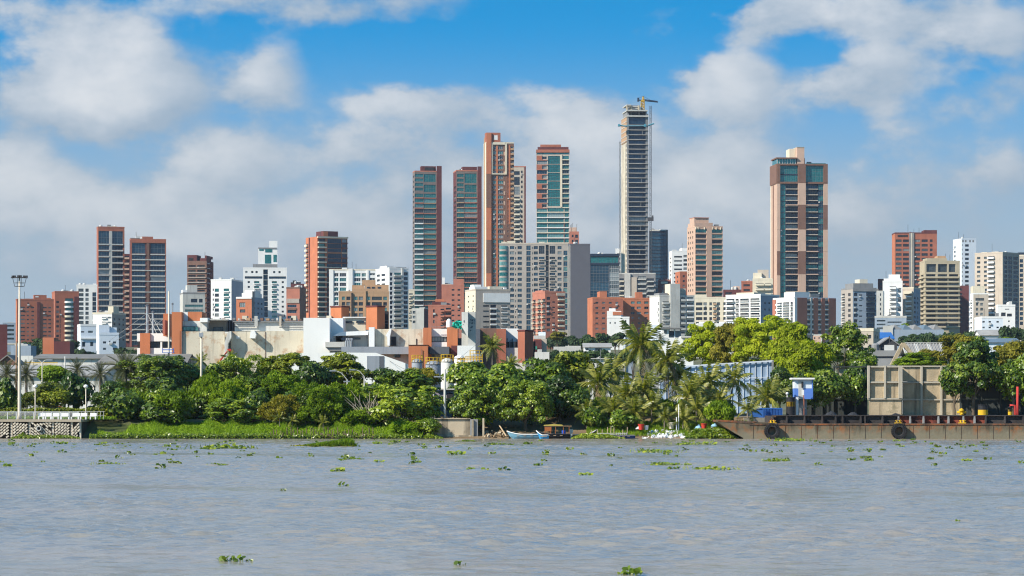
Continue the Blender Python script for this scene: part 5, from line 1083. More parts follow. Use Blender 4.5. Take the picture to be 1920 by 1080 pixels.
# ------------------------------------------------------------------ blue wall, concrete walls, frames on the right
BLW = mat('pale blue painted cladding', (.36, .47, .62), var=.2, streak=.5)
WRIB = mat('white ribs', (.66, .70, .76), var=.1, streak=.2)
k = Blk('cladding_wall', 'tall pale blue clad wall with white ribs behind the coconut palms', 'wall', 1340, 372)
n = 19
for i in range(n):
    xa = 1237+i*11.2; xb = xa+11.0; ya = 690-(xa-1237)*.062; yb = 690-(xb-1237)*.062
    k.prism('panel', [(xa, ya), (xb, yb), (xb, 775), (xa, 775)], 372+.02*(i % 2), BLW, .2)
    k.prism('rib', [(xa-.7, ya-1.2), (xa+.9, ya-1.3), (xa+.9, 775), (xa-.7, 775)], 371.9, WRIB, .09)
k.prism('top_rail', [(1236, 688.2), (1450, 675.3), (1450, 677.8), (1236, 690.6)], 371.6, WRIB, .17); k.prism('mid_rail', [(1236, 716), (1450, 706), (1450, 707), (1236, 717)], 371.7, WRIB, .07)
k.blk('end_post', 1447.5, 1450.5, 676, None, 371.4, CONCD, .6); k.blk('hall', 1238, 1447, 694, None, 372.4, CONCD, 20)
CONW = mat('weathered board concrete', (.46, .37, .245), var=.25, scale=.6, streak=.6, dirt=(.12, .12, .07), dscale=.7, dirt_lo=.58, dirt_hi=.75, bump=.3)
CONP = mat('concrete pilaster', (.48, .43, .34), var=.15, streak=.3)
CONSHADE = mat('shade painted concrete', (.045, .052, .05), var=.3, streak=.3)  # tree shade painted into the concrete colour
k = Blk('concrete_wall', 'tall weathered concrete wall of framed panels behind the barge', 'wall', 1700, 330)
def cpanel(x0, x1, y0, y1, D, m=None): k.blk('panel', x0, x1, y0, y1, D, m or (CONW if x0 < 1800 else CONSHADE), .35)  # panels beneath the big right tree get the painted shade
for x0, x1 in ((1630.5, 1657.5), (1661, 1684.5)):
    cpanel(x0, x1, 689, 715, 327.8); cpanel(x0, x1, 718, 746, 327.8)
cpanel(1630, 1690, 748, None, 327.7)
for x in (1627.5, 1657.8, 1684.8): k.blk('pilaster', x, x+3.4 if x < 1680 else x+7, 685.5, 746.5, 327.4, CONP, .7)
for y in (686, 715.3, 746.3): k.blk('beam', 1627.6, 1691.8, y, y+2.8, 327.5, CONP, .6)
k.blk('return_wall', 1689.3, 1691.5, 686.5, None, 328.2, CONW, 2.1)
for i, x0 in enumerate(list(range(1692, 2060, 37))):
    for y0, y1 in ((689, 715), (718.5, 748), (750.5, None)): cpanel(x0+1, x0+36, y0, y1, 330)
    k.blk('pilaster', x0+34, x0+38, 686, None, 329.7, CONP if x0 < 1760 else CONSHADE, .6)
    for y in (685.5, 715.8, 748.2): k.blk('beam', x0+.5, x0+33.9, y, y+2.5, 329.8, CONP if x0 < 1790 else CONSHADE, .5)
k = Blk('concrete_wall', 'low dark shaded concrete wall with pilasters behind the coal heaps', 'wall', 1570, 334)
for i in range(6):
    x0 = 1500+i*21; k.blk('panel', x0, x0+19.5, 748.5, None, 334, CONSHADE, .3); k.blk('pilaster', x0+19.5, x0+21.5, 747, None, 333.7, CONSHADE, .6)
k.blk('coping', 1500, 1626, 746, 748.3, 333.8, CONSHADE, .7)
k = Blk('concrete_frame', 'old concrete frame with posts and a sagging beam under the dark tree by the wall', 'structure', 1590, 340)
for x in (1563, 1590.5, 1622): k.blk('post', x, x+2.6, 686, None, 340, CONSHADE, .4)
k.blk('beam', 1563, 1625, 686.5, 689, 339.8, CONSHADE, .5); k.blk('panel', 1573, 1589, 690, 708, 340.3, CONW, .3)
k.prism('brace', [(1592, 745), (1594, 745), (1576, 705), (1574, 706)], 339.6, CONP, .3)
# A-frame hall
k = Blk('a_frame_hall', 'old concrete A-frame hall with a corrugated tin roof above the concrete wall', 'hall', 1710, 420)
k.prism('gable_leg', [(1669, 684), (1676, 684), (1694.5, 650), (1704, 662), (1711, 668), (1712, 661), (1697, 642.5), (1691, 642.5)], 420, CONW, .8)
k.prism('gable_inner', [(1683, 684), (1694.5, 663), (1706, 668), (1706, 684)], 420.9, DARK, .4)
n = 17
for i in range(n):
    xa = 1698+i*6; q = MB(); z0 = Z(643.2, 421)-k.o.z; z1 = Z(667, 421)-k.o.z; a = X(xa, 421)-k.o.x; d = 5.7*421/F
    q.quad((a, 1, z1), (a+d, 1, z1), (a+d, 6, z0), (a, 6, z0)); q.quad((a, 1.02, z1+.1), (a+.12, 1.02, z1+.12), (a+.12, 6, z0+.12), (a, 6, z0+.1)); q.quad((a+d, 11, z1), (a, 11, z1), (a, 6, z0), (a+d, 6, z0))
    q.build('roof_sheet', TIN if i % 4 else CONC, k.root, fix=False)
k.blk('ridge', 1697, 1800, 642, 643.4, 426.8, CONC, .4); k.blk('back_wall', 1700, 1798, 667, None, 422.5, CONCD, 8)
# watch booth
BLP = mat('blue paint band', (.10, .22, .60), var=.06, streak=.1)
k = Blk('watch_booth', 'white and blue painted watch booth on a post beside the blue wall', 'booth', 1506, 312)
k.blk('column', 1499, 1513, 748.5, None, 312.4, CONCD, 1.2); k.blk('lower_wall', 1489.5, 1524.5, 728.3, 748.3, 312, BLP, 2); k.blk('upper_wall', 1489.5, 1524.5, 711.6, 728.1, 312, WHITEB, 2)
k.blk('roof', 1485, 1527.5, 708.3, 711.4, 311.6, WHITE, 2.8); k.blk('door', 1497, 1506, 714, 748, 311.93, CONC, .08); k.blk('window', 1502.8, 1506.4, 716.5, 726.5, 311.84, DARK, .08)
k.blk('side_post', 1522.3, 1524.4, 711.5, 748.2, 311.9, BLP, .08); k.blk('sign_board', 1503.2, 1507.6, 731, 741, 311.3, WHITE, .06); k.blk('sign_post', 1506.6, 1507.9, 741, 778, 311.3, BRICKO, .08); k.blk('downpipe', 1492.5, 1497, 744, 778, 311.4, FWHITE, .3)
# mooring bollards, hydrant, pipe
BLK = mat('black paint', (.025, .025, .028), rough=.5, streak=0, var=.3)
YEL2 = mat('yellow paint', (.62, .38, .02), streak=.2, dirt=(.15, .08, .03))
def drum(px, D, yt, yb, rpx, bands, label, name='mooring_bollard', cat='bollard'):
    zb = Z(yb, D); r_ = rpx*D/F; c = thing(name, label, cat, (X(px, D), D, zb)); 
    for (ya, yc, mm) in bands:
        q = MB(); h0, h1 = Z(yc, D)-zb, Z(ya, D)-zb; q.lathe([(.001, h0+.002), (r_, h0+.002), (r_, h1), (.001, h1)], 22); q.build('band', mm, c)
    q = MB(); q.lathe([(r_*1.08, Z(yt, D)-zb+.001), (r_*1.08, Z(yt, D)-zb+.08), (.01, Z(yt, D)-zb+.08)], 22); q.build('cap', BLK, c); return c
c = drum(1482.3, 311, 746, 790, 8.4, ((753.5, 790, BLK), (753.4, 762.2, YEL2), (746, 753.3, BLK)), 'tall black drum bollard with a yellow band beside the watch booth')
drum(1843, 311, 760, 790, 9.3, ((760, 768.3, BLK), (768.4, 790, YEL2)), 'squat bollard with black top and yellow base under the big right tree')
drum(1894, 311, 764, 790, 4, ((768, 790, YEL2), (767.9, 772, BLK)), 'slim yellow bollard beside the red pipe')
q = MB(); q.tube([(X(1908, 318), 318, 1.9), (X(1908, 318), 318, Z(725, 318))], .14, 10); q.tube([(X(1908, 318), 318, Z(778, 318)), (X(1903, 318), 318, Z(777, 318)), (X(1902.5, 318), 318, Z(760, 318)), (X(1894, 318), 318, Z(759.5, 318)), (X(1893.5, 318), 318, Z(764, 318))], .12, 8)
tag(q.build('standpipe', mat('red pipe paint', (.48, .05, .04), streak=0), None, smooth_=True), 'tall red standpipe with a bent branch at the right edge', 'pipe')
q = MB(); q.lathe([(.22, 0), (.22, .5), (.3, .52), (.3, .6), (.2, .75), (.02, .85)], 12); q.tube([(-.5, 0, .4), (.5, 0, .4)], .12, 8); q.tube([(0, -.45, .25), (0, 0, .25)], .12, 8); o = q.build('hydrant', YEL2, None, smooth_=True); o.location = (X(1803, 311), 311, Z(780, 311)); tag(o, 'yellow hydrant like valve standing on the quay under the right tree', 'hydrant')
# quay slab under them
QC = mat('quay concrete', (.24, .22, .18), var=.2, streak=.2, dirt=(.08, .08, .06))
q = MB(); q.box(X(1395, 306), 400, 306, 336, -2.5, 2.12); struct(q.build('quay', QC, None))
# container
CB = mat('blue container paint', (.035, .13, .40), var=.15, streak=.2, dirt=(.14, .07, .04), dirt_lo=.68)
c = thing('container', 'blue corrugated shipping container behind the barge bow', 'container', (X(1432, 309), 309, 2.0)); q = MB()
w0, w1 = X(1407, 309)-c.location.x, X(1467, 309)-c.location.x; h = Z(765, 309)-2.0; xm = X(1431, 309)-c.location.x
q.box(w0, w1, 0, 2.4, 0, h); q.build('body', CB, c)
for i in range(12):
    x = xm+.06+(w1-xm-.1)*i/12; q = MB(); q.box(x, x+.07, -.06, -.002, .12, h-.12); q.build('corrugation', CB, c, fix=False)
for (a, d) in ((w0, w0+.1), (xm-.07, xm+.03), (w1-.08, w1)): q = MB(); q.box(a, d, -.08, -.003, 0, h); q.build('corner_post', CB, c, fix=False)
for z in (0, h-.11): q = MB(); q.box(w0, w1, -.075, -.004, z, z+.11); q.build('rail', CB, c, fix=False)

# ------------------------------------------------------------------ barge
HULL = mat('rusty barge plating', (.155, .125, .08), var=.45, scale=.4, streak=.8, dirt=(.26, .085, .02), dscale=.8, dirt_lo=.49, dirt_hi=.63, bump=.25, rough=.75)
HULLT = mat('rusty barge deck edge', (.10, .065, .045), var=.4, scale=1, streak=.3, dirt=(.28, .09, .03), dirt_lo=.48, dirt_hi=.6, bump=.3)
COAM = mat('dark coaming steel', (.05, .045, .045), var=.4, streak=.3, dirt=(.12, .05, .03), dirt_lo=.6)
REDR = mat('red rust coaming', (.26, .065, .04), var=.3, scale=1.2, streak=.3, dirt=(.05, .03, .03), dirt_lo=.5, dirt_hi=.62)
COAL = mat('coal', (.035, .037, .042), var=.4, scale=2, streak=0, bump=1, rough=.9)
t = HULL.node_tree; b = t.nodes['Principled BSDF']; src_ = b.inputs['Base Color'].links[0].from_socket
tcz = t.nodes.new('ShaderNodeTexCoord'); sz_ = t.nodes.new('ShaderNodeSeparateXYZ'); t.links.new(tcz.outputs['Object'], sz_.inputs[0])
wz = t.nodes.new('ShaderNodeMath'); wz.operation = 'MULTIPLY_ADD'; t.links.new(noise(t, 1.3, 5), wz.inputs[0]); wz.inputs[1].default_value = 1.3; t.links.new(sz_.outputs['Z'], wz.inputs[2])
t.links.new(mx(t, mr(t, wz.outputs[0], 1.1, 1.75, .75, 0), src_, (.22, .20, .14)), b.inputs['Base Color'])      # pale dried silt along the waterline
DB = 295.0; bx = lambda p, D=DB: X(p, D)
BG = thing('barge', 'long rusty hopper barge with raked bow moored along the quay', 'barge', (bx(1640), DB, 0)); o_ = BG.location
def bp(p, y, D=DB): return (X(p, D)-o_.x, Z(y, D))
q = MB(); q.prism([bp(1345.5, 787.5), bp(1346, 791.5), bp(1358, 800), bp(1380, 813), bp(1392, 820), (bx(1400)-o_.x, -.4), (45, -.4), (45, Z(794, DB)), bp(1470, 794.3), bp(1420, 791.5)], 0, 10.5); q.build('hull', HULL, BG)
for i in range(22):                             # rubbing strake sections and plate seams
    xa = 1405+i*30; q = MB(); q.box(bx(xa)-o_.x, bx(xa+29.5)-o_.x, -.06, -.003, Z(797.2, DB), Z(794.4, DB)); q.build('deck_edge', HULLT, BG, fix=False)
    q = MB(); q.box(bx(xa+7)-o_.x, bx(xa+7.5)-o_.x, -.03, -.004, .05, Z(797.4, DB)); q.build('plate_seam', HULLT, BG, fix=False)
q = MB(); q.prism([bp(1345.3, 786.8), bp(1420, 790.8), bp(1404, 794.3), bp(1346, 790)], -.05, -.004); q.build('bow_edge', HULLT, BG)
yt, yb = Z(780, DB+1), Z(794, DB)
def coam(x0, x1, m): q = MB(); q.box(bx(x0)-o_.x, bx(x1)-o_.x, .9, 1.0, yb+.003, yt); return q.build('coaming_plate', m, BG, fix=False)
posts = [1450, 1476, 1509.5, 1543, 1568, 1581, 1615, 1623, 1656, 1686, 1708, 1733, 1761, 1780, 1808, 1829, 1850, 1886, 1921, 1950, 1980, 2010]
for a, b_ in zip(posts[:-1], posts[1:]): coam(a+.1, b_-.1, REDR if 1676 < a < 1849 else COAM)
for p_ in posts: q = MB(); q.box(bx(p_)-o_.x-.07, bx(p_)-o_.x+.07, .45, .88, yb+.003, yt-.02); q.prism([(bx(p_)-o_.x-.07, yb+.01), (bx(p_)-o_.x+.07, yb+.01), (bx(p_)-o_.x+.07, yb+.5), (bx(p_)-o_.x-.07, yb+.5)], .3, .449); q.build('coaming_post', COAM if not 1676 < p_ < 1845 else CONCD, BG)
q = MB(); q.box(bx(1449)-o_.x, 44, .6, 1.1, yt+.002, yt+.1); q.build('coaming_rail', COAM, BG); q = MB(); q.box(bx(1449)-o_.x, 44, 9.4, 9.5, yb, yt); q.box(bx(1449)-o_.x, bx(1450)-o_.x, 1.0, 9.4, yb, yt); q.build('coaming_plate', COAM, BG)
q = MB(); q.prism([(bx(1450)-o_.x, yt), (bx(1457)-o_.x, yt), (bx(1443)-o_.x, yb+.01), (bx(1441)-o_.x, yb+.01)], .6, .9); q.build('bow_brace', HULLT, BG)
YB = YEL2
for p_ in (1449, 1685, 1805): q = MB(); q.box(bx(p_-7)-o_.x, bx(p_+7)-o_.x, .15, .35, yb+.003, yb+.1); q.tube([(bx(p_-3)-o_.x, .25, yb+.1), (bx(p_-3)-o_.x, .25, yb+.34)], .09, 8); q.tube([(bx(p_+3)-o_.x, .25, yb+.1), (bx(p_+3)-o_.x, .25, yb+.34)], .09, 8); q.tube([(bx(p_-6)-o_.x, .25, yb+.28), (bx(p_+6)-o_.x, .25, yb+.28)], .05, 6); q.build('bitt', YB, BG)
def heap(x0, x1, ytop, D, label, seed):
    rr = random.Random(seed); cx_ = X((x0+x1)/2, D); w = (x1-x0)*D/F/2; h = Z(ytop, D)-1.2; n = 26; V = []; Fc = []
    for j in range(n):
        for i in range(n):
            u, v = -1+2*i/(n-1), -1+2*j/(n-1); r_ = math.sqrt(u*u+v*v); V.append((u*w, v*2.6, max(0, 1-r_**1.3)*h+rr.uniform(-.05, .05)))
    for j in range(n-1):
        for i in range(n-1): Fc.append((j*n+i, j*n+i+1, (j+1)*n+i+1, (j+1)*n+i))
    me = bpy.data.meshes.new('coal_heap'); me.from_pydata(V, [], Fc); me.materials.append(COAL); o = put('coal_heap', me, None, (cx_, D, 1.2)); stuff(o); o['label'] = label; o['category'] = 'coal heap'
heap(1524, 1592, 770.3, 299.5, 'dark heap of coal in the barge, left of two peaks', 1); heap(1566, 1632, 772.3, 300, 'dark heap of coal in the barge, right of two peaks', 2); heap(1640, 1720, 774.5, 300.5, 'low grey heap of coal beside the tall concrete wall', 4); heap(1480, 2000, 781, 300, 'flat spread of coal filling the barge hold', 3)
TYRE = mat('tyre rubber', (.022, .022, .024), rough=.8, var=.3, streak=0, dirt=(.09, .08, .06), dscale=1.5, dirt_lo=.6)
def tyre(px, py, label):
    r_ = 14*DB/F; c = thing('tyre_fender', label, 'tyre', (X(px, DB-.3), DB-.32, Z(py, DB-.3)))
    q = MB(); prof = [(r_*.52, -.2), (r_*.62, -.3), (r_*.9, -.3), (r_, -.2), (r_, .2), (r_*.9, .29), (r_*.6, .29), (r_*.52, .2), (r_*.5, 0), (r_*.52, -.2)]
    q.lathe(prof, 36); o = q.build('tyre', TYRE, c, smooth_=False); o.rotation_euler = (R(90), 0, 0)
    q = MB(); n = 26
    for i in range(n):
        a = 2*math.pi*i/n; ax = Vector((math.cos(a), 0, math.sin(a))); tg = Vector((-math.sin(a), 0, math.cos(a)))
        q.obox(ax*(r_+.02)+Vector((0, -.12, 0)), ax*.05, Vector((0, .13, 0)), tg*.055)
        q.obox(ax*(r_*.93)+Vector((0, -.3, 0)), ax*.09, Vector((0, .02, 0)), tg*.04)
    q.build('tread', TYRE, c, fix=False)
    q = MB(); q.tube([(.2, 0, r_*.9), (.35, .1, r_+.25), (.1, .6, r_+.55)], .03, 5); q.tube([(-.2, 0, r_*.9), (-.3, .1, r_+.25), (0, .6, r_+.55)], .03, 5); q.build('chain', HULLT, c)
tyre(1447.5, 808.5, 'big black tyre fender hanging near the raked bow of the barge'); tyre(1685.5, 808.5, 'big black tyre fender hanging at the middle of the barge')
c = thing('bollard_lamp', 'small white lamp head on top of the black drum bollard', 'lamp', (X(1476, 311), 311, Z(745.8, 311))); q = MB(); q.lathe([(.12, 0), (.05, .1), (.05, .3), (.16, .38), (.16, .55), (.02, .62)], 10); q.build('lamp_head', WHITE, c)

# ------------------------------------------------------------------ left esplanade
PAVE = mat('esplanade paving', (.42, .36, .27), var=.12)
q = MB(); xl, xr = -600, X(150, 300.3)
q.v = []; q.box(xl, xr, 300.7, 325, -2.5, 1.72); q.build  # core
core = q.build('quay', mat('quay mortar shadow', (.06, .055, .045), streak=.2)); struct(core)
q = MB(); q.box(xl, xr+.1, 300.25, 301.1, 1.722, 1.98); q.box(xl, xr+.1, 301.104, 325.1, 1.722, 1.96); struct(q.build('pavement', PAVE))
# stone facing laid diagonally in bays
STONE = mat('pale sack stone', (.62, .55, .44), var=.25, scale=2, streak=.1, dirt=(.16, .15, .08), dscale=1.2, dirt_lo=.66)
WL = thing('retaining_wall', 'stone retaining wall of diagonally stacked blocks along the left esplanade', 'wall', (X(75, 300.4), 300.5, 0))
random.seed(21); q = MB(); x0w = X(-70, 300.4)-WL.location.x; x1w = X(150, 300.4)-WL.location.x
bays = [(x0w, 5), (X(58, 300)-WL.location.x, -38), (X(100, 300)-WL.location.x, 40), (X(134, 300)-WL.location.x, -40), (x1w, 0)]
edges = [x0w, X(20, 300)-WL.location.x, X(54, 300)-WL.location.x, X(98, 300)-WL.location.x, X(133, 300)-WL.location.x, x1w]; angs = [40, 42, -40, 40, 48]
for bi in range(5):
    a = R(angs[bi]); u = Vector((math.cos(a), 0, math.sin(a))); v = Vector((-math.sin(a), 0, math.cos(a)))
    xa, xb = edges[bi], edges[bi+1]; cxm = (xa+xb)/2
    for i in range(-24, 25):
        for j in range(-24, 25):
            c = Vector((cxm, 0, .85))+u*(i*.40+(j % 2)*.20)+v*(j*.235)
            if not (xa+.12 < c.x < xb-.12 and .0 < c.z < 1.66): continue
            if random.random() < .05: continue
            q.obox(c+Vector((0, random.uniform(-.04, .03), 0)), (u+v*random.uniform(-.12, .12))*.165, Vector((0, .16, 0)), v*.078*random.uniform(.85, 1.1))
stuff(q.build('stone', STONE, WL, fix=False))
q = MB(); q.lathe([(.16, -.25), (.28, -.25), (.28, .3), (.2, .3), (.16, .2), (.16, -.25)], 20); o = q.build('drain_pipe', CONC, WL, smooth_=True); o.location = (X(73, 300.2)-WL.location.x, -.1, Z(803.5, 300.2)); o.rotation_euler = (R(90), 0, 0)
q = MB(); q.lathe([(.001, 0), (.165, 0)], 16); o = q.build('pipe_hole', DARK, WL); o.location = (X(73, 300.2)-WL.location.x, -.2, Z(803.5, 300.2)); o.rotation_euler = (R(90), 0, 0)
for k_, xx in enumerate(edges[1:]):
    q = MB(); q.box(xx-.1, xx+.1, -.02, .25, 0, 1.7); q.build('joint_column', STONE, WL)
RAILW = mat('white railing paint', (.72, .74, .76), var=.06, streak=0)
RL = thing('railing', 'white metal railing along the edge of the left esplanade', 'railing', (X(70, 300.6), 300.65, 1.985)); xo = RL.location.x
for i in range(30):
    x = X(146, 300.6)-xo-i*.92; q = MB(); q.box(x-.03, x+.03, -.03, .03, 0, .72); q.build('post', RAILW, RL, fix=False)
for z in (.12, .24, .36, .48, .60): q = MB(); q.box(-17.6, X(146, 300.6)-xo+.03, -.012, .012, z, z+.022); q.build('rail', RAILW, RL, fix=False)
q = MB(); q.box(-17.6, X(146, 300.6)-xo+.05, -.05, .05, .722, .80); q.build('top_rail', RAILW, RL, fix=False)
RL2 = thing('railing', 'short railing with thin upright posts right of the white railing, at the esplanade corner', 'railing', (X(165, 303), 303, 1.97))
for i in range(9): x = -1.0+i*.33; q = MB(); q.box(x-.02, x+.02, -.02, .02, 0, .8); q.build('post', CONC, RL2, fix=False)
q = MB(); q.box(-1.1, 1.75, -.02, .02, .80, .84); q.box(-1.1, 1.75, -.022, .018, .4, .43); q.build('rail', CONC, RL2, fix=False)
random.seed(4)
BN = ['leftmost of the white benches behind the railing', 'second white bench from the left behind the railing', 'third white bench behind the railing, with a gap beside it', 'white bench near the middle of the row behind the railing', 'wide white bench close to the railing end', 'white bench at the corner beside the upright posts', 'rightmost grey shaded bench behind the upright posts']
for i, px in enumerate((77, 90, 104, 124, 138, 156, 174)):
    D_ = 302.2; c = thing('bench', BN[i], 'bench', (X(px, D_), D_, 1.965), 0, 'white benches on the esplanade'); w = .34 if i not in (3, 4) else .6
    q = MB(); q.box(-w, w, 0, .4, .3, .36); q.build('seat', FWHITE, c, fix=False)
    q = MB(); q.box(-w, w, .42, .48, .3, .68); q.build('backrest', FWHITE, c, fix=False)
    for s in (-1, 1): q = MB(); q.box(s*(w-.07)-.05, s*(w-.07)+.05, .02, .4, 0, .298); q.build('leg', FWHITE, c, fix=False)
# lamp posts and masts
POLE = mat('pale pole concrete', (.62, .55, .44), var=.1, streak=.15)
def lamp(px, D, yt, label):
    zb = 1.96; c = thing('street_lamp', label, 'street lamp', (X(px, D), D, zb)); h = Z(yt, D)-zb
    q = MB(); q.tube([(0, 0, 0), (0, 0, .4), (0, 0, h)], [.09, .06, .05], 8); q.build('pole', POLE, c, smooth_=True)
    q = MB(); q.lathe([(.04, h), (.2, h+.08), (.26, h+.2), (.2, h+.33), (.02, h+.4)], 12); q.build('lamp_head', FWHITE, c, smooth_=True)
lamp(66, 304, 728, 'short white globe lamp in front of the round bush, left one of the pair'); lamp(161, 303.5, 728, 'short white globe lamp near the esplanade corner, right one of the pair')
c = thing('floodlight_mast', 'tall pale floodlight mast with a ring of lamps at the far left', 'light mast', (X(36.5, 301.6), 301.6, 1.96)); h = Z(519, 301.6)-1.96
q = MB(); q.tube([(0, 0, 0), (0, 0, .5), (0, 0, 6), (0, 0, h)], [.28, .19, .15, .08], 12); q.build('pole', POLE, c, smooth_=True)
q = MB(); s_ = 301.6/F
for (ya, half) in ((520.5, 13), (530.5, 11), (537, 9)):
    q.tube([(-half*s_, 0, Z(ya, 301.6)-1.96), (half*s_, 0, Z(ya, 301.6)-1.96)], .03, 5); q.tube([(0, -half*s_*.8, Z(ya, 301.6)-1.96), (0, half*s_*.8, Z(ya, 301.6)-1.96)], .03, 5)
    for k2 in range(12):
        a = 2*math.pi*k2/12; a2 = 2*math.pi*(k2+1)/12; r_ = half*s_*.9; zz = Z(ya, 301.6)-1.96; q.tube([(r_*math.cos(a), r_*math.sin(a), zz), (r_*math.cos(a2), r_*math.sin(a2), zz)], .02, 4)
for s in (-1, 1): q.tube([(s*13*s_, 0, Z(520, 301.6)-1.96), (s*9*s_, 0, Z(537, 301.6)-1.96)], .025, 4); q.tube([(s*4*s_, 0, Z(520, 301.6)-1.96), (s*4*s_, 0, Z(537, 301.6)-1.96)], .02, 4)
q.build('lamp_frame', FRAME_D, c, fix=False)
for dx in (-12, -9, -1.5, 2, 9, 13):
    q = MB(); q.box(-.13, .13, -.16, .1, 0, .16); q.prism([(-.2, -.12), (.2, -.12), (.13, .02), (-.13, .02)], -.3, -.05); o = q.build('floodlight', FRAME_D, c, fix=False); o.location = (dx*s_, 0, Z(519+abs(dx)*.05, 301.6)-1.96)
def utility(px, D, yt, r0, label, m=POLE, arm=None, name='utility_pole', cat='utility pole', arms=()):
    zb = ground(X(px, D), D)-.2; c = thing(name, label, cat, (X(px, D), D, zb)); h = Z(yt, D)-zb
    q = MB(); q.tube([(0, 0, 0), (0, 0, h)], [r0, r0*.6], 8); q.build('pole', m, c, smooth_=True)
    for (dx, dz, hx, hz) in arms:
        q = MB(); q.tube([(0, 0, h+dz), (dx*.5*D/F, 0, h+dz+hz*.75*D/F), (dx*D/F, 0, h+dz+hz*D/F)], .05, 6); q.build('arm', m, c)
        q = MB(); q.box(-.35, .35, -.12, .12, -.08, .05); o = q.build('lamp_head', STEEL, c); o.location = (dx*D/F+(.3 if dx > 0 else -.3), 0, h+dz+hz*D/F)
    return c, h
c, h = utility(377.5, 315, 622, .17, 'white pole with a small top floodlight in front of the stained factory wall')
q = MB(); q.box(-.22, .22, -.3, 0, h-.55, h-.1); q.build('floodlight', STEEL, c)
c, h = utility(31, 330, 640, .16, 'slim brown wooden pole close beside the tall floodlight mast', mat('wood pole', (.28, .17, .10), streak=.1))
utility(79, 340, 679, .09, 'white double arm street light pole left of the round bush', arms=((-10, -.1, 0, 6), (9, -.1, 0, 6)), cat='street light')
utility(122, 350, 668, .11, 'plain grey pole left of the stiff fan palm', CONC)
utility(175.5, 325, 722, .08, 'short white pole under the palms near the parked car', POLE)
c, h = utility(834, 303, 693, .17, 'thick concrete utility pole with a lamp arm above the concrete outfall', CONC, arms=((-9, -.9, 0, 3),)); q = MB(); q.box(-.06, .06, -.14, -.1, 1.5, 3.2); q.build('notice_board', WHITE, c)
utility(813, 330, 700, .1, 'thin pale pole just left of the thick utility pole', CONC)
utility(651, 318, 712, .1, 'curved arm street light rising from the trees, left of three', CONC, arms=((-22, 0, 0, 17),), cat='street light')
utility(683, 322, 706, .1, 'curved arm street light rising from the trees, middle of three', CONC, arms=((-17, 0, 0, 13),), cat='street light')
utility(711.5, 330, 709, .1, 'curved arm street light rising from the trees, right of three', CONC, arms=((-22, 0, 0, 15),), cat='street light')
utility(664, 316, 725, .09, 'small street light with a short curved arm below the middle street light', CONC, arms=((-9, 0, 0, 10),), cat='street light')
utility(656, 440, 660, .22, 'wooden electricity pole in front of the white shed roof', CONCD)
c, h = utility(316.5, 470, 546, .19, 'very tall pale mast in front of the orange brick tower of the factory', POLE)
q = MB(); q.box(-.9, .9, -.9, .9, Z(662, 470)-c.location.z, Z(661, 470)-c.location.z)
for dx in (-.9, .9):
    for z in (662, 655): pass
    q.tube([(dx, -.9, Z(662, 470)-c.location.z), (dx, -.9, Z(653, 470)-c.location.z)], .07, 5)
q.tube([(-.9, -.9, Z(656, 470)-c.location.z), (.9, -.9, Z(656, 470)-c.location.z)], .07, 5); q.build('platform', mat('blue steel paint', (.03, .12, .45), streak=0), c)
for px, yt in ((725, 672), (747, 680), (754, 678)): utility(px, 438, yt, .1, {725: 'thin pole right of the grey shed door', 747: 'thin pole in front of the leftmost grey tank', 754: 'thin pole between the first two grey tanks'}[px], CONC)
utility(1126, 520, 655, .06, 'thin lattice antenna near the low white flat building', FRAME_M, cat='antenna', name='antenna')
q = MB(); q.tube([P(900.5, 640, 440), P(834, 694, 303)], .02, 3)
for (a, b_) in (((656, 661, 440), (725, 674, 438)), ((725, 673, 438), (813, 701, 330)), ((656, 663, 440), (747, 681, 438))):
    pa, pb_ = P(*a), P(*b_); pts = [pa.lerp(pb_, t)-Vector((0, 0, math.sin(t*math.pi)*.6)) for t in [i/10 for i in range(11)]]; q.tube(pts, .025, 3)
tag(q.build('power_line', FRAME_D, None, fix=False), 'thin sagging power lines between the poles in front of the factory', 'cable')
# cars behind the hedge
def car(px, D, label, col, rz):
    P_ = mat('car paint '+label[:9], col, rough=.25, spec=.6, streak=0, var=.03); c = thing('parked_car', label, 'car', (X(px, D), D, 1.96), rz)
    q = MB(); pr = [(-2.1, .28), (2.1, .28), (2.15, .7), (1.9, .85), (1.1, .95), (.55, 1.4), (-.9, 1.42), (-1.6, 1.0), (-2.1, .9), (-2.15, .5)]; q.prism(pr, -.82, .82); o = q.build('body', P_, c)
    o.modifiers.new('bevel', 'BEVEL').width = .06
    for s in (-1, 1):
        q = MB(); q.prism([(1.0, .95), (.5, 1.33), (-.85, 1.35), (-1.45, 1.0)], s*.825-.006, s*.825+.006); q.build('side_window', G_DK, c)
        for x in (-1.3, 1.35):
            q = MB(); q.tube([(x, s*.7, .33), (x, s*.86, .33)], .33, 16); w = q.build('wheel', TYRE, c); q = MB(); q.tube([(x, s*.861, .33), (x, s*.875, .33)], .2, 12); q.build('rim', STEEL, w)
        q = MB(); q.box(2.08, 2.16, s*.6-.15, s*.6+.15, .6, .75); q.build('headlight', FWHITE, c)
    q = MB(); q.prism([(.58, 1.36), (.62, 1.38), (1.12, .99), (1.08, .97)], -.7, .7); q.build('windscreen', G_DK, c)
car(184, 316, 'dark glossy car parked behind the hedge near the esplanade corner', (.03, .035, .045), 0)
car(103, 318, 'orange car half hidden by the hedge behind the benches', (.55, .17, .05), R(15))

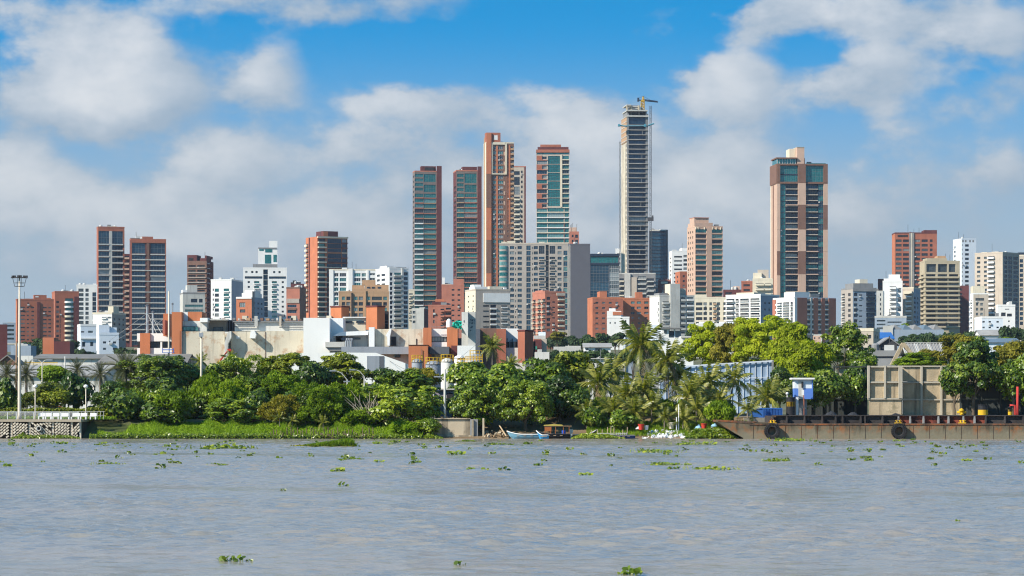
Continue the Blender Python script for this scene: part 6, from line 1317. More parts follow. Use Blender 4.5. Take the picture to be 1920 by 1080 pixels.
# ------------------------------------------------------------------ outfall wall, bank things
OUT = mat('pale outfall concrete', (.50, .42, .30), var=.2, streak=.9, dirt=(.13, .11, .08), dirt_lo=.52, dirt_hi=.66)
k = Blk('outfall_wall', 'pale stained concrete outfall wall at the waterline left of the blue boat', 'wall', 860, 300.5, zb=-1.5)
k.blk('wall_slab', 815, 881, 785.5, None, 300.6, OUT, 4); k.blk('footing', 808, 884, 816, None, 300.2, OUT, .38); k.blk('coping', 814, 882, 784, 785.3, 300.4, OUT, 4.4); k.blk('pier', 881.3, 896, 786, None, 300.3, CONCD, 2); k.blk('pier', 885, 888, 787, None, 300.1, OUT, .18); k.blk('post', 904.5, 908, 784, None, 300.3, OUT, .3)
k = Blk('shack', 'grey lilac shack behind the thick utility pole', 'hut', 826, 312); k.prism('wall', [(816, 735), (835, 729), (850, 731), (850, 790), (816, 790)], 312, mat('lilac render', (.30, .27, .31)), 3); k.blk('roof_slab', 814, 852, 728.5, 731, 311.6, CONC, 4); k.blk('opening', 838, 849, 737, 752, 311.93, DARK, .06)
k = Blk('hut', 'green and orange painted hut under the trees behind the canopy boat', 'hut', 1056, 312); k.blk('upper_wall', 1046, 1063, 776, 786.8, 312, mat('mint paint', (.25, .50, .33), streak=.1), 3); k.blk('lower_wall', 1046, 1063, 787, None, 312, BRICKO, 3); k.blk('roof', 1043, 1066, 773.5, 775.8, 311.4, FDKG, 4)
q = MB(); 
k = Blk('hut', 'pale mint hut with a white door right of the green and orange hut', 'hut', 1080, 314); k.blk('wall', 1069, 1098, 768, None, 314, mat('pale mint paint', (.45, .62, .55), streak=.1), 3); k.blk('door', 1073, 1080, 773, 786, 313.93, FDIRTW, .06); k.blk('roof', 1067, 1100, 766, 767.8, 313.4, FDKG, 4)
for x in (1084, 1091): k.blk('post', x, x+1.6, 768, None, 313.2, BRICKB, .1)
# boats
BLUEB = mat('light blue boat paint', (.17, .36, .48), var=.08, streak=.2); BLUEB2 = mat('bright blue boat paint', (.05, .30, .60), streak=.1); WOOD = mat('grey brown timber', (.17, .12, .08), var=.3, streak=.1); WOODL = mat('pale timber', (.46, .34, .21), var=.2, streak=.1)
def boat(name, label, px0, px1, D, sheer, wmax, hullm, trim, flip=False, rz=0, h=.55):
    cxm = X((px0+px1)/2, D); L = (px1-px0)*D/F; c = thing(name, label, 'boat', (cxm, D, 0), rz)
    q = MB(); n = 14; secs = []
    for i in range(n+1):
        t = i/n; x = -L/2+t*L; s = (1-(1-min(1, t*2.2))**2)**.5 if t < .45 else 1-.12*((t-.45)/.55)**2
        w = wmax/2*max(.02, s); zt = h+sheer*max(0, 1-t*2.3)**2; zk = -.15+.55*max(0, 1-t*5)**2
        secs.append([(x-(.25*max(0, 1-t*4)), w, zt), (x, w*.8, zt*.35), (x, w*.3, zk), (x, -w*.3, zk), (x, -w*.8, zt*.35), (x-(.25*max(0, 1-t*4)), -w, zt)])
    if flip: secs = [[(-a, b_, c_) for a, b_, c_ in s] for s in secs]
    for i in range(n):
        for j in range(5): q.quad(secs[i][j], secs[i+1][j], secs[i+1][j+1], secs[i][j+1])
    q.poly(secs[-1]); 
    o = q.build('hull', hullm, c, fix=False); o.modifiers.new('thickness', 'SOLIDIFY').thickness = .04
    q = MB()
    for j in (0, 5): q.tube([(p_[j][0], p_[j][1], p_[j][2]+.02) for p_ in secs], .045, 6)
    q.build('gunwale', trim, c)
    for t in (.35, .55, .78):
        i = int(t*n); q = MB(); w = secs[i][0][1]; q.box(secs[i][0][0]-.14, secs[i][0][0]+.14, -abs(w)*.93, abs(w)*.93, h*.62, h*.62+.05); q.build('thwart', WOODL, c)
    return c, L
c, L = boat('wooden_boat', 'long light blue wooden boat moored under the trees', 955, 1013, 298.5, .34, 1.2, BLUEB, FWHITE, h=.42)
c2, L2 = boat('wooden_boat', 'short blue boat with raised bow between the long blue boat and the canopy boat', 1010, 1028, 297.6, .45, .9, BLUEB2, FWHITE, h=.36)
c3, L3 = boat('canopy_boat', 'dark canopy boat with an orange frame and yellow roof', 1012, 1068, 299.6, .3, 1.5, mat('black hull paint', (.02, .02, .025), streak=0), FRAME_D, h=.45)
ORF = mat('orange frame paint', (.36, .12, .04), streak=.1)
for x in (-1.0, -.4, .1, .9, 1.5):
    for y in (-.62, .62): q = MB(); q.tube([(x, y, .4), (x, y, 1.25)], .035, 6); q.build('canopy_post', ORF, c3)
q = MB(); q.box(-1.1, 1.75, -.72, .72, 1.27, 1.31); q.build('canopy_roof', mat('pale orange canvas', (.42, .27, .15), streak=0), c3)
q = MB(); q.prism([(-1.15, 1.33), (-1.1, 1.4), (-.1, 1.47), (.75, 1.43), (.9, 1.33)], -.75, .75); q.build('canopy_cover', mat('yellow canvas', (.52, .42, .10), streak=.1), c3)
q = MB(); q.box(-1.05, -.35, -.66, -.62, .75, 1.25); q.build('side_curtain', ORF, c3)
q = MB(); q.box(-.12, .12, -.15, .15, -.2, .75); q.box(-.2, .2, -.22, .22, .6, .95); o = q.build('outboard_motor', FDIRTW, c3); o.location = (L3/2+.15, 0, 0)
def sack(px, D, z, r, m, label, name='sack', cat='sack', seed=0):
    rr = random.Random(seed); q = MB(); q.lathe([(.01, 0), (r*1.1, .02), (r*1.15, r*.3), (r*.85, r*.75), (r*.3, r*1.0), (.01, r*1.25)], 9); q.v = [(a+rr.uniform(-.09, .09)*r*3, b_+rr.uniform(-.09, .09)*r*3, c_*rr.uniform(.75, 1.15)) for a, b_, c_ in q.v]
    o = q.build(name, m, None, smooth_=True); o.location = (X(px, D), D, z); tag(o, label, cat); return o
WSK = mat('white plastic sack', (.74, .74, .72), streak=0)
for i, (px, m_, l_) in enumerate(((1037, WSK, 'white sack at the front of the canopy boat'), (1046, mat('tan sack', (.5, .33, .2), streak=0), 'tan sack in the middle of the canopy boat'), (1052, WSK, 'white sack beside the blue drum in the canopy boat'), (990, WSK, 'white sack lying in the long light blue boat'))): sack(px, 299.4 if px > 1000 else 298.5, .22, .22, m_, l_, seed=i)
q = MB(); q.lathe([(.01, 0), (.2, 0), (.22, .1), (.2, .3), (.22, .5), (.2, .6), (.01, .6)], 14); o = q.build('drum', mat('blue drum plastic', (.02, .07, .40), streak=0), None, smooth_=True); o.location = (X(1057, 299.2), 299.2, .25); tag(o, 'dark blue plastic drum in the stern of the canopy boat', 'drum')
# raised grey skiff and mooring stakes
c, L = boat('skiff', 'small weathered grey skiff drawn up behind the floating leaves', 1072, 1114, 300.2, .5, 1.0, WOOD, CONC, flip=True, rz=R(4), h=.36)
c, L = boat('raft_boat', 'low dark blue work boat with a row of small posts', 1148, 1190, 298.8, .1, 1.1, mat('navy paint', (.02, .05, .18), streak=0), CONCD, h=.32)
for i in range(6): q = MB(); q.tube([(-.7+i*.2, 0, .3), (-.7+i*.2, 0, .62)], .03, 5); q.build('peg', CONC, c)
q = MB(); q.tube([P(936, 797, 301), P(949.5, 818, 299)], .07, 6); tag(q.build('timber_pole', WOODL), 'pale leaning timber pole beside the blue boat bow', 'pole')
random.seed(9)
def stakes(name, label, pxs, D, y0, y1, m):
    r = thing(name, label, 'stakes', (X(sum(pxs)/len(pxs), D), D, -.6))
    for p_ in pxs:
        q = MB(); q.tube([(0, 0, 0), (random.uniform(-.06, .06), 0, Z(random.uniform(y0, y1), D)+.6)], .05, 6); o = q.build('stake', m, r); o.location = (X(p_, D)-r.location.x, random.uniform(-.4, .4), 0)
    return r
r = stakes('old_jetty', 'row of dark rotten jetty stakes in front of the bright grass bank', [508+i*6.2+random.uniform(-2, 2) for i in range(10)]+[570+i*5.6+random.uniform(-2, 2) for i in range(24)], 298.6, 800, 812, WOOD)
q = MB(); random.seed(2)
for i in range(16): x = X(600+i*6.5, 298.6)-r.location.x; q.box(x, x+.34, -.3, .25, .6+random.uniform(0, .1), .85+random.uniform(0, .28))
q.box(X(508, 298.6)-r.location.x, X(540, 298.6)-r.location.x, -.1, .1, .75, .82); q.build('driftwood', WOOD, r, fix=False)
r = stakes('mooring_stakes', 'thin pale mooring stakes and plank beside the coconut palms', [1109, 1121, 1129, 1139, 1145, 1151, 1168, 1176], 299.4, 798, 806, WOODL)
q = MB(); q.box(X(1120, 299.4)-r.location.x, X(1176, 299.4)-r.location.x, -.3, .3, Z(813, 299.4)+.6, Z(812, 299.4)+.6); q.build('plank', CONC, r)
# rubbish heap
random.seed(12); hp = thing('rubbish_heap', 'heap of white rubbish bags and debris on the bank left of the barge bow', 'rubbish', (X(1247, 300.8), 300.8, .1)); 
GRB = [WSK, FDIRTW, BEIGE, mat('pale blue rag', (.25, .45, .6), streak=0)]
q = MB(); 
V = []; n = 30
for j in range(8):
    for i in range(n):
        u = -1+2*i/(n-1); v = j/7; V.append((u*2.4, -1.2+v*3.2, math.sqrt(max(0, 1-u*u))*min(1, v*1.6)*.75-.25+random.uniform(-.08, .08)))
me = bpy.data.meshes.new('debris'); me.from_pydata(V, [], [(j*n+i, j*n+i+1, (j+1)*n+i+1, (j+1)*n+i) for j in range(7) for i in range(n-1)]); me.materials.append(BEIGE); put('debris', me, hp)
for i in range(150):
    u = random.uniform(-1, 1); v = random.uniform(0, .8); s = random.uniform(.08, .22); q = MB(); a = Vector((random.gauss(0, 1), random.gauss(0, 1), random.gauss(0, 1))).normalized(); b_ = a.orthogonal().normalized(); c_ = a.cross(b_)
    if i < 3 or True: q.obox((u*2.35, -1.2+v*2.6, math.sqrt(max(0, 1-u*u))*min(1, v*1.6)*.75-.12), a*s, b_*s*random.uniform(.4, .9), c_*s*random.uniform(.2, .5)); q.build('bag', GRB[0] if random.random() < .7 else random.choice(GRB), hp, fix=False)
def bucket(px, D, y0, y1, label, m):
    zb = Z(y1, D); h = Z(y0, D)-zb; r_ = h*.5; q = MB(); q.lathe([(.01, 0), (r_*.75, 0), (r_, h), (r_*1.12, h), (r_*1.12, h*.9), (r_*.95, h*.86)], 16); q.lathe([(.01, h*.8), (r_*.93, h*.8)], 16); o = q.build('planter', m, None); o.location = (X(px, D), D, zb); tag(o, label, 'pot')
RPOT = mat('red plastic', (.55, .05, .03), streak=0)
bucket(1202, 300.4, 795, 806, 'small red tub on the bank under the palms', RPOT); bucket(1320, 300.6, 794, 805, 'large red tub on the bank left of the barge bow', RPOT); bucket(1212, 300.6, 798, 806, 'white bucket beside the small red tub', FWHITE); bucket(1259, 302, 792, 804, 'big cream drum beside the thin white post', CREAM)
q = MB(); q.tube([P(1272.5, 808, 301.5), P(1272.5, 758, 301.5)], .05, 6); q.tube([P(1268.5, 806, 301.4), P(1268.5, 782, 301.4)], .06, 6); tag(q.build('post', FWHITE), 'thin white post standing on the bank among small palms', 'post')
for i, (px, py, s, m_, l_) in enumerate(((1310, 800, .35, GRB[3], 'blue rag bundle left of the large red tub'), (1335, 803, .3, WSK, 'white sack right of the large red tub'), (1197, 801, .25, WSK, 'white sack behind the small red tub'), (1340, 796, .3, GRB[3], 'blue grey bundle near the barge bow'))): sack(px, 301.2, Z(py+4, 301.2), s, m_, l_, seed=20+i)
# ------------------------------------------------------------------ vegetation
def leafmat(name, dark, mid, light, trans=.25, rough=.5, spec=.35):
    m = bpy.data.materials.new(name); m.use_nodes = True; t = m.node_tree; b = t.nodes['Principled BSDF']; out = t.nodes['Material Output']
    at = t.nodes.new('ShaderNodeAttribute'); at.attribute_name = 'tint'
    cr = t.nodes.new('ShaderNodeValToRGB'); e = cr.color_ramp.elements; e[0].position = 0; e[0].color = (*dark, 1); e[1].position = 1; e[1].color = (*light, 1); x = e.new(.5); x.color = (*mid, 1)
    oi = t.nodes.new('ShaderNodeObjectInfo'); ad = t.nodes.new('ShaderNodeMath'); ad.operation = 'MULTIPLY_ADD'; t.links.new(oi.outputs['Random'], ad.inputs[0]); ad.inputs[1].default_value = .42
    sb = t.nodes.new('ShaderNodeMath'); sb.operation = 'SUBTRACT'; t.links.new(at.outputs['Fac'], sb.inputs[0]); sb.inputs[1].default_value = .21; t.links.new(sb.outputs[0], ad.inputs[2])
    t.links.new(ad.outputs[0], cr.inputs[0]); t.links.new(cr.outputs[0], b.inputs['Base Color'])
    b.inputs['Roughness'].default_value = rough; b.inputs['Specular IOR Level'].default_value = spec
    tr = t.nodes.new('ShaderNodeBsdfTranslucent'); mc = t.nodes.new('ShaderNodeVectorMath'); mc.operation = 'MULTIPLY'; t.links.new(cr.outputs[0], mc.inputs[0]); mc.inputs[1].default_value = (1.5, 1.6, .6); t.links.new(mc.outputs[0], tr.inputs[0])
    ms = t.nodes.new('ShaderNodeMixShader'); ms.inputs[0].default_value = trans; t.links.new(b.outputs[0], ms.inputs[1]); t.links.new(tr.outputs[0], ms.inputs[2]); t.links.new(ms.outputs[0], out.inputs[0])
    return m
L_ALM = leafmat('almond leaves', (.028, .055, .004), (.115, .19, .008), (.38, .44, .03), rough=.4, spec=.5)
L_DAR = leafmat('dark almond leaves', (.018, .040, .004), (.06, .115, .008), (.25, .31, .025), rough=.4, spec=.5)  # dark green species; also paints the shade on the trees around the booth
L_ALY = leafmat('yellow green almond leaves', (.055, .08, .005), (.19, .225, .010), (.42, .42, .03))
L_FEA = leafmat('feathery leaves', (.06, .11, .005), (.15, .235, .008), (.31, .40, .02), .3, .6, .2)
L_LIM = leafmat('lime green leaves', (.12, .15, .005), (.27, .33, .008), (.46, .49, .02), .35, .6, .2)
L_OLI = leafmat('olive leaves', (.08, .08, .008), (.19, .175, .014), (.33, .28, .03), .3, .6, .2)
L_FAR = leafmat('distant dark leaves', (.022, .042, .018), (.04, .075, .025), (.075, .12, .035), .2, .6, .2)
L_GRA = leafmat('bank grass', (.07, .12, .006), (.17, .28, .010), (.30, .42, .02), .35, .6, .2)
L_PAL = leafmat('coconut fronds', (.05, .065, .010), (.15, .17, .018), (.40, .36, .06), .3, .4, .5)
L_PHO = leafmat('date palm fronds', (.03, .04, .018), (.08, .09, .04), (.20, .19, .10), .2, .45, .4)
L_DRY = leafmat('dry fronds', (.12, .09, .045), (.22, .165, .085), (.34, .27, .15), .2, .7, .2)
L_HYA = leafmat('water hyacinth leaves', (.05, .09, .006), (.15, .22, .012), (.38, .42, .04), .35, .35, .5)
BARK = mat('tree bark', (.13, .10, .07), var=.25, streak=.2); BARKP = mat('palm bark', (.22, .19, .15), var=.25, streak=.1)

def crown_mesh(name, seed, rx, rz, kind):
    """leaves as folded quads grouped in clumps through the crown"""
    g = np.random.default_rng(seed)
    if kind == 'alm': nc, cr, nl, ls, flat = int(52*(rx/4)**1.3)+14, 1.0, 125, .20, .6
    elif kind == 'fea': nc, cr, nl, ls, flat = int(95*(rx/4)**1.3)+16, .62, 170, .13, 1.25
    elif kind == 'sml': nc, cr, nl, ls, flat = int(64*(rx/4)**1.3)+14, .85, 230, .125, .75
    elif kind == 'lim': nc, cr, nl, ls, flat = int(80*(rx/4)**1.35)+14, .95, 230, .17, .65
    elif kind == 'far': nc, cr, nl, ls, flat = int(26*(rx/4)**1.1)+8, 1.25, 70, .38, .7
    else: nc, cr, nl, ls, flat = 30, 1, 120, .2, .6
    # clump centres: biased to the shell, upper side first, uneven outline
    d = g.normal(size=(nc, 3)); d /= np.linalg.norm(d, axis=1)[:, None]; d[:, 2] = np.where((d[:, 2] < -.5) & (g.random(nc) < .35), -d[:, 2], d[:, 2])
    rad = g.uniform(.45, 1.0, nc)**.55
    lob = g.uniform(.9, 1.13, nc)+.2*np.sin(3*np.arctan2(d[:, 1], d[:, 0])+seed)+.12*np.sin(5*d[:, 2]+seed*2)
    ctr = d*rad[:, None]*np.array([rx-cr*.6, rx-cr*.6, rz-cr*.45])*lob[:, None]
    csz = cr*g.uniform(.6, 1.25, nc); ctint = g.uniform(-.24, .24, nc)
    cid = np.repeat(np.arange(nc), nl); n = len(cid)
    e = g.normal(size=(n, 3)); e /= np.linalg.norm(e, axis=1)[:, None]; e[:, 2] = np.abs(e[:, 2])*np.where(g.random(n) < .82, 1, -1)
    rr = g.uniform(.35, 1.0, n)**.5
    p = ctr[cid]+e*(rr*csz[cid])[:, None]*np.array([1, 1, flat])
    keep = g.random(n) > .04; p, e, cid = p[keep], e[keep], cid[keep]; n = len(p)
    nor = e*.7+d[cid]*.25+np.array([0, 0, .4])+g.normal(size=(n, 3))*.42; nor /= np.linalg.norm(nor, axis=1)[:, None]
    u = np.cross(nor, g.normal(size=(n, 3))); u /= np.linalg.norm(u, axis=1)[:, None]; v = np.cross(nor, u)
    s = ls*g.uniform(.65, 1.35, n)[:, None]; asp = {'alm': .62, 'fea': .34, 'lim': .55, 'far': .7, 'sml': .7}.get(kind, .6)
    if kind == 'fea': u = u*.6+np.array([0, 0, .6])+e*.5; u /= np.linalg.norm(u, axis=1)[:, None]; v = np.cross(nor, u); v /= np.linalg.norm(v, axis=1)[:, None]; s = s*1.5
    fold = nor*s*.18
    V = np.stack([p-u*s, p+v*s*asp-fold, p+u*s, p-v*s*asp-fold], 1).reshape(-1, 3); Fc = np.arange(n*4).reshape(-1, 4)
    tint = np.clip(.5+ctint[cid]+g.normal(size=n)*.17, 0, 1)
    return V, Fc, tint
_cc = {}
def crown(kind, size, seed, lm):
    R0 = {0: 1.6, 1: 2.6, 2: 4.0, 3: 5.6}[size]; k = (kind, size, seed, lm.name)
    if k not in _cc:
        rz = R0*.72; V, Fc, t = crown_mesh('crown', seed*13+size*7+len(kind), R0, rz, kind); _cc[k] = from_np('crown', V, Fc, lm, t)
    return _cc[k], R0, R0*.72
_tk = {}
def trunk_mesh(seed, h, r, spread, mm):
    rr = random.Random(seed); q = MB(); top = h*.55
    q.tube([(0, 0, 0), (rr.uniform(-.1, .1), 0, top*.5), (rr.uniform(-.2, .2), 0, top)], [r, r*.8, r*.65], 8)
    for i in range(7):
        a = i*2.4+rr.uniform(-.3, .3); s = spread*rr.uniform(.5, .95); z1 = h*rr.uniform(.75, 1.15)
        q.tube([(0, 0, top*rr.uniform(.6, 1)), (math.cos(a)*s*.45, math.sin(a)*s*.45, top+(z1-top)*.55), (math.cos(a)*s, math.sin(a)*s, z1)], [r*.45, r*.3, r*.1], 5)
    return q
_ti = [0]
def tree(px, yt, yb, wpx, D, kind, label, lm=None, gz=None, group=None, name='tree', cat='tree', size=None, trunk=True, squash=1.0):
    _ti[0] += 1; i = _ti[0]; m = D/F; rx = wpx*m/2; rz = (yb-yt)*m/2; zc = Z((yt+yb)/2, D)
    if lm is None: lm = {'alm': L_ALM, 'fea': L_FEA, 'lim': L_LIM, 'far': L_FAR}[kind]
    if size is None: size = 0 if rx < 2.0 else 1 if rx < 3.2 else 2 if rx < 4.8 else 3
    me, R0, Rz0 = crown(kind, size, i % (3 if kind != 'far' else 2), lm)
    x = X(px, D); z0 = ground(x, D)-.1 if gz is None else gz
    c = thing(name, label, cat, (x, D, z0), 0, group); sc = (rx/R0, rx/R0*random.uniform(.85, 1.05), rz/Rz0)
    put('crown', me, c, (0, 0, zc-z0), (0, 0, random.uniform(0, 6.28)), (rx/R0, rx/R0, rz/Rz0))
    if trunk:
        h = max(.6, zc-z0); q = trunk_mesh(i, h, .06+.045*rx, rx*.75, BARK); q.build('trunk', BARK, c, fix=False)
    return c
random.seed(31)
AT = 'broad leaved almond tree'
T = [ # px, ytop, ybottom, width, D, kind, label, leaf
 (3, 712, 782, 50, 309, 'alm', 'dark round leaved tree cut by the left edge behind the railing', L_ALM),
 (88, 718, 771, 92, 312, 'alm', 'round yellow green bush tree right of the tall floodlight mast', L_ALY),
 (100, 686, 722, 58, 345, 'lim', 'bright green tree top behind the white double arm street light', L_FEA),
 (140, 703, 772, 66, 316, 'alm', 'dark glossy tree behind the lamp at the esplanade corner', L_ALM),
 (207, 716, 776, 74, 312, 'alm', 'glossy tree over the parked dark car', L_ALM),
 (30, 735, 775, 40, 318, 'alm', 'small dark shrubby tree behind the base of the floodlight mast', L_ALM),
 (235, 730, 790, 70, 308, 'alm', 'dark tree at the end of the esplanade above the grass', L_ALM),
 (292, 666, 748, 150, 322, 'alm', 'biggest dark almond tree left of the stained factory wall', L_ALM),
 (300, 715, 790, 120, 314, 'alm', 'dark leafy tree below the biggest dark almond tree', L_ALM),
 (311, 742, 800, 104, 306, 'alm', 'low bright almond bush above the grass bank at the left', L_ALM),
 (330, 736, 775, 66, 305, 'fea', 'feathery light green shrub on top of the low almond bush', L_FEA),
 (352, 682, 730, 66, 326, 'alm', 'small dark tree in front of the left end of the stained wall', L_ALM),
 (402, 680, 735, 84, 328, 'alm', 'dark tree left of the red boom lift', L_ALM),
 (452, 672, 740, 112, 330, 'fea', 'deep green fine leaved tree below the chute of the stained wall', L_ALM),
 (393, 704, 765, 76, 314, 'fea', 'olive feathery tree right of the white floodlight pole', L_FEA),
 (430, 718, 785, 80, 311, 'fea', 'light feathery tree in the middle of the left thicket', L_FEA),
 (478, 706, 770, 92, 314, 'alm', 'glossy almond tree in the centre of the left thicket', L_ALM),
 (440, 750, 798, 120, 306.5, 'alm', 'low broad leafy bush above the grass, centre of the left thicket', L_ALM),
 (542, 664, 720, 110, 330, 'alm', 'olive green tree in front of the big white factory block', L_ALY),
 (507, 672, 725, 70, 334, 'alm', 'dark tree between the stained wall and the white factory block', L_ALM),
 (525, 702, 752, 96, 315, 'fea', 'olive feathery tree left of the curved street lights', L_FEA),
 (528, 745, 795, 90, 305, 'fea', 'yellowish feathery shrub near the jetty stakes', L_OLI),
 (560, 738, 800, 90, 307, 'alm', 'dark almond bush between the feathery shrubs', L_ALM),
 (640, 666, 735, 134, 330, 'alm', 'rounded olive green tree under the white shed', L_ALY),
 (590, 675, 735, 80, 326, 'alm', 'dark green tree left of the curved street lights', L_ALM),
 (606, 724, 800, 124, 306, 'fea', 'large feathery bright green bush above the jetty stakes', L_FEA),
 (655, 722, 790, 84, 309, 'fea', 'light green feathery tree right of the large feathery bush', L_FEA),
 (575, 764, 798, 100, 305.5, 'fea', 'low green bush behind the jetty stakes', L_FEA),
 (672, 766, 800, 90, 305, 'fea', 'low grassy bush right of the jetty stakes', L_FEA),
 (752, 697, 760, 130, 309, 'alm', 'upper crown of the big almond tree left of the outfall', L_ALM),
 (757, 726, 808, 148, 303, 'alm', 'big glossy almond tree overhanging the water left of the outfall', L_ALM),
 (788, 692, 730, 76, 325, 'fea', 'yellow green tree below the factory tanks', L_OLI),
 (722, 690, 725, 50, 330, 'alm', 'small tree in front of the grey shed door', L_ALM),
 (885, 676, 735, 86, 318, 'alm', 'bright almond tree below the tall white tank', L_ALM),
 (868, 735, 790, 60, 305, 'alm', 'small almond tree beside the thick utility pole', L_ALM),
 (905, 706, 802, 122, 303, 'alm', 'wide almond tree right of the outfall wall', L_ALM),
 (955, 678, 745, 100, 312, 'alm', 'almond tree with a bright top under the two small palms', L_ALM),
 (985, 712, 803, 116, 302.5, 'alm', 'bright almond tree overhanging the long blue boat', L_ALM),
 (1020, 672, 735, 90, 316, 'alm', 'almond tree in the middle of the central grove', L_ALM),
 (1062, 657, 730, 104, 322, 'alm', 'tall olive almond tree at the right of the central grove', L_ALY),
 (1050, 706, 790, 104, 306, 'alm', 'dark almond tree above the canopy boat', L_ALM),
 (1112, 762, 805, 52, 303, 'alm', 'small leafy shrub by the mooring stakes', L_ALM),
 (1165, 770, 806, 60, 302.5, 'alm', 'leafy shrub on the bank behind the navy work boat', L_ALM),
 (1352, 755, 800, 56, 303, 'fea', 'small bright shrub left of the barge bow', L_FEA),
 (1328, 612, 690, 92, 420, 'lim', 'leftmost of the bright lime green trees behind the palms', L_LIM),
 (1375, 604, 700, 90, 415, 'lim', 'lime green tree with an olive shaded hollow', L_OLI),
 (1440, 588, 700, 140, 410, 'lim', 'tallest bright lime green tree above the blue clad wall', L_LIM),
 (1490, 615, 705, 100, 400, 'lim', 'lime green tree at the right shoulder of the tallest one', L_LIM),
 (1512, 645, 760, 120, 352, 'lim', 'low spreading lime tree above the watch booth', L_LIM),
 (1538, 690, 765, 90, 350, 'alm', 'dark shaded tree behind the watch booth', L_ALM),
 (1580, 612, 700, 110, 365, 'alm', 'dark almond tree right of the lime green trees', L_ALM),
 (1600, 680, 752, 84, 345, 'alm', 'dark low tree in front of the old concrete frame', L_ALM),
 (1624, 660, 700, 50, 350, 'alm', 'small almond tree reaching to the concrete wall', L_ALM),
 (1720, 664, 694, 96, 385, 'lim', 'low bright green tree top just above the concrete wall', L_FEA),
 (1812, 630, 700, 100, 380, 'lim', 'olive yellow tree behind the big dark right tree', L_OLI),
 (1745, 655, 690, 60, 390, 'lim', 'olive tree hiding the end of the tin roof', L_OLI),
 (1826, 640, 750, 124, 327, 'alm', 'big dark almond tree in front of the concrete wall at the right', L_ALM),
 (1790, 700, 745, 50, 326.5, 'alm', 'lower left bough tree of the big dark right tree', L_ALM),
 (1895, 640, 705, 90, 360, 'lim', 'olive tree at the far right edge', L_OLI),
 (1900, 672, 748, 84, 326, 'alm', 'bright almond tree at the right edge above the red pipe', L_ALM),
 (1945, 655, 760, 90, 326, 'alm', 'almond tree just beyond the right edge', L_ALM),
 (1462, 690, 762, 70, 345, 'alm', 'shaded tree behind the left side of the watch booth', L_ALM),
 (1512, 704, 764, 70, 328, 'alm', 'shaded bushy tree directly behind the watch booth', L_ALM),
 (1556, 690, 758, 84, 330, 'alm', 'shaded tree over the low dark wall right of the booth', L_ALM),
 (1604, 694, 756, 64, 331, 'alm', 'leafy tree pressed against the left edge of the tall concrete wall', L_ALM),
]
for i_, t_ in enumerate(T):
    kd = 'sml' if t_[5] == 'alm' and i_ % 3 == 1 else t_[5]
    tree(*t_[:5], kd, t_[6], lm=L_DAR if (t_[7] is L_ALM and ('dark' in t_[6] or 'shaded' in t_[6])) else t_[7])  # shaded trees have their shade painted in as darker leaves
# undergrowth closing the thickets near the ground
random.seed(303)
UW = ['left thicket', 'central grove', 'palm grove']
UK = ['dark leafy bush', 'feathery bush', 'olive bush']
for gi, (a, b_, n, y0, kinds) in enumerate(((228, 800, 22, 736, 'afaafa'), (842, 1090, 9, 748, 'aaa'), (1095, 1362, 13, 752, 'afo'))):
    for k2 in range(n):
        px = a+(b_-a)*(k2+.5)/n+random.uniform(-6, 6); kk = kinds[k2 % len(kinds)]; D_ = random.uniform(308.5, 314)
        tree(px, y0+random.uniform(-12, 12), random.uniform(784, 794), random.uniform(46, 74), D_, 'alm' if kk == 'a' else 'fea', UK['afo'.index(kk)]+' of the undergrowth in the '+UW[gi], lm={'a': L_ALM, 'f': L_FEA, 'o': L_OLI}[kk], group='undergrowth bushes in the '+UW[gi], name='bush', cat='bush')
for k2, px in enumerate(range(240, 1120, 44)):
    if 800 < px < 850: continue
    tree(px+random.uniform(-8, 8), random.uniform(700, 722), 778, random.uniform(60, 84), random.uniform(332, 350), 'alm', 'shaded tree deep inside the '+('left thicket' if px < 800 else 'central grove')+' behind the front trees', group='trees deep inside the '+('left thicket' if px < 800 else 'central grove'))
# green water plants and overhanging scrub at the foot of the bank
for (px, yt, yb, w, D_, kd, l_, lm) in ((806, 784, 818, 44, 300.0, 'sml', 'scrubby bush leaning over the left end of the outfall wall', L_ALM), (900, 778, 800, 40, 301.6, 'alm', 'leafy bough hanging over the right end of the outfall wall', L_ALM), (760, 792, 816, 60, 300.6, 'fea', 'grassy bush at the right end of the bank', L_GRA)):
    tree(px, yt, yb, w, D_, kd, l_, lm=lm, name='bush', cat='bush', trunk=False)
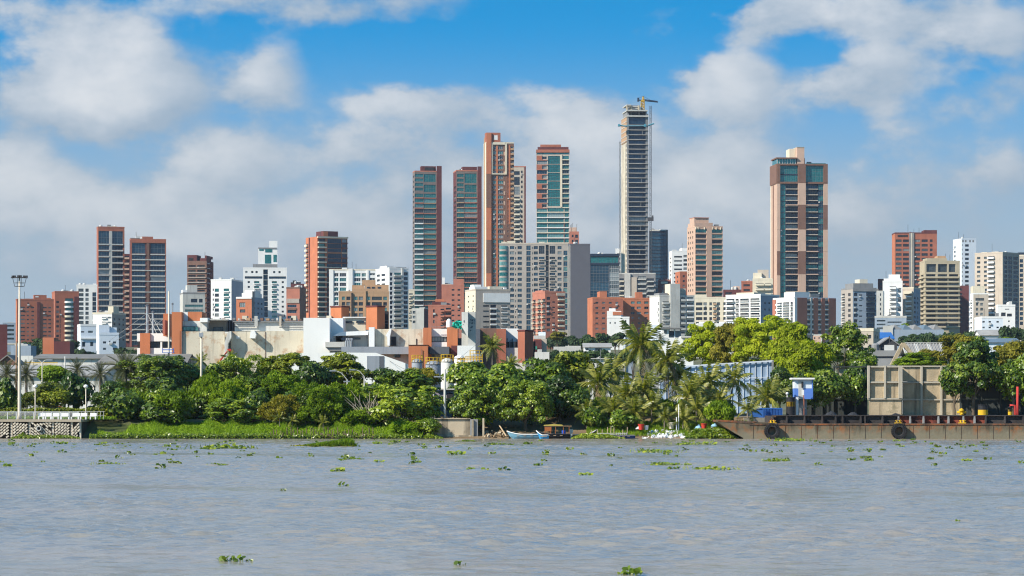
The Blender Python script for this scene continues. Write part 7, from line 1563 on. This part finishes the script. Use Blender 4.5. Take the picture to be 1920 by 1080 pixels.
# distant trees on the rising ground
FARL = ['dark green tree', 'dense dark tree', 'dark rounded tree']
random.seed(77)
for i, (a, b_, y0, y1, n, D0, D1, wh) in enumerate(((1025, 1215, 618, 652, 20, 900, 1050, 'on the wooded hillside left of the coconut palms'), (38, 140, 634, 662, 11, 820, 900, 'in front of the red brick blocks at the left'), (140, 180, 655, 668, 4, 800, 860, 'below the white houses at the left'),
        (1690, 1755, 624, 655, 7, 760, 850, 'in front of the saw tooth warehouse'), (1755, 1835, 618, 650, 9, 860, 950, 'below the tan hotel'), (1880, 1990, 612, 645, 9, 850, 950, 'at the far right beside the gabled house'), (1020, 1110, 655, 680, 6, 600, 700, 'below the long beige hillside wall'), (1095, 1190, 655, 690, 7, 540, 620, 'around the low white flat building'), (1290, 1320, 612, 640, 3, 900, 950, 'beside the white rooftops'), (1590, 1640, 612, 640, 3, 900, 1000, 'below the dark grey block'), (220, 262, 652, 668, 3, 700, 760, 'left of the factory office wing'))):
    for k2 in range(n):
        px = a+(b_-a)*(k2+.5)/n+random.uniform(-4, 4); w = random.uniform(15, 30); yt = random.uniform(y0, y0+(y1-y0)*.45); D_ = random.uniform(D0, D1)
        if 1025 <= a < 1030: yt = 622+abs(px-1160)*.06+random.uniform(0, 14)
        tree(px, yt, yt+random.uniform(16, 26), w, D_, 'far', ('' if n < 3 else ('leftmost ' if k2 == 0 else 'rightmost ' if k2 == n-1 else ''))+['small ', 'wide '][w > 22]+FARL[k2 % 3]+' '+wh, group='far trees '+wh, squash=1)
for k2, (px, yt, w, l_) in enumerate(((1045, 621, 34, 'pale olive tree at the left end of the wooded hillside'), (1108, 656, 24, 'light green tree left of the small white house'), (1700, 605, 22, 'small bright tree on the roofline beside the tan hotel'), (1885, 632, 40, 'mid green tree right of the white gabled house'), (1768, 622, 18, 'small tree below the tan hotel'))):
    tree(px, yt, yt+18, w, [880, 720, 1000, 840, 1000][k2], 'far', l_, lm=L_FEA if k2 else L_OLI)

# hedge
g = np.random.default_rng(5)
def scatter_leaves(name, x0, x1, y0, y1, zf, n, ls, lm, seed, up=.5, asp=.6):
    g = np.random.default_rng(seed); p = np.stack([g.uniform(x0, x1, n), g.uniform(y0, y1, n), np.zeros(n)], 1); p[:, 2] = zf(p, g)
    nor = g.normal(size=(n, 3))*.6+np.array([-.2, -.5, up]); nor /= np.linalg.norm(nor, axis=1)[:, None]
    u = np.cross(nor, g.normal(size=(n, 3))); u /= np.linalg.norm(u, axis=1)[:, None]; v = np.cross(nor, u); s = ls*g.uniform(.6, 1.4, n)[:, None]
    V = np.stack([p-u*s, p+v*s*asp, p+u*s, p-v*s*asp], 1).reshape(-1, 3)
    return from_np(name, V, np.arange(n*4).reshape(-1, 4), lm, np.clip(.5+g.normal(size=n)*.25, 0, 1))
h_ = thing('hedge', 'low clipped hedge running behind the white benches on the esplanade', 'hedge', (0, 0, 0))
put('foliage', scatter_leaves('foliage', X(-60, 308), X(205, 308), 308, 309.2, lambda p, g: 1.96+g.uniform(.1, 1.15, len(p))+.08*np.sin(p[:, 0]*2.2), 9000, .12, L_ALY, 3), h_)
for i in range(9): q = MB(); q.tube([(X(-40+i*28, 308.6), 308.6, 1.9), (X(-40+i*28, 308.6), 308.6, 2.7)], .05, 5); q.build('stem', BARK, h_)
stuff(put('lawn', scatter_leaves('lawn', X(-80, 306), X(215, 306), 304.5, 308, lambda p, g: 1.98+g.uniform(0, .22, len(p)), 9000, .10, L_GRA, 8)))['label'] = 'strip of lawn between the benches and the hedge'

# grass bank
def blades(name, pts, h0, h1, w, lm, seed, lean=.25):
    g = np.random.default_rng(seed); n = len(pts); h = g.uniform(h0, h1, n)[:, None]; a = g.uniform(0, 6.28, n); side = np.stack([np.cos(a), np.sin(a)*.6, np.zeros(n)], 1)*w*g.uniform(.6, 1.4, n)[:, None]
    ln = np.stack([g.normal(size=n)*lean, g.normal(size=n)*lean, np.zeros(n)], 1)*h
    mid = pts+np.array([0, 0, .6])*h+ln*.35; tip = pts+np.array([0, 0, 1.0])*h+ln
    V = np.stack([pts-side, pts+side, mid+side*.8, mid-side*.8, mid+side*.8, tip, tip, mid-side*.8], 1)
    V = np.stack([pts-side, pts+side, mid+side*.9, tip, mid-side*.9], 1).reshape(-1, 3); Fc = np.arange(n*5).reshape(-1, 5)
    me = from_np(name, V, Fc, lm, np.clip(.5+g.normal(size=n)*.22, 0, 1)); return me
g = np.random.default_rng(2); n = 42000
px_ = g.uniform(185, 790, n); yy = 298.8+7*g.random(n)**1.1
px_ = np.where(px_ < 260, px_+(yy-298.8)*0, px_)
xx = (px_-960)*yy/5400; zz = np.clip((yy-299.2)*.21, -.05, 1.6)*np.clip((px_-170)/120, .3, 1)*np.clip((800-px_)/60, .2, 1)
hs_ = .25+.35*np.clip((px_-190)/100, 0, 1)
pts = np.stack([xx, yy, zz], 1)
hv = .65+.35*np.sin(px_*.05)+.3*np.sin(px_*.13+1)+.2*np.sin(px_*.31); me = blades('grass', pts, .35, .85, .035, L_GRA, 4); co = np.zeros(len(me.vertices)*3); me.vertices.foreach_get('co', co); co = co.reshape(-1, 5, 3); co[:, :, 2] = pts[:, None, 2]+(co[:, :, 2]-pts[:, None, 2])*np.clip(hv, .5, 1.5)[:, None]; me.vertices.foreach_set('co', co.ravel()); me.update()
o = stuff(put('grass', me)); o['label'] = 'bright green bank of tall grass along the water at the left'
V = []; nx = 40
def bankz(x, y): return max(-.3, (y-299.4)*.19) if X(176, y) < x < X(800, y) else -1
sheet('bank', [X(176+i*16, 303) for i in range(40)], [298.9, 299.6, 300.5, 302, 304, 306.5], lambda x, y: max(-.4, (y-299.4)*.2+.02*math.sin(x*3)) if y > 299 else -.5, mat('wet bank soil', (.06, .075, .02), var=.3, streak=0))
g = np.random.default_rng(26); n = 24000; px_ = g.uniform(192, 785, n); yy = 299+6.5*g.random(n); zt_ = np.clip((yy-299.2)*.21, -.05, 1.6)*np.clip((px_-170)/120, .3, 1)*np.clip((800-px_)/60, .2, 1)+g.uniform(.15, .6, n)*np.clip(.65+.35*np.sin(px_*.05)+.3*np.sin(px_*.13+1), .45, 1.4)
def tuftset(name, p, s0, lm, seed):
    g = np.random.default_rng(seed); n = len(p); nor = g.normal(size=(n, 3))*.5+np.array([-.5, -.5, .6]); nor /= np.linalg.norm(nor, axis=1)[:, None]; u = np.cross(nor, np.array([1, .3, 0])+g.normal(size=(n, 3))*.7); u /= np.linalg.norm(u, axis=1)[:, None]; v = np.cross(nor, u); s = s0*g.uniform(.6, 1.4, n)[:, None]
    V = np.stack([p-u*s, p+v*s*.28, p+u*s, p-v*s*.28], 1).reshape(-1, 3); return from_np(name, V, np.arange(n*4).reshape(-1, 4), lm, np.clip(.58+g.normal(size=n)*.2, 0, 1))
o = stuff(put('grass', tuftset('grass', np.stack([(px_-960)*yy/5400, yy, zt_], 1), .17, L_GRA, 27))); o['label'] = 'drooping blades on top of the bright green grass bank'
g = np.random.default_rng(6); n = 16000; px_ = np.concatenate([g.uniform(168, 660, n//2), g.uniform(640, 790, n//8), g.uniform(190, 500, n//2-n//8)]); n = len(px_)
yy = 297.8+2.6*g.random(n); P_ = np.stack([(px_-960)*yy/5400, yy, .04+np.clip(g.normal(size=n)*.12+.16, 0, .55)], 1)
def leafset(name, p, ls, lm, seed, up=.8, asp=.75):
    g = np.random.default_rng(seed); n = len(p); nor = g.normal(size=(n, 3))*.5+np.array([-.15, -.45, up]); nor /= np.linalg.norm(nor, axis=1)[:, None]
    u = np.cross(nor, g.normal(size=(n, 3))); u /= np.linalg.norm(u, axis=1)[:, None]; v = np.cross(nor, u); s = ls*g.uniform(.6, 1.4, n)[:, None]
    V = np.stack([p-u*s, p-u*s*.3+v*s*asp, p+u*s*.6+v*s*asp*.7, p+u*s, p+u*s*.6-v*s*asp*.7, p-u*s*.3-v*s*asp], 1).reshape(-1, 3)
    return from_np(name, V, np.arange(n*6).reshape(-1, 6), lm, np.clip(.5+g.normal(size=n)*.24, 0, 1))
o = stuff(put('waterside_leaves', leafset('waterside_leaves', P_, .10, L_HYA, 9))); o['label'] = 'mat of round green leaves along the foot of the grass bank'
def mat_patch(x0, x1, d0, d1, hmax, n, label, seed, ls=.12):
    g = np.random.default_rng(seed); px = g.uniform(x0, x1, n); y = g.uniform(d0, d1, n); env = np.clip(np.minimum(px-x0, x1-px)/18, .1, 1)*np.clip((y-d0)/1.2+.25, 0, 1)
    p = np.stack([(px-960)*y/5400, y, .03+g.random(n)**.7*hmax*env], 1); o = stuff(put('waterside_leaves', leafset('waterside_leaves', p, ls, L_HYA, seed))); o['label'] = label
mat_patch(1285, 1385, 297.2, 301.5, .95, 5200, 'heap of big bright green floating leaves under the barge bow', 11, .15)
mat_patch(1072, 1172, 298, 301, .45, 3600, 'low floating leaves in front of the grey skiff', 12, .11)
mat_patch(20, 150, 299.2, 300.1, .35, 1500, 'green weeds at the foot of the stone retaining wall', 13, .09)
mat_patch(28, 56, 299.4, 300.15, 1.0, 900, 'bushy weed growing on the stone retaining wall', 14, .09)
mat_patch(785, 830, 298.5, 301, .5, 900, 'small leaves by the water left of the outfall wall', 15, .1)
# undergrowth along the right bank
g = np.random.default_rng(15); n = 9000; px_ = g.uniform(1100, 1400, n); yy = 300.3+5*g.random(n); pts = np.stack([(px_-960)*yy/5400, yy, np.clip((yy-299.5)*.28, 0, 1.6)], 1)
o = stuff(put('grass', blades('grass', pts, .15, .45, .03, L_GRA, 14))); o['label'] = 'patchy grass on the bank under the coconut palms'
DIRT = mat('brown bank earth', (.20, .14, .08), var=.3, streak=0, dirt=(.08, .06, .035), bump=.5)
sheet('bank', [X(815+i*15, 303) for i in range(42)], [298.4, 299.4, 300.5, 302, 304.5, 308], lambda x, y: -.5 if y < 299 else max(-.3, (y-299.5)*.26+.05*math.sin(x*2.3+y)), DIRT)
random.seed(44); rk = thing('rubble', 'patch of brown stones and rubble on the bank between the outfall and blue boat', 'rubble', (X(930, 300.3), 300.3, .1))
for i in range(46):
    q = MB(); a = Vector((random.gauss(0, 1), random.gauss(0, 1), random.gauss(0, 1))).normalized(); b_ = a.orthogonal().normalized(); c_ = a.cross(b_); s = random.uniform(.07, .2); u = random.uniform(-1, 1); v = random.uniform(0, 1)
    q.obox((u*1.2, v*1.8-.5, v*.55+(u+1)*.12), a*s, b_*s*.7, c_*s*.5); q.build('stone', DIRT if i % 3 else OUT, rk, fix=False)
# dead branches
q = MB(); random.seed(6); base = P(690, 785, 304)
for i in range(16):
    a = random.uniform(-1.2, 1.2); L_ = random.uniform(1.0, 3.2); t = base+Vector((math.sin(a)*L_, random.uniform(-.6, .2), abs(math.cos(a))*L_+.4)); mid_ = base.lerp(t, .5)+Vector((random.uniform(-.2, .2), 0, random.uniform(-.2, .2))); q.tube([base, mid_, t], [.06, .04, .015], 4)
    q.tube([mid_, mid_+Vector((random.uniform(-.7, .7), 0, random.uniform(.3, 1)))], [.03, .01], 4)
tag(q.build('dead_shrub', mat('dead wood', (.42, .36, .29), streak=0), None, fix=False), 'leafless pale grey shrub left of the big overhanging almond tree', 'shrub')

# palms
def frond_mesh(seed, droop, n=21, ll=.25, wid=.040, stiff=False, lm=L_PAL, dens=1.0):
    rr = random.Random(seed); V = []; Fc = []; T_ = []
    def cv(t): return Vector((t*(1-.18*droop*t), 0, -.55*droop*t*t+.06*t))
    m_ = 8
    for i in range(m_):                               # midrib: three sided
        a, b_ = cv(i/m_), cv((i+1)/m_); wa, wb = .014*(1-i/m_)+.003, .014*(1-(i+1)/m_)+.003; k = len(V)
        V += [a+Vector((0, -wa, 0)), a+Vector((0, wa, 0)), b_+Vector((0, wb, 0)), b_+Vector((0, -wb, 0))]; Fc.append((k, k+1, k+2, k+3)); T_.append(.95)
        k = len(V); V += [a+Vector((0, 0, wa)), a+Vector((0, 0, -wa)), b_+Vector((0, 0, -wb)), b_+Vector((0, 0, wb))]; Fc.append((k, k+1, k+2, k+3)); T_.append(.9)
    for i in range(n):
        t = .12+.88*i/(n-1); L_ = ll*math.sin(math.pi*min(1, .12+t*.84))**.7*rr.uniform(.85, 1.1)
        for s in (-1, 1):
            if rr.random() < .06: continue
            p = cv(t); tg = (cv(min(1, t+.02))-cv(t-.02)).normalized()
            dr = Vector((tg.x*.55, s*(.85), (-.55-.7*rr.random()) if not stiff else .25)).normalized()
            e = p+dr*L_+Vector((.05*L_, 0, (-.35*L_) if not stiff else 0)); mdl = p+dr*L_*.55; w = tg*wid*.5; k = len(V)
            V += [p-w, p+w, mdl+w*1.2, mdl-w*1.2]; Fc.append((k, k+1, k+2, k+3)); tt = rr.uniform(.25, .75); T_.append(tt)
            V += [mdl-w*1.2, mdl+w*1.2, e+w*.3, e-w*.3]; Fc.append((k+4, k+5, k+6, k+7)); T_.append(tt)
    return from_np('frond', np.array([tuple(v) for v in V]), np.array(Fc), lm, np.array(T_))
FR = {'coco': [frond_mesh(s, d) for s, d in ((1, .25), (2, .7), (3, 1.2), (4, 1.7))], 'dry': [frond_mesh(9, 1.6, lm=L_DRY)], 'date': [frond_mesh(s, d, 34, .17, .013, True, L_PHO) for s, d in ((5, .3), (6, .7), (7, 1.1))]}
FR['coco'] += [frond_mesh(11, .5, n=22), frond_mesh(12, 1.4, n=22)]
def palm(px, yc, rpx, D, label, kind='coco', nf=20, ybase=None, lean=0, seed=0, gz=None, tr=.11, upright=0, name='palm_tree'):
    rr = random.Random(seed+int(px)); m = D/F; x = X(px, D); zc = Z(yc, D); xb = x+lean*m; zb = (ground(xb, D)-.1) if gz is None else gz
    c = thing(name, label, 'palm tree', (xb, D, zb)); top = Vector((x-xb, 0, zc-zb)); n = 8
    pts = [Vector((top.x*(t**1.6), .12*math.sin(t*3), top.z*t)) for t in [i/n for i in range(n+1)]]
    q = MB()
    for i in range(n):
        for j in range(2):
            a = pts[i].lerp(pts[i+1], j/2); b_ = pts[i].lerp(pts[i+1], (j+1)/2); f = 1-.35*(i/n); q.tube([a, b_], [tr*f, tr*f*.86], 8)
    q.build('trunk', BARKP, c, fix=False)
    Lr = rpx*m*1.12
    nf = int(nf*(.8 if kind == 'coco' else 1))
    for i in range(nf):
        t = (i+.5)/nf; az = i*2.399963+rr.uniform(-.15, .15)
        if kind == 'date': el = R(80-125*t+rr.uniform(-6, 6)); me = FR['date'][min(2, int(t*3))]
        else:
            el = R(82-(112 if not upright else 80)*t+rr.uniform(-8, 8)); k = 0 if t < .25 else 4 if t < .4 else 1 if t < .6 else 2 if t < .8 else rr.choice([3, 5])
            me = FR['coco'][k] if not (t > .88 and rr.random() < .6 and not upright) else FR['dry'][0]
        s = Lr*rr.uniform(.85, 1.08)*(1.0 if t > .15 else .85)
        put('frond', me, c, tuple(top+Vector((0, 0, .05))), (rr.uniform(-.35, .35), -el, az), (s, s, s))
    if kind == 'coco' and rpx > 28 and not upright:
        q = MB(); 
        for i in range(6): a = i*1.05; q.lathe([(.01, -.13), (.1, -.08), (.13, 0), (.1, .09), (.01, .13)], 8, (top.x+math.cos(a)*.22, math.sin(a)*.22, top.z-.22-.05*(i % 2)))
        q.build('coconut', TAN, c, smooth_=True)
    return c
PL = [(1268, 712, 40, 318, 'slim coconut palm in front of the left end of the blue clad wall', dict(nf=20)),
 (1300, 735, 42, 309.5, 'bushy coconut palm in front of the lower blue clad wall', dict(nf=22)),
 (1203, 648, 56, 322, 'tallest coconut palm, its crown against the city left of the lime trees', dict(nf=26, lean=-4)),
 (1251, 678, 50, 316, 'second tallest coconut palm with drooping fronds in front of the blue clad wall', dict(nf=26, lean=4)),
 (1122, 722, 54, 311, 'coconut palm with yellowish fronds right of the central grove', dict(nf=22)),
 (1145, 700, 40, 325, 'coconut palm behind the yellowish one, at the grove edge', dict(nf=20)),
 (1207, 735, 50, 308, 'coconut palm in the middle below the tallest palm', dict(nf=22)),
 (1176, 745, 44, 306, 'arching young coconut palm left of the middle palm', dict(nf=18, upright=1)),
 (1222, 768, 40, 304, 'young bright coconut palm near the small red tub', dict(nf=16, upright=1)),
 (1150, 772, 36, 303.5, 'young palm behind the mooring stakes', dict(nf=16, upright=1)),
 (1190, 775, 40, 303, 'young palm left of the small red tub', dict(nf=16, upright=1)),
 (1246, 785, 28, 302.5, 'small spreading palm right of the small red tub', dict(nf=14, upright=1)),
 (1281, 790, 32, 302.5, 'small upright palm beside the thin white post', dict(nf=14, upright=1)),
 (1292, 745, 44, 307, 'yellowing coconut palm behind the thin white post', dict(nf=20)),
 (1326, 722, 50, 312, 'large coconut palm in front of the middle of the blue clad wall', dict(nf=20)),
 (1348, 756, 38, 309, 'dense coconut palm under the large one by the blue clad wall', dict(nf=20)),
 (1377, 712, 42, 314, 'ragged coconut palm with a bent trunk near the container', dict(nf=16, lean=-12)),
 (1306, 770, 36, 304, 'low palm above the large red tub', dict(nf=16, upright=1)),
 (1438, 748, 50, 312.4, 'wide coconut palm between the container and the watch booth', dict(nf=20, gz=1.9)),
 (1402, 770, 30, 306.8, 'low palm at the left end of the container', dict(nf=14, upright=1, gz=1.9)),
 (923, 650, 27, 420, 'lone coconut palm in front of the brown factory block', dict(nf=24)),
 (958, 684, 22, 400, 'small palm rising from the grove right of the lone palm', dict(nf=18)),
 (1100, 775, 30, 303, 'small orange tinted palm beside the mint hut', dict(nf=14, upright=1)),
 (375, 678, 20, 335, 'small palm top behind the trees, right of the white floodlight pole', dict(nf=14)),
 (432, 672, 18, 340, 'small palm top behind the trees near the red boom', dict(nf=14)),
]
for (px, yc, r_, D_, l_, kw) in PL: palm(px, yc, r_, D_, l_, seed=3, **kw)
DL = [(13, 702, 30, 325, 'stiff date palm at the left edge'), (49, 702, 30, 325, 'stiff date palm right behind the floodlight mast'), (145, 694, 26, 335, 'stiff dark date palm beside the plain grey pole'), (188, 702, 27, 330, 'greener date palm left of the shaggy big palm'), (236, 693, 42, 322, 'big shaggy date palm left of the biggest almond tree'), (1238, 632, 10, 640, 'tiny palm beside the curved roof house')]
for (px, yc, r_, D_, l_) in DL: palm(px, yc, r_, D_, l_, 'date', 44 if r_ > 35 else 34, seed=5, tr=.22 if r_ > 20 else .15)
q = None
# banana like clump on the bank
for i, (px, py) in enumerate(((524, 772), (548, 778), (606, 782))):
    palm(px, py+12, 18, 302.4, ['spiky pale leaved plant in the left thicket, left of three', 'spiky pale leaved plant in the left thicket, middle of three', 'spiky pale leaved plant in the left thicket, right of three'][i], nf=12, upright=1, seed=i, tr=.06, name='yucca_plant')

# ------------------------------------------------------------------ floating plants
def hyacinth_mesh(seed, nleaf, spread, hmax, lsize, grassy=0):
    rr = random.Random(seed); V = []; Fc = []; T_ = []; st = []
    for i in range(nleaf):
        a = rr.uniform(0, 6.28); r_ = spread*math.sqrt(rr.random()); b_ = Vector((math.cos(a)*r_, math.sin(a)*r_*.8, 0)); h = hmax*rr.uniform(.15, 1)*(1-.5*r_/spread); ln = Vector((rr.gauss(0, .35), rr.gauss(0, .35), 1)).normalized(); t = b_+ln*h
        w = .012; k = len(V); V += [b_+Vector((-w, 0, -.02)), b_+Vector((w, 0, -.02)), t+Vector((w, 0, 0)), t+Vector((-w, 0, 0)), t+Vector((0, 0, 0)), t]; Fc.append((k, k+1, k+2, k+3, k+4, k+5)); T_.append(.5)
        nor = Vector((rr.gauss(-.1, .5), rr.gauss(-.5, .5), .7)).normalized(); u = nor.cross(Vector((rr.gauss(0, 1), rr.gauss(0, 1), .3))).normalized(); v = nor.cross(u); s = lsize*rr.uniform(.6, 1.25); k = len(V)
        for j in range(6): aa = j*math.pi/3; V.append(t+u*math.cos(aa)*s+v*math.sin(aa)*s*.85)
        Fc.append(tuple(range(k, k+6))); T_.append(min(1, max(0, rr.gauss(.5, .3))))
    for i in range(grassy):
        a = rr.uniform(0, 6.28); r_ = spread*math.sqrt(rr.random()); b_ = Vector((math.cos(a)*r_*1.6, math.sin(a)*r_*.6, 0)); t = b_+Vector((rr.gauss(0, .25), rr.gauss(0, .1), 1))*hmax*rr.uniform(.4, 1.1); k = len(V); w = .018
        V += [b_-Vector((w, 0, 0)), b_+Vector((w, 0, 0)), (b_+t)/2+Vector((w, 0, 0)), t, t, (b_+t)/2-Vector((w, 0, 0))]; Fc.append(tuple(range(k, k+6))); T_.append(rr.uniform(.2, 1))
    return from_np('water_hyacinth', np.array([tuple(v) for v in V]), np.array(Fc), L_HYA, np.array(T_))
HY_S = [hyacinth_mesh(s, 5, .16, .16, .07) for s in range(4)]; HY_M = [hyacinth_mesh(10+s, 22, .42, .34, .10) for s in range(4)]; HY_L = [hyacinth_mesh(20+s, 60, 1.0, .42, .11, 20) for s in range(3)]
def hy(px, py, me, s, label, group=None, rz=None):
    D_ = CH*F/(py-HY); k_ = 1.75 if me in HY_L else 1.35
    o = put('water_hyacinth', me, None, (X(px, D_), D_, .0), (0, 0, random.uniform(-.5, .5)+math.pi*(px % 2 > 1)), (s*k_, s*k_*.8, s*1.1)); tag(o, label, 'floating plant', group); return o
random.seed(90)
BIGP = [(434, 1053, HY_M[0], .62, 'yellow green half sunk clump floating nearest the camera, lower left'), (862, 1060, HY_S[1], .8, 'small upright sprig floating at the bottom, left of centre'), (1180, 1077, HY_M[3], .6, 'clump of dark stalks cut by the bottom edge of the photo'), (466, 1053, HY_S[0], .5, 'single round leaf beside the nearest clump'),
 (1098, 892, HY_M[1], .62, 'dark clump of round leaves floating in the centre of the river'), (636, 884, HY_M[2], .9, 'spread clump with one tall stalk, left of the river centre'), (204, 871, HY_L[0], .42, 'wide low clump of dark leaves at the left'), (408, 873, HY_L[1], .38, 'low clump of dark round leaves left of centre'), (12, 875, HY_M[3], .7, 'small dark clump at the left edge'),
 (1250, 872, HY_L[2], .55, 'broad grassy clump right of centre'), (1335, 881, HY_L[0], .62, 'brownish green long clump right of centre'), (1263, 880, HY_M[0], .7, 'pointed clump between two broad clumps right of centre'), (1456, 865, HY_L[1], .55, 'dense green clump in front of the barge'), (1232, 849, HY_L[2], .85, 'long line of green leaves in front of the barge bow'), (855, 853, HY_M[1], 1.1, 'upright yellow green clump at the centre left of the blue boat'), (416, 842, HY_L[0], 1.15, 'large spreading clump in front of the grass bank'),
 (1631, 864, HY_M[2], .7, 'small clump right of the dense green one'), (1597, 863, HY_M[0], .55, 'small clump left of its twin in front of the barge middle'), (1813, 865, HY_M[1], .6, 'tall stalked dark clump at the right'), (1743, 861, HY_M[3], .55, 'little upright clump left of the tall stalked one'), (784, 868, HY_M[2], .6, 'dark three leaved clump left of the centre'), (880, 881, HY_M[3], .6, 'curled clump of leaves near the centre'), (943, 882, HY_S[2], 1.5, 'tiny pair of leaves right of the curled clump'), (913, 882, HY_S[3], 1.5, 'tiny leaf pair between the curled clump and its neighbour'),
 (657, 862, HY_L[1], .48, 'low clump in a line left of centre'), (1010, 873, HY_M[0], .6, 'flat dark clump with a trailing stem'), (1483, 827, HY_L[2], .9, 'strip of leaves floating along the barge near the tyre'), (1330, 834, HY_M[1], 1.1, 'clump just off the heap of floating leaves'), (1288, 834, HY_L[0], .6, 'clump floating off the rubbish heap'), (1628, 845, HY_M[2], .8, 'yellowish clump between the barge and the small pair'), (705, 833, HY_M[3], 1.0, 'bright clump right of the long grassy island'), (742, 830, HY_M[0], 1.0, 'tufted clump left of the outfall'), (116, 833, HY_M[1], .9, 'bright clump below the stone retaining wall'), (195, 833, HY_M[2], .9, 'dark leafy clump below the wall corner'), (312, 838, HY_M[3], .8, 'small bright clump below the grass bank'), (25, 836, HY_S[1], 2.6, 'pair of leaves near the left edge below the wall'), (877, 828, HY_L[1], .5, 'low clump in front of the outfall wall'), (991, 833, HY_M[0], .8, 'clump just below the long blue boat'), (932, 834, HY_L[2], .55, 'clump floating below the leaning timber pole')]
for (px, py, me, s, l_) in BIGP: hy(px, py, me, s, l_)
for i in range(230):
    py = 825+abs(random.gauss(0, 1))*20
    if py > 900: continue
    px = random.uniform(-10, 1930); me = random.choice(HY_S+HY_S+HY_M); s = random.uniform(.5, 1.3)*(1.3 if me in HY_S else .5)
    zl = 'before the stone retaining wall' if px < 170 else 'before the grass bank' if px < 780 else 'before the outfall wall' if px < 940 else 'before the boats' if px < 1130 else 'before the rubbish heap' if px < 1370 else 'before the barge bow' if px < 1560 else 'before the middle of the barge' if px < 1760 else 'before the right end of the barge'
    hy(px, py, me, s, 'tiny sprig of leaves floating '+('close to the bank ' if py < 838 else 'out in the river ' if py > 862 else '')+zl, 'sprigs floating '+('close to the bank ' if py < 838 else 'out in the river ' if py > 862 else '')+zl)
hy(530, 920, HY_S[0], .7, 'lone sprig of leaves below the others, left of centre'); hy(641, 911, HY_S[2], 1.2, 'lone small sprig just left of the river centre'); hy(1798, 977, HY_S[3], .5, 'small dark sprig alone at the lower right')
# grassy floating island
D_ = 248; g = np.random.default_rng(8); n = 5200; px_ = np.clip(g.beta(2.2, 1.3, n)*125+543, 543, 668); yy = D_+g.uniform(-1.2, 1.2, n); x_ = (px_-960)*yy/5400
pts = np.stack([x_, yy, np.zeros(n)], 1)
isl = thing('floating_island', 'long floating island of tall yellow green grass near the bank, left of centre', 'floating plant', (0, 0, 0))
hgt = np.clip((px_-543)/110, .1, 1)*np.clip((669-px_)/10, .2, 1)
me = blades('grass_tuft', pts, .25, .7, .03, L_GRA, 3); co = np.zeros(len(me.vertices)*3); me.vertices.foreach_get('co', co); co = co.reshape(-1, 3); co[:, 2] *= np.repeat(hgt, 5)*1.15; me.vertices.foreach_set('co', co.ravel()); me.update(); stuff(put('grass_tuft', me, isl))
pm_ = np.stack([x_[:1500], yy[:1500], .05+g.random(1500)*.06], 1); stuff(put('leaf_mat', leafset('leaf_mat', pm_, .07, L_OLI, 4), isl))
# air
hz = MB(); hz.box(-5100, 5100, -900, 9100, -4, 290)
o = hz.build('haze', [], None); stuff(o); hm = bpy.data.materials.new('air'); hm.use_nodes = True; t = hm.node_tree; t.nodes.remove(t.nodes['Principled BSDF'])
pv = t.nodes.new('ShaderNodeVolumePrincipled'); pv.inputs['Color'].default_value = (.80, .88, 1, 1); pv.inputs['Density'].default_value = HAZE if 'HAZE' in globals() else .000042; pv.inputs['Anisotropy'].default_value = .2
t.links.new(pv.outputs[0], t.nodes['Material Output'].inputs['Volume']); o.data.materials.clear(); o.data.materials.append(hm)

# labels keep to sixteen words; the same label is shared only inside a group
for o in C.objects:
    if o.get('label'):
        w_ = o['label'].split()
        if len(w_) > 16: print('LONG', len(w_), o.name, o['label'])
